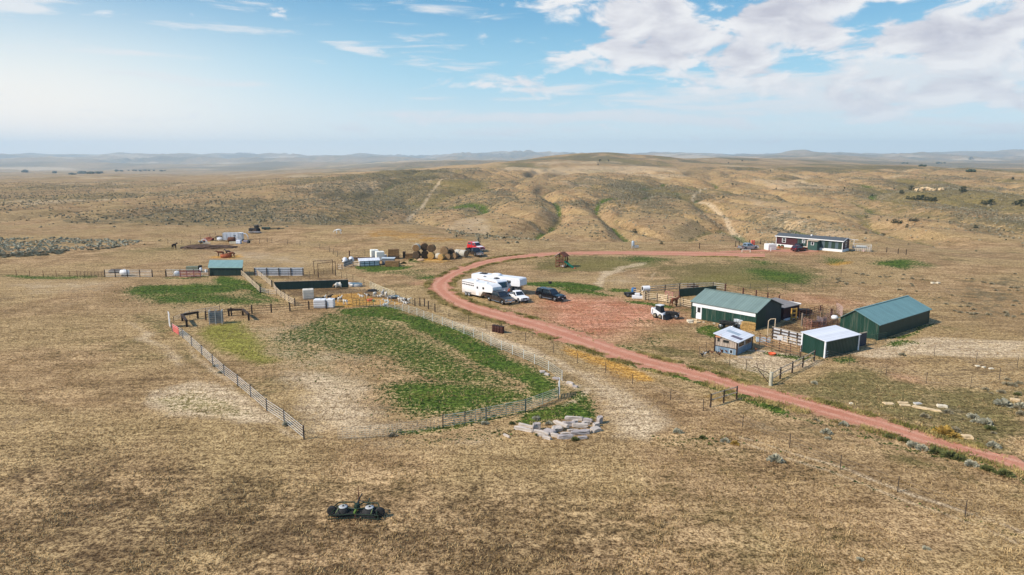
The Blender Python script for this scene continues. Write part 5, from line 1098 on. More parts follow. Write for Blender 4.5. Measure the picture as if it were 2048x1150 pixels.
for u0, lab in (((628.6, 549.5), (666, 547)), 'farther'), (((636.7, 555), (671.5, 551)), 'nearer'):
    a, b = at(*u0[0]), at(*u0[1]); t = thing('gate_frame', 'tall brown pipe gateway arch, the %s of two on the pen lane' % lab, 'gate frame', a, ang(a, b)); L = math.hypot(b.x - a.x, b.y - a.y)
    m = MB(); m.tube((0, 0, -.2), (0, 0, 3.0), .06); m.tube((L, 0, -.2), (L, 0, 3.0), .06); m.tube((-.05, 0, 3.0), (L + .05, 0, 3.0), .06); m.build('arch', BROWNPIPE, t)
    m = MB(); [m.tube((.05, 0, z), (L - .05, 0, z), .025, 5) for z in (.2, .45, .7, .95, 1.2)]; [m.tube((x, 0, .1), (x, 0, 1.2), .025, 5) for x in (.1, L / 2, L - .1)]; m.build('gate', BROWNPIPE, t)
fence('pipe_fence', 'thin brown pipe fence in front of the white windbreak', [(486,551),(500,555),(535,557),(577,557),(620,556),(636,555)], (BROWNPIPE, BROWNPIPE), 1.3, (.4, .8, 1.2), .022, .035)
fence('lane_fence', 'pale wire and rail fence slanting past the goat pen to the road corner', [(672,552),(683,556),(694,559),(706,563),(728,570),(742,577),(765,586),(790,596),(812,604),(830,612)], (TPOST, mat('straw_rail', (.50,.40,.22), .8)), 1.3, (.4, .7, 1.0, 1.25), .022, .045)
pipe_panels('cattle_panel', 'cream pipe panels leaning along the slanting lane fence', [(740,576),(752,582),(765,588),(778,593),(790,598)], mat('cream_pipe', (.62,.56,.40), .6), 1.3, 5, 1, .03, None, 1)
fence('wire_fence', 'short post fence turning the pen corner beside the road', [(830,612),(840,612),(849,613),(857,618),(870,624)], (POST, WIRE), 1.3, (.4, .8, 1.2), .012, .10)
RF = [(870,624),(898,634),(937,646),(972,658),(1003,664),(1051,683),(1107,706),(1155,726),(1211,746),(1265,768),(1341,800),(1406,822),(1485,855),(1579,895),(1680,940),(1795,984),(1930,1033)]
fence('wire_fence', 'long wire fence on thin steel posts running beside the red gravel road', RF, (TPOST, WIRE), 1.2, (.4, .75, 1.1), .007, .035)
t = fence('brace_fence', 'weathered timber brace of two rails and three posts beside the gravel road', [(1421,814),(1447,806),(1473,798)], (POST, TIMBER), 1.35, (.75, 1.35), .06, .09)
# the yard fences right of the road
fence('wire_fence', 'wire fence on thin posts round the bare chicken yard along the roadside', [(1398,714),(1431,724),(1459,731),(1492,742),(1527,752),(1540,768)], (TPOST, WIRE), 1.35, (.3, .6, .9, 1.25), .009, .03)
fence('wire_fence', 'short mesh fence at the shrubby end of the chicken coop', [(1398,714),(1412,705),(1429,702)], (TPOST, WIRE), 1.3, (.3, .6, .9, 1.2), .009, .03)
fence('wire_fence', 'wire fence on thin posts behind the chicken yard orange tub', [(1519,699),(1543,703),(1571,713),(1598,720)], (TPOST, WIRE), 1.3, (.3, .6, .9, 1.2), .009, .03)
fence('rail_fence', 'peeled pole rail fence slanting from the corner post to the small green shed', [(1541,770),(1560,758),(1584,746),(1605,735),(1628,722)], (POST, TIMBER), 1.35, (.65, 1.3), .06, .10)
p = at(1541, 771); t = thing('corner_post', 'stout pale corner post with bare dark brace poles at the chicken yard', 'post', p); MB().tube((0, 0, -.2), (0, 0, 1.55), .2, 10, .18).build('post', mat('pale_log', (.42,.40,.30), .9, 0, .2), t)
m = MB(); m.tube((-.1, .1, 1.3), (-1.6, 1.2, 1.9), .04); m.tube((-.1, .05, .2), (-1.1, .9, 1.5), .05); m.tube((-1.1, .9, 1.5), (-1.3, 1.2, 2.3), .03); m.build('brace', POST, t)
fence('pen_fence', 'mud-stained brown board fence of the pen between coop and green shed', [(1519,688),(1532,694),(1558,703),(1580,709),(1601,714)], (BROWNPIPE, mat('muddy_board', (.26,.15,.08), .9, 0, .3)), 1.5, (.3, .65, 1.0, 1.35), .04, .07, board=(.04, .10))
t, L = wallrun('windbreak_wall', 'white panelled windbreak wall on dark timber posts behind the muddy pen', (1544, 677), (1612, 694), 1.65, mat('soft_white_sheet', (.47, .47, .49), .5, 0, .10), TIMBER, 4, back=False)
m = MB(); [m.slab(-.1, L, -.19, -.13, z, z + .12) for z in (.35, .85, 1.3)]; m.build('rail', mat('brown_board', (.085,.055,.035), .9), t)
p = at(1535, 672); t = thing('gate_frame', 'pale bent pipe gateway at the corner of the white panelled windbreak', 'gate frame', p, -.3); MB().path([(0, 0, 0), (0, 0, 2.2), (.25, 0, 2.5), (.9, 0, 2.6), (.9, 0, 0)], .06).build('arch', CREAM, t); MB().slab(.1, .8, -.03, .03, .1, .35).build('kick_board', TIMBER, t)
pipe_panels('pipe_gate', 'pale pipe gate with a white sheet hung on it in the muddy pen', [(1556,687),(1574,691),(1593,696)], CREAM, 1.2, 4, 1, .035)
p = at(1562, 688); tag(MB().slab(-.6, .6, -.03, .03, .6, 1.2).build('hung_sheet', WHITE, None, p + Vector((0, -.15, 0)), -.25), 'white sheet hanging on the pale pipe gate in the muddy pen', 'sheet')
p = at(1526, 684); t = thing('water_trough', 'pale blue water trough by the dark pen post near the coop', 'trough', p, -.2); m = MB(); m.slab(-.9, .9, -.35, .35, .05, .15); [m.slab(-.9, .9, s * .35 - .04, s * .35 + .04, .15, .6) for s in (-1, 1)]; [m.slab(s * .9 - .04, s * .9 + .04, -.3, .3, .15, .6) for s in (-1, 1)]; m.build('tub', mat('pale_blue_tub', (.42,.48,.52), .5), t); MB().slab(-.85, .85, -.3, .3, .48, .5).build('water', GLASS, t)
fence('rail_fence', 'dark red post and rail fence running behind the white-banded barn', [(1450,582),(1486,590),(1512,595),(1535,600),(1558,606),(1585,615),(1640,628),(1662,634)], (mat('dark_red_post', (.07,.025,.022), .9, 0, .3), mat('orange_brown_rail', (.30,.17,.09), .9)), 1.3, (.5, .9, 1.25), .04, .13)
pipe_panels('corral_panels', 'pink and rusty pipe corral panels in the muddy yard between the barns', [(1606,655),(1622,660),(1640,658),(1652,648),(1666,640)], mat('pinkish_pipe', (.38,.20,.16), .7, .1, .25), 1.5, 6, 1, .028, None, 1)
pipe_panels('corral_panels', 'cream pipe corral panels farther back in the yard between the barns', [(1625,640),(1640,641),(1652,638),(1664,630),(1680,628)], mat('cream_rust_pipe', (.46,.30,.17), .7), 1.5, 5, 1, .03, None, 1)
pipe_panels('corral_panels', 'purple grey steel panels stacked flat against the yard rails', [(1633,650),(1645,655),(1652,653)], mat('purple_grey_pipe', (.24,.20,.22), .6, .2), 1.4, 7, 1, .035, None, 3)
pipe_panels('corral_panels', 'white and pink pipe panel standing askew near the long barn gable', [(1672,626),(1680,631),(1684,636)], mat('white_pink_pipe', (.52,.36,.32), .7), 1.7, 7, 1, .03, None, 2)
pipe_panels('corral_panels', 'rusty red alley panels running from the muddy yard towards the long barn gable', [(1606,668),(1630,670),(1652,672),(1672,672)], RUST, 1.5, 5, 1, .035, None, 1)
pipe_panels('corral_panels', 'rust brown pipe alley nearest the red shed in the muddy yard', [(1598,640),(1612,636),(1628,632),(1644,628)], RUST, 1.5, 5, 1, .035, None, 1)
pipe_panels('corral_panels', 'brown pipe cross fence dividing the muddy yard by its thick grey post', [(1603,652),(1618,646),(1632,640),(1646,634)], BROWNPIPE, 1.5, 5, 1, .035, None, 1)
pipe_panels('corral_panels', 'dark rusty panels bunched at the white-roofed shed side of the yard', [(1612,664),(1634,664),(1654,662),(1674,658)], mat('orange_rust_pipe', (.22,.085,.04), .85, 0, .3), 1.5, 6, 1, .032, None, 1)
p = at(1668, 650); tag(MB().lathe([(.15, .9), (.5, 1.0), (.5, 1.35), (.3, 1.5)], 14).build('white_barrel', WHITE, None, p), 'white barrel perched against the long barn gable corner', 'barrel')
p = at(1634, 653); t = thing('feed_bunk', 'dark steel feed bunk in the muddy yard', 'trough', p, .1); MB().slab(-1.0, 1.0, -.4, .4, .35, .75).build('bunk', BLACKM, t); [MB().slab(x - .05, x + .05, -.35, .35, 0, .345).build('leg', BLACKM, t) for x in (-.8, .8)]
p = at(1587, 640); t = thing('round_feeder', 'yellow pierced feeder stand outside the red shed', 'feeder', p, .3); YW = mat('ochre_paint', (.48,.27,.06), .7, 0, .2); m = MB(); [m.slab(s * .45 - .08, s * .45 + .08, -.1, .1, 0, 1.9) for s in (-1, 1)]; [m.slab(-.369, .369, -.08, .08, z, z + .25) for z in (.3, 1.0, 1.6)]; m.build('frame', YW, t)
p = at(1603, 652); tag(MB().tube((0, 0, -.2), (0, 0, 2.0), .14, 8).build('yard_post', mat('grey_log', (.22,.17,.13), .9, 0, .3), None, p), 'thick grey post standing alone at the edge of the muddy yard', 'post')
p = at(1605, 628); t = thing('hay_sled', 'black plastic sled of feed beside the red shed', 'sled', p, .1); MB().slab(-1.6, 1.2, -.7, .7, .15, .8).build('load', BLACK, t); MB().slab(-1.8, 1.4, -.8, .8, .02, .14).build('base', TIMBER, t)
# field beyond the small shed
fence('wire_fence', 'wire fence on thin posts round the bare paddock below the long barn', [(1651,718),(1698,731),(1772,751),(1852,768),(1941,776),(1998,759),(2034,736),(1952,726),(1868,711)], (TPOST, WIRE), 1.3, (.3, .6, .9, 1.2), .007, .03)
pipe_panels('pipe_gate', 'white pipe gate leaning on the wall of the small green shed', [(1679,703),(1699,697)], WHITEPIPE, 1.35, 4, 1, .035, None, 2)
pipe_panels('pipe_gate', 'low white pipe rack lying open at the near corner of the small green shed', [(1651,716),(1664,711)], WHITEPIPE, .8, 3, 1, .03, None, 1)
pipe_panels('pipe_gate', 'dark green pipe gate standing against the long barn corner', [(1731,690),(1772,684)], GREENPIPE, 1.35, 6, 1, .03, None, 1)
# corral left of the white-banded barn
fence('board_fence', 'cream board corral fence along the gravel yard left of the barn', [(1268,592),(1280,595),(1291,599),(1297,600.5),(1314,602.5)], (POST, CREAM), 1.35, (.3, .6, .95, 1.28), .03, .09, square=True, **CRM)
a, b = at(1314, 602.5), at(1334, 605.5); t = thing('board_gate', 'cream board gate with a diagonal brace beside the chestnut horse', 'gate', a, ang(a, b)); L = math.hypot(b.x - a.x, b.y - a.y)
m = MB(); [m.slab(.08, L - .08, -.025, .025, z, z + .15) for z in (.2, .5, .85, 1.18)]; m.build('board', CREAM, t); m = MB(); m.box((L / 2, -.05, .75), (math.hypot(L, 1.1), .04, .14), 0, 0, math.atan2(1.1, L)); m.build('brace', CREAM, t); [MB().slab(x - .08, x + .08, -.08, .08, -.2, 1.5).build('post', CREAM, t) for x in (-.05, L + .05)]
fence('board_fence', 'cream rail corral fence running into the white-banded barn corner', [(1335,606),(1350,609),(1366,613),(1383,617)], (POST, CREAM), 1.35, (.3, .62, .95, 1.28), .03, .08, square=True, **CRM)
fence('pole_fence', 'grey pole fence along the back of the corral beside the lawn', [(1296,587),(1330,584),(1359,581),(1387,580),(1426,579),(1450,582)], (POST, mat('grey_pole', (.34,.31,.27), .9, 0, .2)), 1.35, (.5, .9, 1.3), .07, .10)
wallrun('windbreak_wall', 'dark green sheet windbreak inside the corral behind the barn roof', (1358, 594), (1432, 587), 1.5, ribbed('dull_green_sheet', (.010, .040, .030), .3, .5), None, 4)
p = at(1292, 599); t = thing('barrel_stand', 'white plastic barrel lying on top of tall corral posts', 'barrel', p, .2); MB().tube((-.75, 0, 2.05), (.55, 0, 2.05), .48, 16).build('barrel', WHITE, t); MB().tube((-.765, 0, 2.05), (-.755, 0, 2.05), .36, 14).build('opening', BLACK, t); m = MB(); [m.slab(x - .1, x + .1, y - .1, y + .1, -.2, 1.58) for x in (-.45, .4) for y in (-.3, .3)]; m.build('post', CREAM, t)
p = at(1267, 591); t = thing('blue_barrel', 'blue plastic barrel on the end of the cream corral fence', 'barrel', p); MB().lathe([(.4, .55), (.45, .75), (.45, 1.25), (.38, 1.45)], 14).build('barrel', mat('blue_plastic', (.03, .13, .30), .5), t); MB().slab(-.3, .3, -.3, .3, 0, .54).build('stump', POST, t)
p = at(1275, 596.5); t = thing('white_crate', 'low white plastic tub on the grass outside the corral', 'tub', p, -.15); MB().slab(-1.0, 1.0, -.5, .5, 0, .5).build('tub', WHITE, t, bevel=.06); MB().slab(-.5, .4, -.35, .35, .51, .95).build('box', WHITE, t, bevel=.06)
p = at(1258, 593); t = thing('cart', 'small black two-wheeled cart beside the blue barrel', 'cart', p, .1); MB().slab(-.9, 1.0, -.4, .4, .35, .75).build('bed', BLACKM, t); [wheel(t, -.35, s * .5, .38, .18, GREYP) for s in (-1, 1)]; MB().tube((1.0, 0, .5), (1.8, 0, .3), .05).build('tongue', BLACKM, t)
p = at(1384, 578); t = thing('hay_feeder', 'rusty round bale feeder heaped with old hay in the corral', 'feeder', p); MB().blob((0, 0, .45), (1.1, 1.0, .55), .18, 5).build('old_hay', HAYD, t); m = MB(); [m.tube((1.25 * math.cos(k * .524), 1.25 * math.sin(k * .524), 0), (1.25 * math.cos(k * .524), 1.25 * math.sin(k * .524), 1.1), .03, 5) for k in range(12)]; m.build('bar', RUST, t); p = at(1356, 590)
pipe_panels('corral_panels', 'short pinkish pipe panel inside the corral behind the horse', [(1330,596),(1345,599),(1358,598)], mat('rose_pipe', (.46,.19,.18), .7), 1.3, 5, 1, .04, None, 1)
# row fence far left
fence('wire_fence', 'reddish pole fence fading out across the grass on the far left', [(-12,553),(33,552),(60,553),(87,553),(113,553.5),(140,554),(155,554)], (RUST, RUST), 1.3, (.4, .8, 1.2), .02, .05)
pipe_panels('pipe_fence', 'thin reddish pipe panels between the left pole fence and the grey panels', [(155,554),(169,554),(183,554),(197,554),(210,554)], BROWNPIPE, 1.15, 5, 1, .03, None, 1)
pipe_panels('pipe_fence', 'grey pipe panels on dark posts in front of the white round tank', [(210,554),(231,554),(255,554),(280,554),(305,554)], GREYM, 1.5, 5, 1, .04, None, 0, POST, .09, 1.6)
fence('wire_fence', 'sagging wire gate between the grey pipe panels and the red gate', [(305,554),(332,554)], (POST, WIRE), 1.3, (.4, .8, 1.2), .012, .12, sub=2, posts_every=(0, 2))
pipe_panels('pipe_fence', 'grey pipe panels beside the red gate and green shelter', [(333,553),(361,553),(388,553),(418,552.5)], GREYM, 1.5, 5, 1, .035, None, 1, POST, .07, 1.6)
a, b = at(361, 554), at(403, 554); t = thing('red_gate', 'dull red pipe gate near the green shelter', 'gate', a + Vector((0, -.25, 0)), ang(a, b)); L = math.hypot(b.x - a.x, b.y - a.y); m = MB(); [m.slab(0, L, -.02, .02, z, z + .13) for z in (.15, .38, .61, .84, 1.07, 1.3)]; [m.slab(x - .06, x + .06, -.025, .03, .1, 1.45) for x in (0.06, L / 3, 2 * L / 3, L - .06)]; m.build('panel', mat('dull_red_paint', (.21,.05,.06), .6), t)
def round_tank(name, label, uv, r, ln, h0, m, rz=0.0):
    p = at(*uv); t = thing(name, label, 'tank', p, rz); MB().lathe([(.05, -ln / 2 - .12), (r * .7, -ln / 2 - .08), (r, -ln / 2 + .06), (r, ln / 2 - .06), (r * .7, ln / 2 + .08), (.05, ln / 2 + .12)], 16, Matrix.Translation((0, 0, h0 + r)) @ Matrix.Rotation(math.pi / 2, 4, 'Y')).build('tank', m, t)
    m2 = MB(); [m2.slab(x - .08, x + .08, -r * .7, r * .7, 0, h0 + .12) for x in (-ln * .3, ln * .3)]; m2.build('cradle', BLACKM, t); MB().tube((0, 0, h0 + 2 * r - .02), (0, 0, h0 + 2 * r + .1), .18, 10).build('lid', m, t); return t
round_tank('water_tank', 'long white round-ended water tank behind the grey pipe panels', (250, 551.5), .62, 1.6, .1, WHITE)
round_tank('water_tank', 'smaller white tank beside the dull red gate', (354, 552), .5, .8, .05, WHITE)
p = at(232, 546); tag(MB().blob((0, 0, .4), (1.8, .7, .55), .2, 8, 2, -.6).build('scrap_heap', mat('dark_scrap', (.05,.035,.03), .9), None, p), 'low dark heap behind the grey pipe panels', 'heap')
p = at(388, 544); t = thing('feed_rack', 'dull grey-green crate rack standing behind the red gate', 'rack', p); m = MB(); m.slab(-1.5, 1.2, -.5, .5, .1, 1.3); m.build('crate', mat('grey_green_board', (.16,.18,.13), .9), t); MB().slab(1.201, 1.7, -.4, .4, 0, 1.5).build('drum', BLACKM, t)
p = at(411, 549); t = thing('salt_tub', 'pair of small white tubs against the pipe panels by the green shelter', 'tub', p); [MB().lathe([(.25, 0), (.3, .5), (.22, .6)], 10).build('tub', WHITE, t, (x, 0, z)) for x, z in ((-.9, .9), (.2, .5))]
# behind the paddock
fence('wire_fence', 'old wire fence on thin posts climbing behind the horse paddock', [(519,487),(535,485),(544,487),(575,489),(600,492),(640,498),(659,504),(667,509),(675,513),(699,512),(730,511)], (TPOST, WIRE), 1.4, (.5, .9, 1.3), .012, .05)
fence('wire_fence', 'old wire fence along the junk row edge of the far paddock', [(336,487),(364,489),(381,488),(401,478),(420,476),(431,470),(460,471)], (TPOST, WIRE), 1.4, (.5, .9, 1.3), .012, .05)
fence('post_fence', 'dark fence posts along the mesa edge behind the silver blue pickup', [(1399,497),(1471,493),(1478,492),(1498,490),(1521,489),(1552,492)], (POST, WIRE), 1.5, (.6, 1.1), .012, .12)
fence('post_fence', 'dark posts stepping away across the grass beyond the timber deck', [(1773,505),(1796,508),(1812,510)], (POST, WIRE), 1.4, (.6, 1.1), .012, .10)
fence('wire_fence', 'thin wire fence across the green hollow behind the long barns', [(1452,578),(1477,580),(1500,580),(1535,580),(1570,580),(1602,579),(1630,578),(1645,577),(1682,548)], (TPOST, WIRE), 1.2, (.5, 1.0), .010, .04)
fence('wire_fence', 'thin wire fence by the far bend of the red road', [(1058,497),(1090,495),(1150,499),(1210,498),(1245,499)], (TPOST, WIRE), 1.2, (.5, 1.0), .010, .035)

# ------------------------------------------------------------------ tanks, tubs, hay
def cube_tank(name, label, uv, s, m, rz=0.0, cat='tank'):
    p = at(*uv); t = thing(name, label, cat, p, rz); MB().slab(-s[0] / 2, s[0] / 2, -s[1] / 2, s[1] / 2, .08, s[2]).build('body', m, t, bevel=.1); MB().slab(-s[0] / 2 + .05, s[0] / 2 - .05, -s[1] / 2 + .05, s[1] / 2 - .05, 0, .079).build('skid', GREYP, t)
    MB().tube((0, 0, s[2] - .01), (0, 0, s[2] + .09), .22, 12).build('lid', m, t)
    m2 = MB(); [m2.slab(-s[0] / 2 - .02, s[0] / 2 + .02, -s[1] / 2 - .02, s[1] / 2 + .02, z, z + .05) for z in (s[2] * .36, s[2] * .68)]; m2.build('band', m, t); return t
BEIGE = mat('beige_plastic', (.56, .51, .43), .6, 0, .08)
cube_tank('box_tank', 'beige box tank standing alone in the bare goat pen', (617, 597), (1.9, 1.6, 1.75), BEIGE, .3)
cube_tank('box_tank', 'white box tank by the brown rail fence, the wider of the pair', (641, 615), (2.0, 1.3, 1.5), WHITE, .03)
cube_tank('box_tank', 'white box tank by the brown rail fence, the narrower of the pair', (662, 614.5), (1.2, 1.3, 1.5), WHITE, .0)
cube_tank('box_tank', 'tall cream tank block behind its taller neighbour by the hay stacks', (749, 516), (1.9, 1.9, 2.1), mat('cream_white_plastic', (.74, .72, .64), .5, 0, .06), .35)
cube_tank('box_tank', 'tall cream tank block nearest the white-roofed calf shelter', (760, 520), (2.0, 2.0, 2.15), mat('cream_white_plastic', (.74,.72,.64), .5), .35)
cube_tank('box_tank', 'large white box tank on the driveway island in front of the home', (1540, 500), (2.6, 2.0, 1.75), mat('cream_pink_plastic', (.76,.71,.66), .5, 0, .05), .25)
p = at(1541.5, 502.6); tag(MB().tube((0, 0, 0), (0, 0, 1.1), .09, 8).build('marker_post', WHITE, None, p), 'short white post in front of the large white box tank', 'post')
p = at(1492, 504.5); t = thing('rail_stand', 'low white rail stand in front of the silver blue pickup', 'stand', p); m = MB(); m.slab(-1.2, 1.2, -.06, .06, .6, .72); [m.slab(x - .06, x + .06, -.06, .06, 0, .6) for x in (-1.1, 1.1)]; m.build('rail', OFFWHITE, t)
p = at(770, 517.5); tag(MB().lathe([(.45, 0), (.5, .2), (.5, .9), (.42, 1.0)], 12).build('white_drum', WHITE, None, p), 'small white drum between the cream tank blocks and the hay stack', 'drum')
for uv, lab in (((690, 523.5), 'white domed calf hutch with a dark mouth, nearer the pipe gate'), ((702.5, 522), 'white domed calf hutch closest to the lone dark post')):
    p = at(*uv); t = thing('calf_hutch', lab, 'hutch', p, -.4); MB().lathe([(.72, 0), (.70, .35), (.55, .8), (.3, 1.05), (.05, 1.12)], 16).build('dome', WHITE, t); MB().tube((-.35, -.58, .35), (-.36, -.62, .35), .28, 12).build('opening', BLACK, t)
p = at(699, 513); tag(MB().tube((0, 0, -.1), (0, 0, 1.4), .14, 8).build('lone_post', mat('dark_red_post', (.07,.025,.022), .9), None, p), 'lone dark red post behind the two white domed hutches', 'post')
lo, rz, w = frame((719.5, 533), (759, 531)); t = thing('calf_shelter', 'low white calf shelter with a white roof and dark rail front', 'shelter', lo, rz)
shed_shell(t, w, 1.8, (1.25, 1.25, 1.55, 1.55), (WHITE, WHITE, WHITE, WHITE), WHITEROOF, .2)
m = MB(); [m.slab(-.05, w + .05, -.10, -.04, z, z + .11) for z in (.08, .62, 1.1)]; [m.slab(w * k / 4 - .07, w * k / 4 + .07, -.10, -.041, 0, 1.22) for k in range(5)]; m.build('rail', mat('slate_board', (.10,.11,.13), .8), t)
a = at(689, 535); b = at(706, 531); t = thing('panel_stack', 'dark gate panels leaning together beside the white domed hutches', 'gate', a, ang(a, b)); L = math.hypot(b.x - a.x, b.y - a.y)
for k in range(4): m = MB(); [m.box((L / 2, .1 * k, .35 + .28 * j + .08 * k), (L, .05, .12), 0, 0, -.12) for j in range(4)]; m.build('panel', (BLACKM, GREYM)[k % 2], t)
fence('rail_fence', 'grey rail fence between the pipe arches and the calf shelter', [(676,540),(684,541),(707,533),(720,534)], (BROWNPIPE, GREYM), 1.3, (.4, .8, 1.2), .03, .06)
p = at(726, 518); tag(MB().blob((0, 0, .05), (4.2, .9, .45), .25, 18, 2, -.1).build('manure_bank', mat('dark_manure', (.075,.045,.03), .95, 0, .3), None, p), 'low dark dirt bank between the domed hutches and the cream tanks', 'dirt bank')
p = at(411, 496); 
bm = MB(); bm.blob((0, 0, 0), (6.5, 2.2, 1.0), .14, 41, 3, 0.0); bm.blob((4.2, .3, 0), (5.0, 1.8, .8), .14, 42, 3, 0.0); bm.blob((-3.5, -.2, 0), (3.4, 1.6, .7), .14, 43, 3, 0.0)
tag(bm.build('manure_pile', mat('dark_manure', (.075,.045,.03), .95), None, p), 'long dark brown manure pile in the paddock below the junk row', 'manure pile')

def big_bale(name, label, p, s, m, rz, cat='hay bale', group=None):
    mb = MB(); q = random.Random(int(p.x * 97 + p.z * 31)); bm = bmesh.new(); bmesh.ops.create_cube(bm, size=1); bmesh.ops.subdivide_edges(bm, edges=bm.edges[:], cuts=3, use_grid_fill=True)
    vs = [Vector((v.co.x * s[0], v.co.y * s[1], (v.co.z + .5) * s[2])) + Vector((q.uniform(-.04, .04), q.uniform(-.04, .04), q.uniform(-.03, .03) if 0 < v.co.z + .5 < 1 else 0)) for v in bm.verts]
    bm.verts.index_update(); mb.add(vs, [[v.index for v in f.verts] for f in bm.faces]); bm.free()
    return tag(mb.build(name, m, None, p, rz), label, cat, group)
p = at(787.5, 517.5); hz_ = .82
for k, s in enumerate(('bottom', 'middle', 'top')): big_bale('square_bale', 'big brown square bale at the %s of the three-high stack' % s, p + Vector((0, 0, hz_ * k)), (2.7 - .04 * k, 1.5, hz_ - .01), (HAYD, HAY, HAY)[k], .06 + .05 * k, group='three-high stack of square bales')
p = at(808.5, 514.5); big_bale('square_bale', 'dark weathered square bale standing on end left of a flat one', p, (.7, 1.2, 1.45), HAYD, .2)
p = at(818, 516.5); big_bale('square_bale', 'brown square bale lying flat on the weeds beside the upended dark one', p, (1.9, 1.2, .62), HAY, .1); big_bale('square_bale', 'brown square bale laid on the flat one beside the upended dark bale', p + Vector((.05, .1, .63)), (1.75, 1.1, .55), HAY, .18)
p = at(785, 532.5); big_bale('square_bale', 'wide brown square bale in front of the grey covered crate', p, (3.2, 1.2, 1.25), HAY, -.05)
p = at(781, 529.5); t = thing('covered_crate', 'grey sheet-covered crate behind the wide brown square bale', 'crate', p + Vector((-.5, .4, 0)), -.05); MB().slab(-1.5, 1.3, -.3, .9, .1, 1.45).build('crate', GREYP, t); MB().hexa([(-1.7, -.4, 1.46), (1.5, -.4, 1.46), (1.5, 1.0, 1.6), (-1.7, 1.0, 1.6)], [(-1.7, -.4, 1.5), (1.5, -.4, 1.5), (1.5, 1.0, 1.64), (-1.7, 1.0, 1.64)]).build('cover', mat('pale_blue_grey_sheet', (.42,.47,.50), .5), t)
def round_bale(label, p, rz, r=.92, ln=1.5, side=HAYD, end=HAYEND, upright=False):
    t = thing('round_bale', label, 'round bale', p, rz, 'round bales along the red road'); n = 24; q = random.Random(int(abs(p.x) * 131 + p.z * 77)); wob = [1 + q.uniform(-.025, .025) for _ in range(n)]; mb = MB()
    M = Matrix.Identity(4) if upright else Matrix.Translation((0, 0, r * .97)) @ Matrix.Rotation(math.pi / 2, 4, 'X')
    z0 = (0 if upright else -ln / 2); rings = [(r * .93, z0), (r, z0 + .1), (r * 1.01, z0 + ln * .5), (r, z0 + ln - .1), (r * .93, z0 + ln)]
    vs = [M @ Vector((rr * wob[i] * math.cos(2 * math.pi * i / n), rr * wob[i] * math.sin(2 * math.pi * i / n), z)) for rr, z in rings for i in range(n)]
    mb.add(vs, [(j * n + i, j * n + (i + 1) % n, (j + 1) * n + (i + 1) % n, (j + 1) * n + i) for j in range(4) for i in range(n)], True); mb.build('wrap', side, t)
    for z in (z0, z0 + ln):
        e = MB(); s = -1 if z == z0 else 1; e.lathe([(r * .93, z), (r * .6, z + s * .03), (r * .3, z + s * .015), (.02, z + s * .03)], n, M, False); e.build('end', end, t)
    return t
B0 = at(833.5, 518); V = lambda u, v, z=0.0: at(u, v) + Vector((0, 0, z))
round_bale('dark round bale at the base of the taller heap with a pale one on top', V(833.5, 517), -.15, .95, 1.5, HAYD, HAYD)
round_bale('round bale with grey wrap sitting on top of the dark one in the taller heap', V(833.5, 517, 1.8), -.15, .95, 1.5, HAYG, HAY)
round_bale('near-black round bale in the shadowed middle of the taller heap', V(850, 516.5), .1, .95, 1.5, mat('shade_black_hay', (.03,.022,.015), .95), mat('shade_black_hay', (.03,.022,.015), .95))  # near-black colour holds the shade of the heap's middle
round_bale('brown round bale crowning the middle of the taller heap', V(849, 515, 1.75), .2, 1.0, 1.6, HAY, HAYD)
round_bale('straw-coloured round bale under the tilted one at the end of the taller heap', V(863, 517.5), -.1, .85, 1.5, STRAW, STRAW)
round_bale('brown round bale with a ringed end leaning high at the end of the taller heap', V(863.5, 517, 1.62), -.12, .98, 1.5, HAY, HAYD)
round_bale('grey-sided round bale seen edge-on at the near end of the lower heap', V(877.5, 518), .9, .75, 1.1, HAYG, HAYG)
round_bale('golden crumbling round bale at the front of the lower heap', V(883, 519.5), -.3, .75, 1.4, STRAW, STRAW)
round_bale('brown round bale resting on top of the lower heap', V(889, 518, 1.15), .0, 1.0, 1.5, HAY, HAYEND)
round_bale('small brown round bale beside the golden one in the lower heap', V(896.5, 518.5), -.2, .72, 1.3, HAY, HAYEND)
round_bale('dark brown round bale leaning behind the small ones of the lower heap', V(902.5, 515.5, .4), .15, .95, 1.5, HAYD, HAYD)
round_bale('small brown bale at the foot of the grey-wrapped ones', V(909, 517.5), -.3, .75, 1.3, HAY, HAYEND)
round_bale('grey net-wrapped round bale farther from the black truck', V(917, 513), R(52), .92, 1.6, HAYG, HAYEND)
round_bale('grey net-wrapped round bale showing a brown end right beside the black truck', V(927.5, 514.5), R(52), .95, 1.7, HAYG, HAYEND)
p = at(842, 521); tag(MB().blob((0, 0, .1), (1.0, .6, .4), .3, 21, 2, -.2).build('hay_scrap', mat('pinkish_straw', (.46,.30,.18), .95), None, p), 'small pinkish clump of old hay in front of the taller bale heap', 'hay clump')
p = at(872, 522.5); tag(MB().blob((0, 0, .0), (3.4, 1.0, .14), .4, 22, 3, -.1).build('straw_litter', STRAW, None, p), 'thin spread of golden straw in front of the lower bale heap', 'straw')
p = at(1476, 655); t = thing('caged_tank', 'white caged liquid tank between the black quad bike and straw bales', 'tank', p, -.35); MB().slab(-.62, .62, -.52, .52, .15, 1.15).build('bladder', mat('translucent_white', (.66,.68,.68), .4), t, bevel=.08); m = MB(); [m.tube((-.66, s * .56, z), (.66, s * .56, z), .03, 5) for s in (-1, 1) for z in (.2, .45, .7, .95, 1.2)]; [m.tube((x, s * .56, .1), (x, s * .56, 1.2), .03, 5) for s in (-1, 1) for x in (-.66, -.33, 0, .33, .66)]; m.build('cage', GREYM, t); MB().slab(-.66, .66, -.56, .56, 0, .14).build('pallet', GREYP, t); MB().tube((0, 0, 1.15), (0, 0, 1.24), .18, 12).build('lid', WHITE, t)
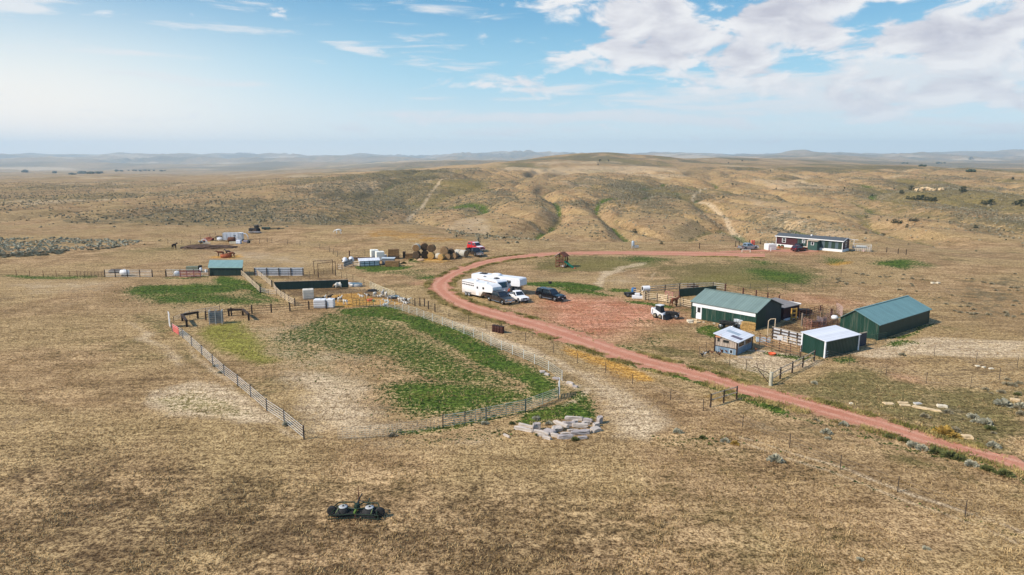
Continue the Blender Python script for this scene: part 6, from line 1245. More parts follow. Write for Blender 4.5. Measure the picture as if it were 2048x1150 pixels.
p = at(1495, 659); t_ = big_bale('straw_stack', 'square yellow straw bale pile beside the white caged tank', p, (2.1, 1.2, .6), STRAW, -.3, 'straw bale'); big_bale('straw_stack', 'upper yellow straw bale lying on the pile beside the caged tank', p + Vector((.1, .05, .61)), (1.9, 1.1, .5), STRAW, -.22, 'straw bale')

# ------------------------------------------------------------------ machines
def quad_bike(label, p, rz, s=1.0):
    t = thing('quad_bike', label, 'quad bike', p, rz); t.scale = (s,) * 3
    MB().prism([(-.95, .55), (-.8, .85), (-.2, .82), (.1, .95), (.5, .95), (.95, .75), (.95, .55), (.3, .42), (-.3, .42)], -.28, .28).build('body', BLACKM, t, bevel=.05)
    MB().slab(-.75, .05, -.2, .2, .86, .98).build('seat', BLACK, t, bevel=.04)
    for x in (-.68, .68):
        for y in (-.42, .42): wheel(t, x, y, .33, .26, CHROME); MB().slab(x - .38, x + .38, y - .16, y + .16, .69, .74).build('fender', BLACKM, t)
    m = MB(); m.tube((.35, 0, .9), (.25, 0, 1.18), .04); m.tube((.22, -.4, 1.2), (.22, .4, 1.2), .025); m.build('handlebar', BLACKM, t)
    for x in (-.75, .72): m = MB(); [m.tube((x - .3, y, .9), (x + .3, y, .9), .015, 5) for y in (-.35, -.12, .12, .35)]; [m.tube((x + e, -.38, .9), (x + e, .38, .9), .015, 5) for e in (-.3, .3)]; m.build('rack', BLACKM, t)
    for y in (-.18, .18): MB().box((.96, y, .72), (.05, .14, .1)).build('headlight', LAMP, t)
    return t
quad_bike('black quad bike parked nose to nose with the white skid loader', at(1343, 636.5), R(-20), 1.15)
quad_bike('black quad bike parked against the green barn wall beside the caged tank', at(1455, 657.5), R(-30), 1.25)
c, h = place((1311.8, 636.3), (1321, 638.3), 1.6, 1.05); t = thing('skid_loader', 'white skid loader with brown wheels and black cab on the gravel yard', 'loader', c + Vector((0, 0, 0)), h)
MB().prism([(-1.25, .45), (-1.35, .75), (-1.3, 1.35), (-1.05, 1.5), (-.45, 1.1), (.75, .85), (.95, .4), (.7, .3), (-1.0, .3)], -.55, .55).build('body', WHITE, t, bevel=.05)
MB().slab(-1.42, -1.352, -.6, .6, .45, 1.5).build('rear_door', WHITE, t, bevel=.03); m = MB(); m.slab(-1.43, -1.421, -.2, .2, 1.15, 1.32); m.slab(-1.43, -1.421, -.18, .18, .85, 1.0); m.build('rear_grille', mat('blue_grey_vent', (.06,.11,.18), .5), t)
MB().hexa([(-.7, -.5, 1.1), (.45, -.5, .9), (.45, .5, .9), (-.7, .5, 1.1)], [(-.6, -.48, 2.0), (.25, -.48, 2.0), (.25, .48, 2.0), (-.6, .48, 2.0)]).build('cab', mat('black_cab', (.02,.025,.03), .4), t, bevel=.03); MB().slab(-.72, .38, -.55, .55, 2.005, 2.1).build('cab_roof', mat('pale_grey_roof', (.55,.57,.58), .5), t, bevel=.03)
for s in (-1, 1):
    m = MB(); m.hexa([(-1.2, s * .66 - .06, 1.45), (.9, s * .66 - .06, .55), (.9, s * .66 + .06, .55), (-1.2, s * .66 + .06, 1.45)], [(-1.2, s * .66 - .06, 1.65), (1.0, s * .66 - .06, .78), (1.0, s * .66 + .06, .78), (-1.2, s * .66 + .06, 1.65)]); m.box((1.0, s * .66, .42), (.2, .12, .75)); m.box((-1.2, s * .66, 1.15), (.2, .1, .8)); m.build('lift_arm', WHITE, t)
    for x in (-.55, .5): wheel(t, x, s * .68, .40, .28, mat('tan_rim', (.50,.40,.25), .6))
    m = MB(); m.lathe([(.41, -.10), (.42, 0), (.41, .1)], 16, Matrix.Rotation(math.pi / 2, 4, 'X'), False)
MB().hexa([(1.05, -.8, .12), (1.75, -.8, .06), (1.75, .8, .06), (1.05, .8, .12)], [(1.05, -.8, .75), (1.2, -.8, .75), (1.2, .8, .75), (1.05, .8, .75)]).build('bucket', BLACKM, t)
# play tower
p = at(1124, 534); RW = mat('red_brown_timber', (.13,.045,.024), .8, 0, .25); t = thing('play_tower', 'wooden play tower with a grey pitched roof and a green slide on the lawn', 'playset', p, R(-34))
m = MB(); [m.slab(x - .07, x + .07, y - .07, y + .07, -.1, 2.85) for x in (-1.15, .95) for y in (-.85, .85)]; m.build('post', RW, t)
MB().slab(-1.25, 1.05, -.95, .95, 1.3, 1.42).build('platform', RW, t)
m = MB()
for z0 in (.12, 1.5):
    for y in (-.93, .93): m.slab(-1.2, 1.0, y - .025, y + .025, z0, z0 + .12); m.slab(-1.2, 1.0, y - .025, y + .025, z0 + .72, z0 + .84); [m.slab(-1.15 + .3 * k, -1.0 + .3 * k, y - .024, y + .024, z0 + .1, z0 + .72) for k in (0, 2, 5, 7)]
    m.slab(-1.24, -1.19, -.9, .9, z0, z0 + .12); m.slab(-1.24, -1.19, -.9, .9, z0 + .72, z0 + .84)
m.build('railing', RW, t)
m = MB(); m.hexa([(-1.5, -1.15, 2.5), (.0, -1.15, 3.45), (.0, 1.15, 3.45), (-1.5, 1.15, 2.5)], [(-1.5, -1.15, 2.58), (.0, -1.15, 3.53), (.0, 1.15, 3.53), (-1.5, 1.15, 2.58)]); m.build('roof', mat('grey_awning', (.36,.36,.37), .8), t)
m = MB(); m.hexa([(.003, -1.15, 3.45), (1.3, -1.15, 2.6), (1.3, 1.15, 2.6), (.003, 1.15, 3.45)], [(.003, -1.15, 3.53), (1.3, -1.15, 2.68), (1.3, 1.15, 2.68), (.003, 1.15, 3.53)]); m.build('roof', RW, t)
m = MB(); [m.box((x, y, 2.95), (1.5, .1, .14), 0, 0, r_) for x, r_ in ((-.65, -.58), (.6, .58)) for y in (-1.1, 1.1)]; m.build('rafter', RW, t)
m = MB(); 
for k in range(8):
    x0, x1 = 1.0 + k * .32, 1.0 + (k + 1) * .32; z0, z1 = 1.42 * (1 - k / 8) ** 1.15 + .1, 1.42 * (1 - (k + 1) / 8) ** 1.15 + .1
    m.hexa([(x0, -.9, z0 - .04), (x1, -.9, z1 - .04), (x1, -.25, z1 - .04), (x0, -.25, z0 - .04)], [(x0, -.9, z0), (x1, -.9, z1), (x1, -.25, z1), (x0, -.25, z0)])
    for y in (-.93, -.22): m.hexa([(x0, y - .03, z0), (x1, y - .03, z1), (x1, y + .03, z1), (x0, y + .03, z0)], [(x0, y - .03, z0 + .16), (x1, y - .03, z1 + .16), (x1, y + .03, z1 + .16), (x0, y + .03, z0 + .16)])
m.build('slide', mat('green_plastic', (.006,.12,.075), .4), t)
m = MB(); [m.tube((1.0, y, 1.4), (1.9, y, 0), .05) for y in (.25, .85)]; [m.tube((1.0 + .9 * k / 5, .25, 1.4 - 1.4 * k / 5), (1.0 + .9 * k / 5, .85, 1.4 - 1.4 * k / 5), .035) for k in range(1, 5)]; m.build('ladder', RW, t)
m = MB(); m.slab(.2, .9, -.9, .0, .1, .55); m.build('toy_box', mat('pale_toy_box', (.42,.40,.38), .7), t)
p = at(1149, 537.4); tag(MB().lathe([(.22, 0), (.3, .2), (.1, .22)], 10).build('toy_tub', mat('orange_red_plastic', (.62,.11,.04), .5), None, p), 'small orange red toy lying at the foot of the green slide', 'toy')
p = at(1100, 567); tag(MB().lathe([(.3, 0), (.36, .3), (.3, .42)], 12).build('black_bucket', BLACK, None, p), 'black rubber tub on the green strip behind the black pickup', 'tub')
# twin-wheel hay rake in the foreground
p = at(712, 1033); t = thing('hay_rake', 'dark twin-rotor hay machine with two white discs parked on dry grass', 'farm machine', p, R(-3))
DKG2 = mat('dark_machine_green', (.016,.030,.016), .5, .1, .2); LIME = mat('lime_green_paint', (.12,.20,.03), .5); PALE = mat('pale_disc_paint', (.40,.40,.39), .45, 0, .08)
for s in (-1, 1):
    dk = MB(); dk.lathe([(.50, .10), (.54, .20), (.52, .44), (.36, .60)], 20, Matrix.Translation((s * .95, 0.15, 0))); dko = dk.build('rotor_drum', BLACK, t)
    dc = MB(); dc.lathe([(.31, .64), (.315, .66), (.20, .67), (.05, .675)], 20, Matrix.Translation((s * .95, .18, 0))); dc.build('disc', PALE, dko); MB().lathe([(.07, .676), (.07, .73), (.03, .75)], 10, Matrix.Translation((s * .95, .18, 0))).build('hub_cap', BLACKM, dko)
    MB().hexa([(s * .12, -.40, .24), (s * 1.5, -.58, .24), (s * 1.5, .55, .24), (s * .12, .5, .24)][::s], [(s * .12, -.40, .36), (s * 1.5, -.58, .36), (s * 1.5, .55, .36), (s * .12, .5, .36)][::s]).build('deck', BLACK, t)
    m = MB(); [m.tube((s * .95 + .5 * math.cos(k * .524), .15 + .5 * math.sin(k * .524), .3), (s * .95 + .82 * math.cos(k * .524 + .15), .15 + .82 * math.sin(k * .524 + .15), .12), .022, 5) for k in range(12)]; m.build('tine_arm', DKG2, dko)
    m = MB(); m.tube((0, .0, .58), (s * 1.45, .38, .55), .06); m.tube((s * 1.45, .38, .55), (s * 1.62, -.45, .45), .05); m.tube((0, -.42, .42), (s * 1.75, -.72 if s < 0 else -.52, .42), .04); m.tube((0, -.52, .20), (s * 1.75, -.84 if s < 0 else -.66, .22), .03); m.tube((s * 1.75, -.78 if s < 0 else -.58, .42), (s * 1.75, -.84 if s < 0 else -.66, .18), .03); m.tube((s * .35, .9, .62), (s * 1.4, .75, .66), .05); m.tube((s * .35, .9, .62), (0, .35, .62), .05); m.tube((s * 1.4, .75, .66), (s * 1.62, .3, .6), .05); m.build('frame', DKG2, t)
    m = MB(); m.tube((s * 1.25, -.62, .58), (s * 1.2, .2, .62), .03); m.tube((s * .95, .18, .82), (s * .95, .62, .72), .025); m.build('guard_rail', mat('brass_green_bar', (.22,.26,.10), .5, .3), t)
    wheel(t, s * 1.72, .05, .36, .24, BLACKM)
    m = MB(); [m.tube((s * (.25 + .18 * k), -.55 - .02 * k, .3), (s * (.25 + .18 * k), -.72 - .02 * k, .03), .014, 5) for k in range(8)]; m.build('tine', BLACKM, t)
MB().box((.02, -.22, .50), (.14, .42, .18)).build('gear_case', LIME, t, bevel=.04); MB().lathe([(.2, .45), (.24, .62), (.15, .8)], 12, Matrix.Translation((0, .35, 0))).build('turntable', DKG2, t)
m = MB(); m.tube((0, .35, .62), (-.18, 1.5, .5), .07); m.tube((-.18, 1.5, .5), (-.22, 2.5, .45), .045); m.tube((.35, .95, .64), (-.16, 1.35, .52), .04); m.build('drawbar', BLACKM, t); m = MB(); m.tube((-.2, 1.55, .02), (-.2, 1.55, 1.0), .05); m.tube((-.2, 1.55, 1.0), (-.2, 1.55, 1.55), .025); m.tube((-.32, 1.55, 1.0), (-.05, 1.55, 1.0), .02); m.build('jack', RUST, t)
MB().tube((.1, -.55, .05), (.1, -.5, .42), .03).build('stand', RUST, t)
# rusty barrels by the road fence
for k, (u, v, lab) in enumerate(((988, 663, 'rusty barrel standing at the road fence end of the row of four'), (993.5, 664, 'rusty barrel second in the row, next to the roadside end one'), (999, 665.5, 'rusty barrel third in the row beside the red road'), (1004.5, 666.5, 'rusty barrel closing the row, farthest along towards the arena gates'))):
    p = at(u, v); t = thing('rusty_barrel', lab, 'barrel', p, k, 'row of rusty barrels by the road'); MB().lathe([(.29, 0), (.30, .02), (.30, .3), (.315, .33), (.30, .36), (.30, .62), (.315, .65), (.30, .68), (.30, 1.0), (.29, 1.02)], 16).build('drum', mat('dark_rust', (.050,.017,.012), .9, 0, .4, 5), t); MB().tube((0, 0, 1.021), (0, 0, 1.03), .26, 14).build('lid', BLACK, t)
for u, v, r_, lab in ((1588, 733, .42, 0), (0, 0, 0, 0))[:1]: pass
p = at(1544, 709.5); t = thing('orange_tub', 'shallow orange red feed tub in the bare chicken yard', 'tub', p); MB().lathe([(.36, 0), (.5, .22), (.5, .25), (.44, .24), (.34, .05)], 16).build('tub', mat('orange_red_plastic', (.62,.11,.04), .5), t)
p = at(740, 602); t = thing('orange_tub', 'orange red feed tub among the goats in the straw pen', 'tub', p); MB().lathe([(.42, 0), (.6, .3), (.6, .35), (.5, .3)], 16).build('tub', mat('orange_red_plastic', (.62,.11,.04), .5), t)
p = at(747, 603); tag(MB().lathe([(.2, 0), (.25, .3), (.2, .32)], 10).build('lime_bucket', LIME, None, p), 'small lime green bucket by the orange tub in the goat pen', 'bucket')
p = at(711.5, 572.5); t = thing('stock_tank', 'grey galvanised stock tank at the end of the dark green windbreak', 'trough', p, -.3); MB().lathe([(.95, 0), (1.0, .05), (1.0, .6), (.97, .62)], 20, Matrix.Scale(1.4, 4, (1, 0, 0))).build('tank', GREYM, t); MB().lathe([(.93, .621), (.93, .625)], 20, Matrix.Scale(1.4, 4, (1, 0, 0))).build('water', GLASS, t)
p = at(702, 570.5); tag(MB().blob((0, 0, .3), (.8, .4, .35), .2, 31).build('feed_sack', mat('pale_grey_sack', (.48,.49,.54), .8), None, p), 'pale grey feed sacks beside the galvanised stock tank', 'sack')
p = at(747, 582.5); tag(MB().blob((0, 0, .1), (1.4, .7, .3), .25, 32, 2, -.3).build('black_tarp', BLACKM, None, p), 'crumpled black tarp against the cream pipe panels', 'tarp')
p = at(788, 596); t = thing('round_pool', 'black round tub with blue water near the goats at the pen corner', 'trough', p); MB().lathe([(1.0, 0), (1.15, .35), (1.1, .38)], 18).build('tub', BLACK, t); MB().lathe([(1.04, .381), (1.04, .385)], 18).build('water', mat('bluish_water', (.08,.13,.16), .08, 0, 0, spec=.8), t)
p = at(1269, 496.5); t = thing('water_point', 'small pale blue tank and stand at the mesa edge by the far road', 'tank', p, .2); MB().lathe([(.35, .7), (.4, 1.0), (.4, 1.9), (.3, 2.1)], 12, Matrix.Translation((-.5, 0, 0))).build('tank', GREYS, t); m = MB(); [m.slab(x - .06, x + .06, y - .06, y + .06, 0, .69) for x in (-.8, -.2) for y in (-.3, .3)]; m.slab(.0, 1.1, -.4, .4, .2, .8); m.build('stand', GREYM, t)
for k, (u, lab) in enumerate(((1503.5, 'red upright barrel nearest the silver pickup roof'), (1507.5, 'red upright barrel on the home side of its twin'))): p = at(u, 491); tag(MB().lathe([(.3, 0), (.3, 1.5), (.2, 1.6)], 12).build('red_barrel', mat('salmon_red_paint', (.42,.09,.06), .6), None, p), lab, 'barrel')
for u, lab in ((1558, 'terracotta pot of the pair by the white skirting, on the driveway side'), (1564.5, 'terracotta pot of the pair by the white skirting, on the door side')): p = at(u, 496.5); t = thing('flower_pot', lab, 'flower pot', p); MB().lathe([(.3, 0), (.45, .5), (.45, .6)], 12).build('pot', mat('terracotta', (.38,.13,.06), .8), t); MB().blob((0, 0, .75), (.4, .4, .25), .3, int(u)).build('plant', mat('pot_leaves', (.05,.09,.03), .9), t)
# ------------------------------------------------------------------ animals and a person, each body one skinned surface
def skin(name, pts, edges, mats, colour=None, sub=1):
    """grow a surface over joints: pts = (x, y, z, radius); colour(face centre) picks the material slot"""
    me = bpy.data.meshes.new(name); me.from_pydata([p[:3] for p in pts], edges, [])
    o = bpy.data.objects.new(name, me); C.objects.link(o); sk = o.modifiers.new('s', 'SKIN'); sk.use_smooth_shade = True; sk.branch_smoothing = .4
    lay = me.skin_vertices[0].data
    for v, p in zip(lay, pts): v.radius = (p[3], p[3] if len(p) < 5 else p[4])
    lay[0].use_root = True
    ss = o.modifiers.new('d', 'SUBSURF'); ss.levels = ss.render_levels = sub
    out = bpy.data.meshes.new_from_object(o.evaluated_get(bpy.context.evaluated_depsgraph_get())); bpy.data.objects.remove(o)
    out.name = name; out.materials.clear(); [out.materials.append(m) for m in mats]
    if colour:
        for f in out.polygons: f.material_index = colour(f.center)
    return out
def quadruped(name, mats, colour, Lb=.55, h=.62, rb=.19, neck=(.30, .28), head=.24, leg=.05, graze=0.0, horse=False, lying=False, wool=False):
    """trunk along x, head at +x; root joint at the middle of the back"""
    z = h if not lying else rb * 1.15; a, b = -Lb / 2, Lb / 2; c, s = math.cos(graze), math.sin(graze)
    nx, nz = neck[0] * c + neck[1] * s, neck[1] * c - neck[0] * s; hx, hz = b + nx, z + .05 + nz
    fx, fz = (head * (.75 * c + .45 * s), head * (-.55 * c - .8 * s))
    P = [(0, 0, z, rb * .92), (b * .55, 0, z + .01, rb), (b, 0, z + .03, rb * .82), (b + nx * .5, 0, z + .05 + nz * .5, rb * .52), (hx, 0, hz, rb * .40), (hx + fx * .5, 0, hz + fz * .45, rb * .34), (hx + fx, 0, hz + fz, rb * .22),
         (a * .6, 0, z + .005, rb * .95), (a, 0, z, rb * .78), (a - .10, 0, z + .02, rb * .22), (a - (.20 if horse else .15), 0, z - (.32 if horse else -.06), rb * (.24 if horse else .12))]
    E = [(0, 1), (1, 2), (2, 3), (3, 4), (4, 5), (5, 6), (0, 7), (7, 8), (8, 9), (9, 10)]
    for sy in (-1, 1):
        y = sy * rb * .55
        k = len(P)
        if lying:
            P += [(b * .8, y * 1.3, z * .55, leg * 1.5), (b * 1.1, y * 1.6, leg, leg), (b * .7, y * 1.7, leg * .8, leg * .8)]; E += [(2, k), (k, k + 1), (k + 1, k + 2)]; k = len(P)
            P += [(a * .8, y * 1.4, z * .55, leg * 1.9), (a * .4, y * 1.9, leg * 1.1, leg * 1.1), (a * .9, y * 2.0, leg * .8, leg * .8)]; E += [(8, k), (k, k + 1), (k + 1, k + 2)]
        else:
            sw = .05 * sy * h
            P += [(b * .92, y, z * .72, leg * 1.6), (b * .95 + sw, y, z * .42, leg * 1.05), (b * .93 + sw * 1.6, y, z * .10, leg * .75), (b * .97 + sw * 1.7, y, .015, leg * .95)]; E += [(2, k), (k, k + 1), (k + 1, k + 2), (k + 2, k + 3)]; k = len(P)
            P += [(a * .86, y, z * .68, leg * 2.0), (a * .80 - sw, y, z * .52, leg * 1.3), (a * 1.10 - sw, y, z * .33, leg * .9), (a * 1.02 - sw, y, z * .08, leg * .75), (a * .97 - sw, y, .015, leg * .95)]; E += [(8, k), (k, k + 1), (k + 1, k + 2), (k + 2, k + 3), (k + 3, k + 4)]
        k = len(P); P += [(hx - .01, sy * rb * .5, hz + rb * .30, rb * .15), (hx - .05, sy * rb * (.55 if horse else .85), hz + rb * (.85 if horse else .15), rb * .07)]; E += [(4, k), (k, k + 1)]
    return skin(name, P, E, mats, colour)
WOOL = mat('creamy_wool', (.58,.55,.48), .95, 0, .15, 6); WGOAT = mat('white_goat_coat', (.58,.55,.49), .9, 0, .08, 5); TANCOAT = mat('tan_coat', (.34,.22,.12), .9, 0, .2, 4); DARKC = mat('black_coat', (.018,.015,.013), .8, 0, .3, 4)
CHEST = mat('chestnut_coat', (.145,.045,.016), .6, 0, .2, 3); DBAY = mat('dark_bay_coat', (.035,.016,.010), .6, 0, .2, 3); MANE = mat('dark_mane', (.015,.010,.008), .8); PINK = mat('hoof_grey', (.12,.10,.09), .7); GREYC = mat('grey_coat', (.35,.33,.31), .9, 0, .2)
low = lambda z0: (lambda c: 1 if c.z < z0 else 0)
def animal(name, label, cat, me, uv, rz, group=None, s=1.0, lift=0.0):
    p = at(*uv); p.z += lift; t = put(name, me, None, p, R(rz)); t.scale = (s,) * 3; return tag(t, label, cat, group)
goat_w = quadruped('white_goat', (WGOAT, PINK), low(.06)); goat_hd = quadruped('dark_headed_goat', (WGOAT, DARKC), lambda c: 1 if c.x > .42 or c.z < .05 else 0)
goat_l = quadruped('lying_goat', (WGOAT, PINK), None, lying=True); goat_g = quadruped('grazing_goat', (WGOAT, TANCOAT), lambda c: 1 if c.x > .45 else 0, graze=1.15)
goat_t = quadruped('patched_goat', (WGOAT, DARKC), lambda c: 1 if c.x < -.05 and c.z > .3 else 0); goat_b = quadruped('dark_goat', (DARKC, DARKC), None); goat_gr = quadruped('grey_goat', (GREYC, WGOAT), lambda c: 1 if c.z < .45 else 0)
sheep = quadruped('woolly_sheep', (WOOL, TANCOAT), lambda c: 1 if c.x > .62 or c.z < .28 else 0, Lb=.8, h=.68, rb=.36, neck=(.25, .05), head=.28, leg=.06, graze=.7)
animal('sheep', 'big woolly cream sheep grazing in front of the dark green windbreak', 'sheep', sheep, (677, 577.5), 200, None, 1.25)
GO = 'goats in the straw pen'
animal('goat', 'white goat with a raised head standing near the narrow white box tank', 'goat', goat_w, (679, 604.5), 55, GO, 1.16)
animal('goat', 'dark goat standing close behind the white goat with the raised head', 'goat', goat_b, (673, 603.5), 60, GO, 0.95)
animal('goat', 'white goat with a dark head looking back across the golden straw', 'goat', goat_hd, (691, 609.5), 172, GO, 1.12)
animal('goat', 'black goat lying on top of the narrow white box tank rim', 'goat', goat_b, (659, 599), 15, GO, 0.99)
animal('goat', 'dark piebald goat peering over the wider white box tank', 'goat', goat_t, (648, 601), 60, GO, 0.95)
animal('goat', 'white goat lying on the straw nearest the mesh fence middle', 'goat', goat_l, (723.5, 594.5), 170, GO, 1.12)
animal('goat', 'white goat with a dark rump lying beside the mesh fence post', 'goat', goat_t, (736, 595.5), 188, GO, 0.90)
animal('goat', 'white goat with a tan head nibbling beyond the orange tub', 'goat', goat_g, (749.5, 593.5), 70, GO, 1.12)
animal('goat', 'pale goat stretched out asleep behind the orange tub', 'goat', goat_l, (758.5, 594), 5, GO, 1.03)
animal('goat', 'grey and white goat standing beside the crumpled tarp corner', 'goat', goat_gr, (765, 592.5), 80, GO, 1.20)
animal('goat', 'white goat standing next to the grey and white one', 'goat', goat_w, (772, 594.5), 290, GO, 1.16)
animal('goat', 'grey-backed goat walking towards the black round tub', 'goat', goat_gr, (779, 602.5), 20, GO, 1.16)
animal('goat', 'white goat resting against the pale curved arena fence', 'goat', goat_l, (770, 611.5), 25, GO, 1.16)
animal('goat', 'white goat standing over the resting one by the curved fence', 'goat', goat_w, (773.5, 608.5), 190, GO, 1.03)
animal('goat', 'white goat with tan head in the bunch under the corner posts', 'goat', goat_g, (801, 605.5), 150, GO, 1.16)
animal('goat', 'white goat standing broadside in the bunch under the corner posts', 'goat', goat_w, (806, 606), 185, GO, 1.20)
animal('goat', 'black-rumped goat at the edge of the bunch under the corner posts', 'goat', goat_t, (815, 606.5), 0, GO, 1.07)
animal('goat', 'white goat lying in front of the bunch under the corner posts', 'goat', goat_l, (811, 608), 170, GO, 1.12)
HK = dict(Lb=1.15, h=1.15, rb=.30, neck=(.50, .30), head=.46, leg=.075, horse=True)
horse_c = quadruped('chestnut_horse', (CHEST, DBAY), lambda c: 1 if c.z < .45 or c.x < -.66 else 0, **HK); horse_g = quadruped('grazing_horse', (CHEST, DBAY), lambda c: 1 if c.z < .45 and c.x < .7 else 0, graze=1.2, **HK); horse_d = quadruped('dark_horse', (DBAY, MANE), lambda c: 1 if c.x < -.66 else 0, **HK); horse_w = quadruped('white_horse', (mat('white_horse_coat', (.72,.69,.64), .8, 0, .06), PINK), low(.1), graze=.9, **HK)
animal('horse', 'chestnut horse standing at the cream corral gate beside the barn', 'horse', horse_c, (1347.5, 613.5), 30, None, 1.1)
animal('horse', 'chestnut horse with a pale mane reaching to the orange feeder from its far side', 'horse', horse_c, (442, 513.5), 200, None, 1.05)
animal('horse', 'chestnut horse with lowered head standing broadside at the orange feeder', 'horse', horse_g, (464, 515), 180, None, 1.05)
animal('horse', 'dark bay horse behind the orange feeder between the two chestnuts', 'horse', horse_d, (457, 511.5), 160, None, 1.05)
animal('horse', 'dark brown horse standing alone by the manure pile', 'horse', horse_d, (348.5, 498), 75, None, 1.05)
animal('horse', 'white horse grazing alone on the tan knoll behind the paddock', 'horse', horse_w, (677.5, 468), 195, None, 1.15)
p = at(452.5, 515); t = thing('hay_feeder', 'low orange hay feeder ring with horses feeding around it', 'feeder', p); OR = mat('orange_rust_paint', (.30,.075,.025), .7, 0, .2)
m = MB(); m.lathe([(1.0, .05), (1.05, .08), (1.05, .9), (1.0, .92), (.98, .85), (.96, .1)], 20, Matrix.Scale(1.35, 4, (1, 0, 0)), False); m.build('ring', OR, t); MB().blob((0, 0, .35), (1.15, .85, .45), .2, 51).build('hay', HAY, t)
hen = skin('hen', [(0,0,.22,.10), (.10,0,.25,.085), (.17,0,.34,.045), (.20,0,.42,.04), (.26,0,.41,.015), (-.10,0,.25,.07), (-.20,0,.34,.04), (.01,.05,.12,.025), (.02,.05,.01,.012), (.01,-.05,.12,.025), (.02,-.05,.01,.012)], [(0,1),(1,2),(2,3),(3,4),(0,5),(5,6),(0,7),(7,8),(0,9),(9,10)], (mat('brown_feathers', (.12,.045,.02), .8, 0, .3, 8), mat('red_comb', (.4,.02,.015), .6)), lambda c: 1 if c.z > .43 else 0)
hen_b = hen.copy(); hen_b.materials[0] = mat('black_feathers', (.02,.018,.018), .7); hen_w = hen.copy(); hen_w.materials[0] = mat('white_feathers', (.6,.58,.54), .8)
for me, u, v, rz, lab in ((hen, 1511.5, 702.5, 120, 'brown hen beside the loose board near the coop corner post'), (hen_b, 1404, 713, 10, 'black hen at the fence end, first of the hens below the coop'), (hen_w, 1409.5, 711, 200, 'white hen pecking among dark hens at the fence below the coop'), (hen_b, 1415.5, 708.5, 30, 'black hen nearest the fence corner beneath the coop boards'),
    (hen, 1424, 708.5, 160, 'brown hen walking away from the hens at the coop corner'), (hen_b, 1434.5, 709.5, 300, 'black hen under the coop blue sheeting beside a brown one'), (hen, 1438.5, 711.5, 20, 'brown hen farthest along the coop front from the fence corner'), (hen, 1443.5, 705.5, 200, 'brown hen tucked against the foot of the blue sheeting'), (hen, 1453.5, 707, 10, 'brown hen tucked by the blue sheeting nearer the coop hatch')):
    animal('hen', lab, 'chicken', me, (u, v), rz, 'hens round the chicken coop', 1.35)
# person bending at the trailer hitch
SKINM = mat('skin_tone', (.42,.26,.18), .6, 0, .05); SHIRT = mat('orange_shirt', (.62,.10,.02), .8, 0, .08); JEANS = mat('dark_jeans', (.02,.025,.04), .85, 0, .1)
PP = [(0,0,.95,.15,.12), (.05,0,1.10,.145,.11), (.16,0,1.28,.16,.12), (.30,0,1.42,.15,.11), (.37,0,1.50,.06), (.45,0,1.58,.085,.10), (.47,0,1.66,.09,.105)]; EE = [(0,1),(1,2),(2,3),(3,4),(4,5),(5,6)]
for s in (-1, 1):
    k = len(PP); PP += [(.0, s*.11, .86, .10), (.05, s*.13, .50, .068), (.0, s*.14, .10, .045), (.14, s*.15, .04, .038)]; EE += [(0,k),(k,k+1),(k+1,k+2),(k+2,k+3)]
    k = len(PP); PP += [(.30, s*.20, 1.38, .065), (.38, s*.26, 1.12, .045), (.56, s*.20, .98, .032), (.64, s*.19, .95, .036)]; EE += [(3,k),(k,k+1),(k+1,k+2),(k+2,k+3)]
    for j in range(4):
        q = len(PP); PP += [(.69, s*(.165 + .018*j), .945 - .004*abs(j-1.5), .010), (.715 + .006*(j in (1,2)), s*(.165 + .018*j), .915, .009)]; EE += [(k+3,q),(q,q+1)]
    q = len(PP); PP += [(.655, s*.145, .94, .011), (.69, s*.135, .92, .010)]; EE += [(k+3,q),(q,q+1)]
PP.append((.555, 0, 1.60, .022)); EE.append((5, len(PP)-1))
def pcol(c):
    if c.x > .52 or c.z > 1.49 or (abs(c.y) > .15 and c.z < 1.08 and c.x > .3): return 0
    return 1 if c.z > .96 else 2
body = skin('person', PP, EE, (SKINM, SHIRT, JEANS), pcol)
p = at(1017, 595); p = p + Vector((-.1, 1.0, 0)); t = put('person', body, None, p, R(-20)); tag(t, 'person in an orange shirt and dark jeans bending forward behind the white pickup', 'person')
MB().blob((.445, 0, 1.69), (.115, .10, .09), .06, 3, 2).build('hair', mat('brown_hair', (.05,.03,.02), .8), t)

# ------------------------------------------------------------------ junk row behind the paddock
p = at(468, 482); t = thing('stock_trailer', 'white slatted stock trailer with an arched nose in the far junk row', 'trailer', p, R(8))
m = MB()
for k in range(5): [m.slab(-2.9, 2.6, s * 1.1 - .03, s * 1.1 + .03, .6 + .42 * k, .86 + .42 * k) for s in (-1, 1)]; m.slab(-2.95, -2.9, -1.1, 1.1, .6 + .42 * k, .86 + .42 * k)
m.build('slat', WHITE, t); m = MB(); [m.slab(-2.9 + 1.1 * k - .05, -2.9 + 1.1 * k + .05, s * 1.16 - .03, s * 1.16 + .03, .5, 2.6) for k in range(6) for s in (-1, 1)]; m.slab(-2.9, 2.6, -1.1, 1.1, .42, .55); m.build('frame', GREYM, t)
MB().slab(1.7, 2.65, -1.13, 1.13, .6, 2.5).build('nose_panel', WHITE, t); m = MB(); m.path([(2.6, 0, 2.2), (3.3, 0, 2.25), (3.9, 0, 1.9), (4.2, 0, 1.2), (4.2, 0, .6)], .14, 8); m.build('gooseneck', WHITE, t); axle_pair(t, (-.8, .1), 2.2, .36)
p = at(463.5, 484); t = thing('rust_tank', 'rusty brown cylinder tank in front of the white slatted trailer', 'tank', p, R(6)); MB().lathe([(.05, -1.1), (.6, -1.02), (.7, -.9), (.7, .9), (.6, 1.02), (.05, 1.1)], 16, Matrix.Translation((0, 0, .8)) @ Matrix.Rotation(math.pi / 2, 4, 'Y')).build('tank', RUST, t); MB().slab(-.9, .9, -.4, .4, 0, .2).build('cradle', BLACKM, t)
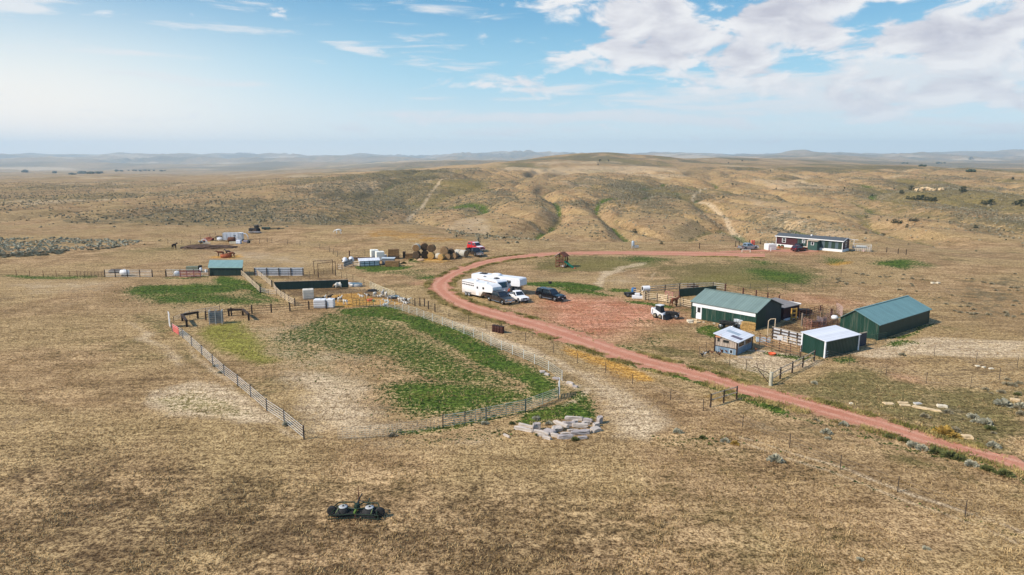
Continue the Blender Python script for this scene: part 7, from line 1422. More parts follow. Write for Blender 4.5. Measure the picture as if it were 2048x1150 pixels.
p = at(440, 482.5); t = thing('white_tank', 'white rounded tank on a black frame at the near end of the junk row', 'tank', p); MB().blob((0, 0, .7), (.95, .7, .65), .06, 61, 3).build('tank', WHITE, t); m = MB(); m.path([(-1.0, -.5, 0), (-1.0, -.5, 1.5), (1.1, -.5, 1.5), (1.1, -.5, 0)], .1); m.path([(-1.0, .5, 0), (-1.0, .5, 1.5), (1.1, .5, 1.5), (1.1, .5, 0)], .1); m.build('frame', BLACKM, t)
p = at(481, 480.5); t = thing('white_box', 'white box body with a black end in the junk row', 'box', p, .1); MB().slab(-1.0, .9, -.7, .7, .5, 1.7).build('body', WHITE, t, bevel=.1); MB().slab(-1.9, -1.0, -.6, .6, .2, 1.6).build('engine', BLACKM, t); [wheel(t, x, s * .7, .3, .2, GREYP) for x in (-.6, .6) for s in (-1, 1)]
p = at(478, 487.5); t = thing('white_cube', 'small bright white cube tank in the front of the junk row', 'tank', p); MB().slab(-.65, .65, -.6, .6, .1, 1.15).build('cube', mat('bluish_white', (.70,.74,.82), .5), t, bevel=.08); MB().slab(-.7, .7, -.65, .65, 0, .099).build('pallet', GREYP, t)
p = at(466.5, 487.5); t = thing('cream_crate', 'long low cream crate beside the small bright white cube tank', 'crate', p); m = MB(); [m.slab(-.95, .95, s * .5 - .03, s * .5 + .03, z, z + .28) for s in (-1, 1) for z in (.05, .38)]; [m.slab(s * .95 - .03, s * .95 + .03, -.5, .5, .05, .66) for s in (-1, 1)]; m.build('board', mat('cream_crate_board', (.52,.46,.34), .8), t)
p = at(493, 486.5); t = thing('old_engine', 'black wheeled engine at the far end of the junk row front', 'engine', p); MB().slab(-.8, .5, -.4, .4, .3, .9).build('block', mat('mauve_grey_paint', (.30,.25,.28), .6), t, bevel=.05); wheel(t, .65, -.4, .38, .2, GREYP); wheel(t, .65, .4, .38, .2, GREYP)
p = at(417.5, 481); t = thing('scrap_pile', 'rusty red scrap metal heap behind the white-striped plough', 'scrap', p); MB().blob((0, 0, .25), (1.6, .8, .85), .35, 63, 2, -.3).build('heap', mat('red_rust', (.22,.07,.045), .85, 0, .4, 3), t); m = MB(); q = random.Random(4); [m.tube((q.uniform(-1.4, 1.4), q.uniform(-.6, .6), .2), (q.uniform(-1.8, 2.4), q.uniform(-.8, .8), q.uniform(.6, 1.3)), .06) for _ in range(9)]; m.build('pipe', RUST, t)
p = at(408.5, 486.5); t = thing('old_plough', 'black and white wheeled plough at the junk row corner', 'plough', p, .1); m = MB(); m.slab(-1.6, .9, -.12, .12, .55, .75); m.path([(-.9, 0, .7), (-.4, 0, 1.2), (.5, 0, 1.2), (.9, 0, .3)], .09); m.slab(-.2, 1.9, -.5, -.38, .06, .2); m.build('frame', WHITE, t); wheel(t, -.9, -.3, .4, .2, GREYP); wheel(t, .0, -.3, .42, .3, GREYP)
p = at(508, 465); t = thing('old_tractor', 'black derelict tractor parked at the sagebrush edge beyond the junk row', 'tractor', p, R(170)); MB().slab(-.6, 1.7, -.4, .4, .8, 1.5).build('hood', BLACKM, t, bevel=.08); MB().slab(-1.6, -.5, -.6, .6, 1.0, 2.5).build('cab', BLACKM, t, bevel=.08); [wheel(t, -1.1, s * .8, .8, .4, RUST) for s in (-1, 1)]; [wheel(t, 1.2, s * .6, .45, .25, RUST) for s in (-1, 1)]; MB().tube((1.0, .2, 1.5), (1.0, .2, 2.2), .05).build('exhaust', RUST, t)
p = at(513, 466); tag(MB().blob((0, 0, .3), (1.9, .7, .6), .35, 66, 2, -.4).build('grey_scrap', mat('grey_scrap', (.20,.18,.17), .8, 0, .4, 4), None, p + Vector((0, -1.2, 0))), 'grey scrap heaped in front of the black derelict tractor', 'scrap')
p = at(531, 459.5); t = thing('harrow', 'long low dark green farm implement beyond the derelict tractor', 'farm machine', p, .05); MB().slab(-1.2, 1.6, -.5, .5, .2, .9).build('hopper', mat('dull_dark_green', (.035,.06,.045), .7), t); MB().slab(1.65, 6.5, -.2, .2, .35, .6).build('boom', mat('dull_dark_green', (.035,.06,.045), .7), t); [wheel(t, x, s * .6, .35, .2, RUST) for x in (0, 4.5) for s in (-1, 1)]

# ------------------------------------------------------------------ rubble and stones
CONC = mat('broken_concrete', (.46, .40, .345), .92, 0, .14, 3, streak=(3, .3, (.40,.36,.33,1)), bump=.7)
CONC2 = mat('grey_mauve_concrete', (.34, .30, .285), .92, 0, .16, 3, bump=.7); SAND = mat('pale_sandstone', (.58,.43,.25), .9, 0, .18, 3, bump=.5); SAND2 = mat('cream_limestone', (.62,.54,.40), .9, 0, .15, 3, bump=.5)
def rock(name, label, cat, p, s, rz, tilt=(0, 0), m=None, seed=0, group=None, jag=.10, sunk=.12):
    bm = bmesh.new(); bmesh.ops.create_cube(bm, size=1); n = max(1, min(5, int(s[0] / max(s[1], .3)) + 1)); bmesh.ops.subdivide_edges(bm, edges=bm.edges[:], cuts=3, use_grid_fill=True); q = random.Random(seed * 7 + 1); f = [q.uniform(0, 9) for _ in range(4)]
    for v in bm.verts:
        c = v.co; e = 1 - .22 * (abs(c.x) > .49) * (abs(c.y) > .49) ; c.x *= e if abs(c.z) > .49 else 1
        c.x += jag * (math.sin(c.y * 5 + f[0]) + q.uniform(-.8, .8)) * .35; c.y += jag * (math.sin(c.x * 6 + f[1]) + q.uniform(-1, 1)) * .5; c.z += jag * (math.sin(c.x * 4 + c.y * 3 + f[2]) * .6 + q.uniform(-.7, .7)) * .7
        v.co = Vector((c.x * s[0], c.y * s[1], (c.z + .5 - sunk) * s[2]))
    bm.verts.index_update(); mb = MB(); mb.add([v.co for v in bm.verts], [[v.index for v in fc.verts] for fc in bm.faces]); bm.free()
    o = mb.build(name, m or CONC, None, p, 0); o.rotation_euler = (R(tilt[0]), R(tilt[1]), rz); return tag(o, label, cat, group)
RB = [ # u, v, length, width, height, heading, tilt, lift, label
 ((1047, 861), 2.3, .40, .42, -28, 0, 0, 'long concrete slab at the arena-side end of the rubble pile, outermost'),
 ((1052, 854), 2.0, .28, .30, -33, 0, .05, 'thin concrete beam lying inside the outermost slab of the rubble'),
 ((1073, 859), .85, .45, .95, 8, 6, .0, 'upright grey concrete block leaning above the weeds in the rubble'),
 ((1078, 866), 1.3, .35, .36, -25, 0, 0, 'rough concrete slab lying below the upright grey block'),
 ((1089, 869), 1.2, .42, .40, -36, 0, 0, 'angular concrete chunk tipped over in the middle front of the rubble'),
 ((1100, 867), 1.3, .8, .5, -42, 8, .0, 'broad broken slab crossing the middle of the rubble'),
 ((1113, 862), 1.2, .75, .55, 25, 12, .05, 'squarish pale slab propped in the middle of the rubble'),
 ((1122, 857), 2.1, .38, .36, -48, 10, .35, 'long brownish beam propped steeply across the other slabs'),
 ((1138, 853), 1.5, .42, .50, -6, 0, .12, 'smooth pale slab lying behind the steep brownish beam'),
 ((1160, 855), 1.8, .45, .42, -5, 0, .1, 'smooth pale slab continuing the row towards the road'),
 ((1148, 840), 2.1, .50, .50, -6, 0, .0, 'long slab set apart at the back of the rubble on green weeds'),
 ((1176, 843), 1.1, .4, .4, -28, 0, .0, 'short rough slab joined to the end of the set-apart back slab'),
 ((1150, 847), .65, .45, .5, 10, 0, 0, 'small rounded concrete lump under the set-apart back slab'),
 ((1171, 849), .85, .5, .45, 20, 0, 0, 'small pointed chunk between the back slab and the pale row'),
 ((1198, 846), .65, .55, .95, 40, 8, .0, 'upright pale block at the road-side end of the rubble'),
 ((1192, 853), .8, .5, .5, 30, 0, 0, 'lumpy brown-stained chunk beside the upright road-side block'),
 ((1190, 862), 1.15, .85, .42, 32, 10, .05, 'flat square slab tilted at the road-side corner of the rubble'),
 ((1161, 868), 2.2, .60, .50, 8, 4, .0, 'large jagged-ended slab at the front of the rubble'),
 ((1146, 862), 1.2, .3, .25, 2, 0, 0, 'thin slab showing between green weeds in the rubble'),
 ((1131, 869), 1.1, .35, .30, 6, 0, 0, 'low dark-edged slab behind the front straight slab'),
 ((1131, 877), 1.75, .5, .50, 2, 0, 0, 'straight square-cut slab at the very front of the rubble'),
 ((1110, 873), .9, .4, .4, -30, 0, 0, 'rough chunk touching the end of the straight front slab'),
 ((1094, 878), 1.0, .38, .35, -28, 0, 0, 'small pale slab lying loose in front of the rubble'),
 ((1165, 877), 1.0, .4, .3, 6, 0, 0, 'low slab half hidden by weeds at the front of the rubble'),
 ((1083, 872), .8, .3, .3, -20, 0, 0, 'small chunk among weeds behind the loose front slab'),
 ((1013, 873), 1.0, .2, .25, -52, 0, 0, 'short grey broken post lying alone beside the rubble pile')]
for k, (uv, l, w_, h_, a_, ti, li, lab) in enumerate(RB): rock('concrete_slab', lab, 'concrete slab', V(*uv, li), (l * .80, w_ * .72, h_ * .80), R(a_), (ti, 0), (CONC, CONC, CONC2)[k % 3], k + 1, 'broken concrete pile by the arena', .13)
for k, (uv, l, w_, h_, a_, m_, lab) in enumerate([
 ((1380, 643), 1.6, 1.1, .35, 10, SAND2, 'pale flat boulder at the barn corner, farthest from the white door'), ((1389, 642), 1.3, .9, .4, -20, SAND, 'tan flat boulder at the barn corner behind the lower slabs'), ((1381, 646), 1.2, .6, .22, 5, SAND2, 'thin cream slab in front of the barn corner boulders'), ((1395, 645.5), 1.6, .8, .30, 30, SAND, 'tan tilted slab just below the white barn door'),
 ((1428, 648), .5, .4, .25, 0, SAND2, 'small white stone against the barn wall near the quad bike'), ((1407, 645), .4, .3, .2, 0, SAND2, 'small stone at the foot of the green barn wall'),
 ((1777, 808), 1.6, .9, .16, 5, SAND, 'flat tan slab starting the row beside the red road'), ((1806, 806), 1.7, .6, .14, 2, SAND, 'brownish flat slab hidden behind grass in the roadside row'), ((1810, 811), 1.7, .7, .16, -4, SAND, 'tan flat slab second along the roadside row'), ((1839, 816), 2.0, .8, .18, -28, SAND, 'long tan slab slanting in the middle of the roadside row'), ((1868, 821), 1.9, .7, .16, -28, SAND, 'long tan slab slanting at the end of the roadside row'), ((1835, 808), 1.2, .6, .2, 8, mat('grey_stone', (.48,.45,.40), .9, 0, .15, 3, bump=.5), 'pale grey stone behind the slanting roadside slabs'), ((1884, 814), 1.5, .8, .3, -12, SAND2, 'cream boulder standing off the end of the roadside row'),
 ((2030, 802), 1.3, .8, .35, -20, SAND, 'tan boulder beside silver sagebrush near the frame edge'), ((1933, 876), 1.5, .8, .4, -15, SAND, 'tan boulder beside a yellow bush near the red road'), ((1702, 808), .5, .4, .2, 0, SAND2, 'small white stone on the straw verge of the red road'),
 ((1866, 567), 1.3, .9, .4, 0, SAND2, 'white stone on the far slope, left of its companion'), ((1876, 567), 1.2, .8, .4, 20, SAND2, 'white stone on the far slope beside a matching one'),
 ((1955, 733), .8, .6, .2, 0, SAND2, 'yellowish flat stone scattered inside the bare paddock fence corner'), ((1967, 735), .7, .5, .18, 30, SAND2, 'small yellowish stone beside the flat one in the paddock corner'), ((1982, 738), .9, .5, .18, 10, SAND2, 'long yellowish stone nearest the paddock wire corner'),
 ((1085, 745), 1.0, .7, .3, 10, CONC, 'pale concrete lump outside the curved arena fence end'), ((1140, 768), 1.3, .7, .3, -30, CONC, 'pale concrete slab behind the narrow white gate'), ((1094, 750), .9, .6, .3, -30, CONC, 'pale concrete lump under the last curved fence panels'), ((1112, 758), 1.2, .6, .25, -30, CONC2, 'grey concrete slab where the curved arena fence ends'), ((1150, 774), .9, .5, .25, -30, CONC2, 'grey slab on the sandy path above the rubble pile')]):
    rock('flat_stone', lab, 'stone', at(*uv), (l * .62, w_ * .62, h_ * .8), R(a_), (3, 2), m_, 60 + k, None, .12)
for k, (u, v, w_, h_, lab) in enumerate(((1838, 383, 16, 5, 'pale sandstone outcrop among junipers on the far hill, nearest the dark grove'), (1865, 381, 14, 4, 'second pale sandstone outcrop farther along the far hill'), (1850, 381, 18, 6, 'pointed pale outcrop in the middle of the far hill row'), (1885, 380, 12, 4, 'low brownish outcrop at the end of the far hill row'))):
    p = far_at(u, v); 
    if p: rock('sandstone_outcrop', lab, 'rock outcrop', p, (w_ * .34, 3, h_ * .45), R(8), (0, 0), SAND, 90 + k, None, .3)

# ------------------------------------------------------------------ trees and shrubs
def leafy(seed, n, vol, leaf, clumps=14, top=None):
    """many small leaf-sized faces gathered in clumps through a volume: vol(q) gives a clump centre and radius"""
    q = random.Random(seed); m = MB()
    for _ in range(clumps):
        c, r = vol(q)
        for _ in range(n // clumps):
            d = Vector((q.gauss(0, 1), q.gauss(0, 1), q.gauss(0, .8))).normalized() * r * q.uniform(.45, 1.05); p = Vector(c) + d; s = leaf * q.uniform(.6, 1.4)
            a = Vector((q.gauss(0, 1), q.gauss(0, 1), q.gauss(0, 1))).normalized(); b = a.orthogonal().normalized(); e = a.cross(b)
            m.add([p - b * s - e * s * .4, p + b * s - e * s * .4, p + e * s], [(0, 1, 2)])
    return m
JUN = mat('juniper_green', (.022,.036,.018), .9, 0, .4, 1.2); SAGEM = mat('silver_sage', (.34,.325,.24), .9, 0, .25, 2.5); SAGED = mat('dull_sage', (.26,.225,.145), .9, 0, .3, 2.5); GREASE = mat('olive_shrub', (.105,.115,.035), .9, 0, .3, 2); RABBIT = mat('yellow_shrub', (.36,.23,.05), .9, 0, .25, 3); BARK = mat('grey_bark', (.08,.065,.05), .95)
tree_me = []
for k in range(3):
    hgt = (1.0, 1.0, 1.0)[k]
    def vol(q, k=k):
        z = q.uniform(.18, .95); w_ = (.42, .36, .5)[k] * (1 - ((z - .35) / .75) ** 2) * q.uniform(.35, 1.0); t_ = q.uniform(0, 6.28); return (w_ * math.cos(t_), w_ * math.sin(t_), z), q.uniform(.10, .19)
    cr = leafy(70 + k, 900, vol, .035, 26).mesh('crown', JUN, False)
    tm = MB(); tm.tube((0, 0, -.1), (.02, .01, .5), .045, 7, .02); [tm.tube((.01, 0, .2 + .1 * j), (.25 * math.cos(j * 2.2), .25 * math.sin(j * 2.2), .45 + .12 * j), .02, 5, .006) for j in range(4)]
    tree_me.append((cr, tm.mesh('trunk', BARK)))
def tree(u, v, px, label, kind=0, group='junipers on the far hills', wide=1.0):
    p = far_at(u, v)
    if p is None: return
    s = px * p.y / F * 1.03; t = thing('juniper_tree', label, 'tree', p - Vector((0, 0, .1 * s)), rnd.uniform(0, 6), group); put('trunk', tree_me[kind][1], t); put('crown', tree_me[kind][0], t); t.scale = (s * wide, s * wide, s)
for u, v, px, lab, kd, wd in [(1823, 381, 11, 'round dark juniper beside the pale sandstone outcrops', 2, 1.2), (1803, 388, 9, 'dark juniper below the round one near the pale outcrops', 2, 1.2), (1925, 385, 13, 'dark spreading juniper alone past the pale outcrops', 2, 1.3),
  (1816, 399, 7, 'low juniper starting the dark grove under the pale outcrops', 2, 1.5), (1826, 400, 8, 'juniper second in the dark grove under the pale outcrops', 2, 1.3), (1836, 401, 12, 'tall juniper in the first half of the dark grove', 1, 1.2), (1845, 401, 12, 'full juniper in the middle of the dark grove', 0, 1.2), (1854, 402, 10, 'juniper past the middle of the dark grove', 2, 1.2), (1862, 403, 9, 'narrow juniper near the end of the dark grove', 1, 1.2), (1869, 404, 10, 'last dark juniper of the grove under the outcrops', 0, 1.2),
  (1967, 409, 9, 'low juniper on the near side of the paired trees', 2, 1.5), (1982, 411, 14, 'full juniper, larger of the paired trees on the far slope', 0, 1.2), (1975, 410, 10, 'narrow juniper wedged between the paired trees', 1, 1.2), (2030, 411, 10, 'juniper in the clump cut by the frame edge, lower one', 2, 1.3), (2042, 412, 14, 'tall juniper in the clump cut by the frame edge', 0, 1.2), (2054, 412, 15, 'outermost juniper of the clump at the frame edge', 0, 1.2),
  (1788, 447, 9, 'bushy juniper in the hollow behind the home', 2, 1.6), (1797, 448, 8, 'spreading shrubby juniper in the hollow behind the home', 2, 1.5), (1803, 447, 7, 'slim juniper standing between the hollow shrubs', 1, 1.0), (1814, 456, 9, 'slim dark juniper lower in the hollow', 1, 1.0), (1822, 443, 7, 'wide low juniper across the hollow, first of two merged', 2, 1.7), (1832, 443, 7, 'wide low juniper across the hollow, second of two merged', 2, 1.7), (1857, 438, 5, 'tiny juniper above the wide merged pair', 0, 1.1), (1951, 457, 8, 'small juniper alone on the slope below the paired trees', 2, 1.1), (1766, 471, 6, 'low dark bush just beyond the home roof end', 2, 1.9),
  (1200, 324, 6, 'small juniper on the high round hill, uppermost', 0, 1.0), (1217, 323, 4, 'tiny juniper beside another on the high round hill', 1, 1.0), (1196, 331, 4, 'tiny juniper below the others on the high round hill', 0, 1.0), (1323, 489, 7, 'green willow clump in the gully, upper one', 2, 1.1), (1269, 466, 10, 'dark shrub filling the gully below the green willow', 2, 1.1), (1465, 371, 5, 'small juniper pair member on the hill above the home', 0, 1.2), (1472, 371, 3, 'tiny juniper pair member on the hill above the home', 0, 1.2), (1552, 379, 4, 'tiny juniper right of the pair above the home', 0, 1.0), (1566, 383, 3, 'tiny juniper lowest of those above the home', 0, 1.0), (1447, 396, 5, 'small round juniper near the bend of the hill track', 2, 1.2), (1541, 343, 4, 'tiny juniper on the second ridge, alone', 0, 1.0), (1484, 323, 4, 'tiny juniper on the second ridge crest', 0, 1.0), (1457, 327, 3, 'tiny juniper left on the second ridge crest', 0, 1.0),
  (1689, 378, 4, 'tiny juniper at the track of the third ridge, upper', 0, 1.0), (1705, 380, 4, 'tiny juniper at the track of the third ridge, lower', 0, 1.0), (1744, 392, 4, 'tiny juniper beneath the third ridge track', 2, 1.2), (1757, 376, 3, 'tiny juniper near the top of the third ridge', 0, 1.0), (1788, 379, 4, 'tiny juniper approaching the pale outcrops', 0, 1.0), (2025, 360, 6, 'dark round tree by the frame edge beyond the hills', 0, 1.3), (1942, 320, 7, 'far dark tree group on the pale plain, largest', 2, 1.6), (1600, 366, 3, 'tiny juniper on the long mid slope', 0, 1.0), (1617, 436, 4, 'tiny bush on the slope behind the home roof', 2, 1.3), (1731, 436, 4, 'tiny bush on the slope above the home gable', 2, 1.4), (1774, 442, 4, 'tiny bush at the lip of the hollow', 2, 1.3)]:
    tree(u, v, px, lab, kd, wide=wd)
far_trees = MB(); q = random.Random(12)
for u0, u1, v, hpx, n in ((160, 205, 347, 5, 14), (135, 160, 349, 4, 6), (104, 112, 346, 5, 2), (46, 52, 345, 5, 2), (230, 245, 343, 4, 3), (255, 330, 342, 3, 14), (1838, 1850, 333, 4, 4), (1936, 1950, 344, 6, 5), (1870, 1890, 327, 4, 4), (1800, 1830, 327, 3, 5)):
    for _ in range(n):
        p = far_at(q.uniform(u0, u1), v + q.uniform(-.6, .6))
        if p: r = hpx * p.y / F * .5 * q.uniform(.7, 1.2); far_trees.blob(p + Vector((0, 0, r * .7)), (r * 1.6, r * 1.6, r), .28, q.randint(0, 999), 2)
o = far_trees.build('far_treeline', mat('far_tree_green', (.03,.045,.025), .95)); o['kind'] = 'stuff'; o['label'] = 'dark tree belts far out on the pale plain'

def shrub_mesh(seed, n, m, blade=True):
    q = random.Random(seed); mb = MB()
    for _ in range(n):
        t_ = q.uniform(0, 6.28); ph = q.uniform(.05, 1.35); d = Vector((math.cos(t_) * math.cos(ph), math.sin(t_) * math.cos(ph), math.sin(ph) * .85)); r0 = q.uniform(.05, .5); r1 = r0 + q.uniform(.25, .5); r1 = min(r1, .56 + .1 * math.sin(t_ * 3 + seed)); w_ = q.uniform(.03, .07); sd = d.orthogonal().normalized().lerp(Vector((q.gauss(0, 1), q.gauss(0, 1), q.gauss(0, 1))), .5).normalized() * w_
        a = d * r0; b = d * r1 + Vector((0, 0, .03)); mb.add([a - sd * .5, a + sd * .5, b + sd, b - sd], [(0, 1, 2, 3)])
    return mb.mesh('foliage', m, False)
SH_ = {'sage': [shrub_mesh(k, 260, SAGEM) for k in range(3)], 'dull': [shrub_mesh(10 + k, 220, SAGED) for k in range(3)], 'olive': [shrub_mesh(20 + k, 240, GREASE) for k in range(2)], 'yellow': [shrub_mesh(30 + k, 260, RABBIT) for k in range(2)]}
def shrub(kind, p, s, label, group, cat='shrub', sq=1.0):
    o = put({'sage': 'sagebrush', 'dull': 'sagebrush', 'olive': 'shrub', 'yellow': 'yellow_bush'}[kind], rnd.choice(SH_[kind]), None, p - Vector((0, 0, .04)), rnd.uniform(0, 6)); o.scale = (s, s, s * sq); return tag(o, label, cat, group)
for u, v, s, kd, lab in [(1355, 865, 1.1, 'sage', 'silver sagebrush nearest the concrete rubble, above the green weeds'), (1451, 883, 1.0, 'sage', 'silver sagebrush between green weeds and a yellowish patch'), (1551, 921, 1.5, 'sage', 'large silver sagebrush by the wire fence, biggest on the dry slope'), (1653, 866, 1.2, 'sage', 'silver sagebrush between the wire fence and the red road'), (1656, 878, .7, 'sage', 'small green-grey sagebrush just below the silver roadside one'), (1632, 841, .7, 'dull', 'small dull sagebrush on the road edge above the silver one'),
   (1688, 850, 1.1, 'sage', 'green-grey sagebrush at the start of the road edge brush'), (1720, 1120, .55, 'sage', 'small silver sagebrush low on the dry slope'), (1852, 1098, .6, 'sage', 'small sage tuft lowest on the slope towards the frame corner'), (1470, 888, .9, 'yellow', 'yellow-flowered bush beside the silver sagebrush in the weeds'), (1405, 876, .8, 'olive', 'olive weed clump beside the silver sagebrush near the rubble'), (1890, 868, 2.1, 'yellow', 'big golden bush on the bank above the red road'), (1911, 875, 1.2, 'yellow', 'straw bush overlapping the big golden one'), (1872, 862, 1.2, 'olive', 'olive bush tucked behind the golden one'),
   (1972, 847, 1.5, 'sage', 'grey sagebrush beyond the golden bush, farther up the bank'), (1980, 858, 1.1, 'olive', 'greenish shrub below the grey sagebrush on the bank'), (1910, 862, 1.2, 'dull', 'brown dry shrub between golden bush and grey sagebrush'), (1895, 826, 1.2, 'dull', 'brown dry shrub below the roadside slabs'), (1849, 834, 1.1, 'dull', 'dark dry shrub nearest the slanting roadside slabs'), (1945, 835, 1.2, 'sage', 'tall twiggy sagebrush past the roadside slabs'), (1950, 844, .9, 'sage', 'small pale sagebrush under the tall twiggy one'), (2006, 810, 1.9, 'sage', 'broad silver sagebrush beside the tan boulder'), (2042, 815, 1.5, 'sage', 'silver sagebrush cut by the frame edge'), (2043, 830, 1.3, 'dull', 'dull sagebrush beneath the cut silver one'), (2035, 790, .9, 'olive', 'greenish bush above the tan boulder'),
   (1986, 893, 1.3, 'sage', 'grey-green sagebrush right on the road verge'), (1806, 882, 1.2, 'olive', 'olive shrub starting the hedge-like roadside brush'), (1778, 875, 1.0, 'olive', 'small olive shrub above the hedge-like roadside brush'), (1826, 893, 1.3, 'sage', 'grey shrub in the hedge-like roadside brush'), (1846, 899, 1.2, 'sage', 'grey-green shrub midway along the roadside brush'), (1872, 905, 1.5, 'olive', 'bright olive shrub in the roadside brush'), (1898, 913, 1.5, 'olive', 'dense olive shrub past the bright one'), (1918, 918, 1.2, 'olive', 'olive shrub nearest the red road ruts'), (1942, 930, 1.2, 'sage', 'pale shrub low in the roadside brush'), (1974, 940, 1.3, 'olive', 'olive shrub towards the frame edge by the road'), (2010, 950, 1.4, 'olive', 'last olive shrub of the roadside brush'),
   (1073, 838, .9, 'sage', 'blue-green thistle clump behind the upright rubble block'), (1098, 848, .9, 'sage', 'blue-green thistle clump behind the pale propped slab'), (1024, 848, .7, 'olive', 'green weed at the arena-side tip of the rubble'), (1150, 880, .9, 'olive', 'yellow-green weeds in front of the straight rubble slab'), (1075, 871, .6, 'olive', 'green weeds between the outer rubble slabs'), (969, 848, .9, 'sage', 'grey weed at the arena gate post'), (430, 733, .8, 'sage', 'grey-green weed under the bare side arena fence, upper'), (441, 746, .8, 'sage', 'grey-green weed under the bare side arena fence, lower'), (573, 850, 1.0, 'sage', 'blue-green weed near the end of the bare side arena fence'), (785, 872, .9, 'dull', 'dry grey weed caught in the faint wire panel'), (1629, 767, .9, 'sage', 'pale tub-shaped sage clump below the pole fence'), (1805, 711, 1.1, 'dull', 'grey-green weed in the bare paddock behind the long barn'), (822, 520, 1.0, 'olive', 'green weeds by the flat brown bales'), (808, 527, 1.4, 'olive', 'tall green weeds in front of the big hay stack')]:
    shrub(kd, at(u, v), s * .82, lab, None, sq=.85)

# sagebrush steppe: the nearest of the left field singly, the rest as one cover
def inside(poly, x, y):
    c = False
    for (ax, ay), (bx, by) in zip(poly, poly[1:] + poly[:1]):
        if (ay > y) != (by > y) and x < (bx - ax) * (y - ay) / (by - ay) + ax: c = not c
    return c
def scatter(poly_px, n, seed, dens=None):
    P = W(poly_px); xs = [a for a, _ in P]; ys = [b for _, b in P]; q = np.random.RandomState(seed); out = []
    x = q.uniform(min(xs), max(xs), n * 3); y = q.uniform(min(ys), max(ys), n * 3); k = fbm(x / 12, y / 20, seed, 3)
    for a, b, c in zip(x, y, k):
        if inside(P, a, b) and (dens is None or c > dens): out.append((a, b))
        if len(out) >= n: break
    return out
FIELD = [(-80,480),(0,477),(120,476),(300,482),(250,493),(120,509),(0,517),(-80,522)]
pts = scatter(FIELD, 950, 5, -.45); pts.sort(key=lambda p: p[0] ** 2 + p[1] ** 2)
pts2 = scatter([(1872,560),(2060,545),(2060,640),(1940,640),(1885,610)], 90, 6, -.1) + scatter([(1880,800),(2060,745),(2060,900),(1990,890)], 22, 7, 0.0) + scatter([(1640,545),(1860,545),(1880,600),(1700,600)], 40, 8, .1)
one = [(p, 'dull') for p in pts2] + [(p, 'sage' if i % 3 == 0 else 'dull') for i, p in enumerate(pts[:130])]
for i, ((x, y), kd) in enumerate(one):
    left = x < -20; shrub(kd, Vector((x, y, H(x, y))), rnd.uniform(.7, 1.4) if left else rnd.uniform(.4, .95), 'grey sagebrush at the near edge of the dense sage field' if left else 'low grey sagebrush dotted over the rough slope behind the barns and road', 'sagebrush at the near edge of the field' if left else 'sagebrush on the rough slope', sq=.8)
def cover(name, P, smin, smax, m, label, seed, flat=.75, pieces=9, card=1.0):
    q = np.random.RandomState(seed); P = np.array(P); n = len(P); z = height(P[:, 0], P[:, 1]); s = q.uniform(smin, smax, n)
    # each bush: tilted leaf cards fanned over a low dome
    a = q.uniform(0, 2 * np.pi, (n, pieces)); ph = q.uniform(.1, 1.3, (n, pieces)); r = q.uniform(.25, .5, (n, pieces)) * s[:, None]
    d = np.stack([np.cos(a) * np.cos(ph), np.sin(a) * np.cos(ph), np.sin(ph) * flat], -1); c = np.stack([P[:, 0], P[:, 1], z], -1)[:, None] + d * r[..., None]
    u = np.stack([-np.sin(a), np.cos(a), q.uniform(-.4, .4, a.shape)], -1); w = np.cross(d, u) + q.uniform(-.3, .3, d.shape); hs = (s[:, None] * card * q.uniform(.16, .30, a.shape))[..., None]
    v = np.stack([c - u * hs - w * hs, c + u * hs - w * hs * .8, c + u * hs * .7 + w * hs, c - u * hs * .8 + w * hs], 2).reshape(-1, 3); k = n * pieces
    me = bpy.data.meshes.new(name); me.vertices.add(len(v)); me.vertices.foreach_set('co', v.ravel()); me.loops.add(len(v)); me.loops.foreach_set('vertex_index', np.arange(len(v))); me.polygons.add(k); me.polygons.foreach_set('loop_start', np.arange(0, len(v), 4)); me.update(calc_edges=True); me.materials.append(m)
    o = bpy.data.objects.new(name, me); C.objects.link(o); o['kind'] = 'stuff'; o['label'] = label; return o
def field_mat(name, a, b, sc):
    m = bpy.data.materials.new(name); m.use_nodes = True; k = NT(m.node_tree); bs = k.n['Principled BSDF']; pos = k.new('ShaderNodeNewGeometry').outputs['Position']
    k.l.new(k.mix(k.sstep(k.noise(pos, sc, 3, .6), .35, .65), a, b), bs.inputs['Base Color']); bs.inputs['Roughness'].default_value = .95; bs.inputs['Specular IOR Level'].default_value = .05; return m
SAGEF = field_mat('sage_field', (.14,.125,.075,1), (.30,.265,.185,1), .35)
# bushes thrown where the ground's own sage cover is thick
q = np.random.RandomState(31); w_ = MASKS[5] * np.clip(GY / 300, .3, 3) ** 1.6 * (GY > 185) * (GY < 1150) * (1 - .75 * (GX < -.1 * GY) * (GY < 300)); w_ = w_ ** 1.2; pick = q.choice(len(GX), 64000, p=w_ / w_.sum()); sc_ = GY[pick] * .006
SP = np.stack([GX[pick] + q.uniform(-1, 1, len(pick)) * sc_, GY[pick] + q.uniform(-1, 1, len(pick)) * sc_], 1)
cover('sagebrush_flat', pts[130:], .5, 1.25, field_mat('pale_sage', (.24,.225,.15,1), (.42,.39,.29,1), .5), 'pale grey sagebrush thick on the flat at the far left', 36, .8, 22, .55)
cover('sagebrush_field', list(map(tuple, SP)), .55, 1.35, SAGEF, 'grey sagebrush covering the flats and hillsides', 33, .75, 7)
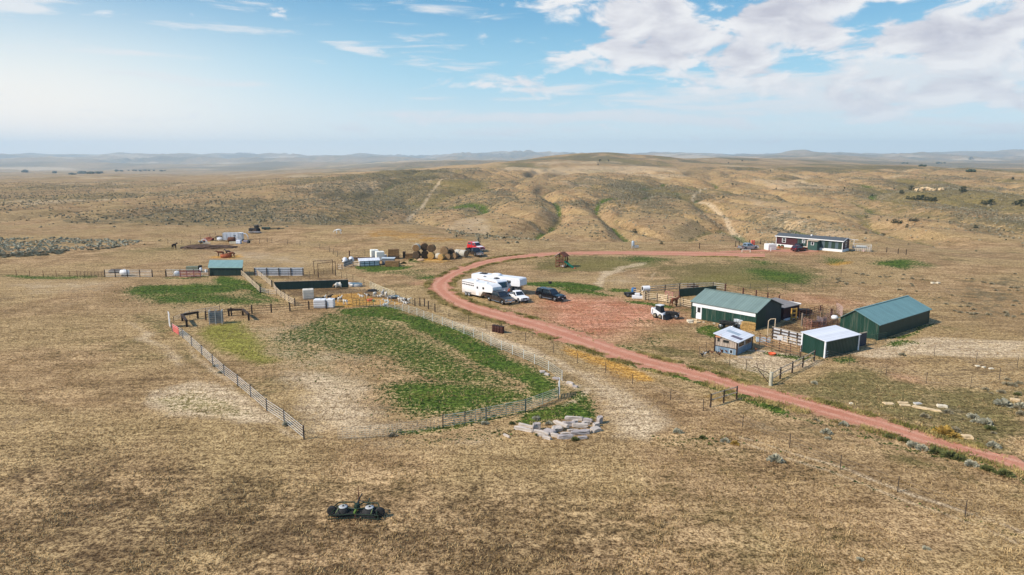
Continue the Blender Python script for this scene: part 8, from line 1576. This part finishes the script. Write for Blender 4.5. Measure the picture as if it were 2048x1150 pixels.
# dry grass and weeds
q = np.random.RandomState(41)
yy_ = 35 + 95 * q.uniform(0, 1, 42000) ** 1.5; xx_ = yy_ * q.uniform(-.95, .95, len(yy_)); thin = fbm(xx_ / 6, yy_ / 6, 43, 3) > -.15
from mathutils.kdtree import KDTree
def keep_off(x, y):
    k = np.ones(len(x), bool)
    for poly in (list(W(ROAD_A)) + list(W(ROAD_B))[::-1],): k &= poly_mask(x, y, poly, .6) < .2
    return k
k_ = thin & keep_off(xx_, yy_)
GRM = field_mat('dry_grass_blades', (.20,.13,.055,1), (.50,.36,.18,1), .6)
def blades(name, x, y, hmin, hmax, m, label, seed, per=4, spread=.10, wide=.02):
    q = np.random.RandomState(seed); n = len(x); z = height(x, y); a = q.uniform(0, 6.28, (n, per)); o = q.normal(0, spread, (n, per, 2)); h = q.uniform(hmin, hmax, (n, per)); ln = q.uniform(.2, .8, (n, per)) * h
    b = np.stack([x[:, None] + o[..., 0], y[:, None] + o[..., 1], np.repeat(z[:, None], per, 1) - .01], -1); sd = np.stack([np.cos(a), np.sin(a), 0 * a], -1) * wide; tp = b + np.stack([-np.sin(a) * ln, np.cos(a) * ln, h], -1)
    v = np.stack([b - sd, b + sd, tp], 2).reshape(-1, 3); k = n * per; me = bpy.data.meshes.new(name); me.vertices.add(len(v)); me.vertices.foreach_set('co', v.ravel()); me.loops.add(len(v)); me.loops.foreach_set('vertex_index', np.arange(len(v))); me.polygons.add(k); me.polygons.foreach_set('loop_start', np.arange(0, len(v), 3)); me.update(calc_edges=True); me.materials.append(m)
    ob = bpy.data.objects.new(name, me); C.objects.link(ob); ob['kind'] = 'stuff'; ob['label'] = label; return ob
blades('dry_grass', xx_[k_], yy_[k_], .05, .20, GRM, 'short dry tan grass over the near field', 45, 5, .13, .03)
WEEDM = field_mat('weed_leaves', (.022,.055,.010,1), (.085,.135,.028,1), .9)
w_ = MASKS[0] * (GY < 135) * (GY / 60) ** 2; pick = q.choice(len(GX), 5500, p=w_ / w_.sum()); x_ = GX[pick] + q.uniform(-.3, .3, len(pick)); y_ = GY[pick] + q.uniform(-.3, .3, len(pick)); k_ = (fbm(x_ / 2.2, y_ / 2.2, 47, 3) > -.1) & keep_off(x_, y_)
cover('green_weeds', list(zip(x_[k_], y_[k_])), .10, .28, WEEDM, 'low leafy green weeds growing in the arena and damp strips', 49, .6, 6)

# ragged grass over the road edges
q = np.random.RandomState(57); vx, vy = [], []
for E, sg in ((smooth(W(ROAD_A)), 1), (smooth(W(ROAD_B)), -1)):
    S = resample(E, 9000); T_ = np.gradient(S, axis=0); T_ /= np.linalg.norm(T_, axis=1)[:, None] + 1e-9; N_ = np.stack([-T_[:, 1], T_[:, 0]], 1)
    o_ = q.normal(0, .42, len(S)) + .25 * fbm(S[:, 0] / 3, S[:, 1] / 3, 59, 2); vx.append(S[:, 0] + N_[:, 0] * o_); vy.append(S[:, 1] + N_[:, 1] * o_)
vx = np.concatenate(vx); vy = np.concatenate(vy); yd = W([(1070,590),(1128,586),(1345,600),(1345,645),(1300,650),(1262,712),(1225,692),(1175,672),(1085,646)]); k_ = (vy < 175) & (poly_mask(vx, vy, yd, 1.5) < .3) & (fbm(vx / 4, vy / 4, 61, 3) > -.2)
blades('verge_grass', vx[k_], vy[k_], .10, .30, field_mat('verge_blades', (.12,.115,.03,1), (.42,.32,.13,1), .5), 'rough tan and olive grass along the edges of the red road', 63, 6, .16, .045)
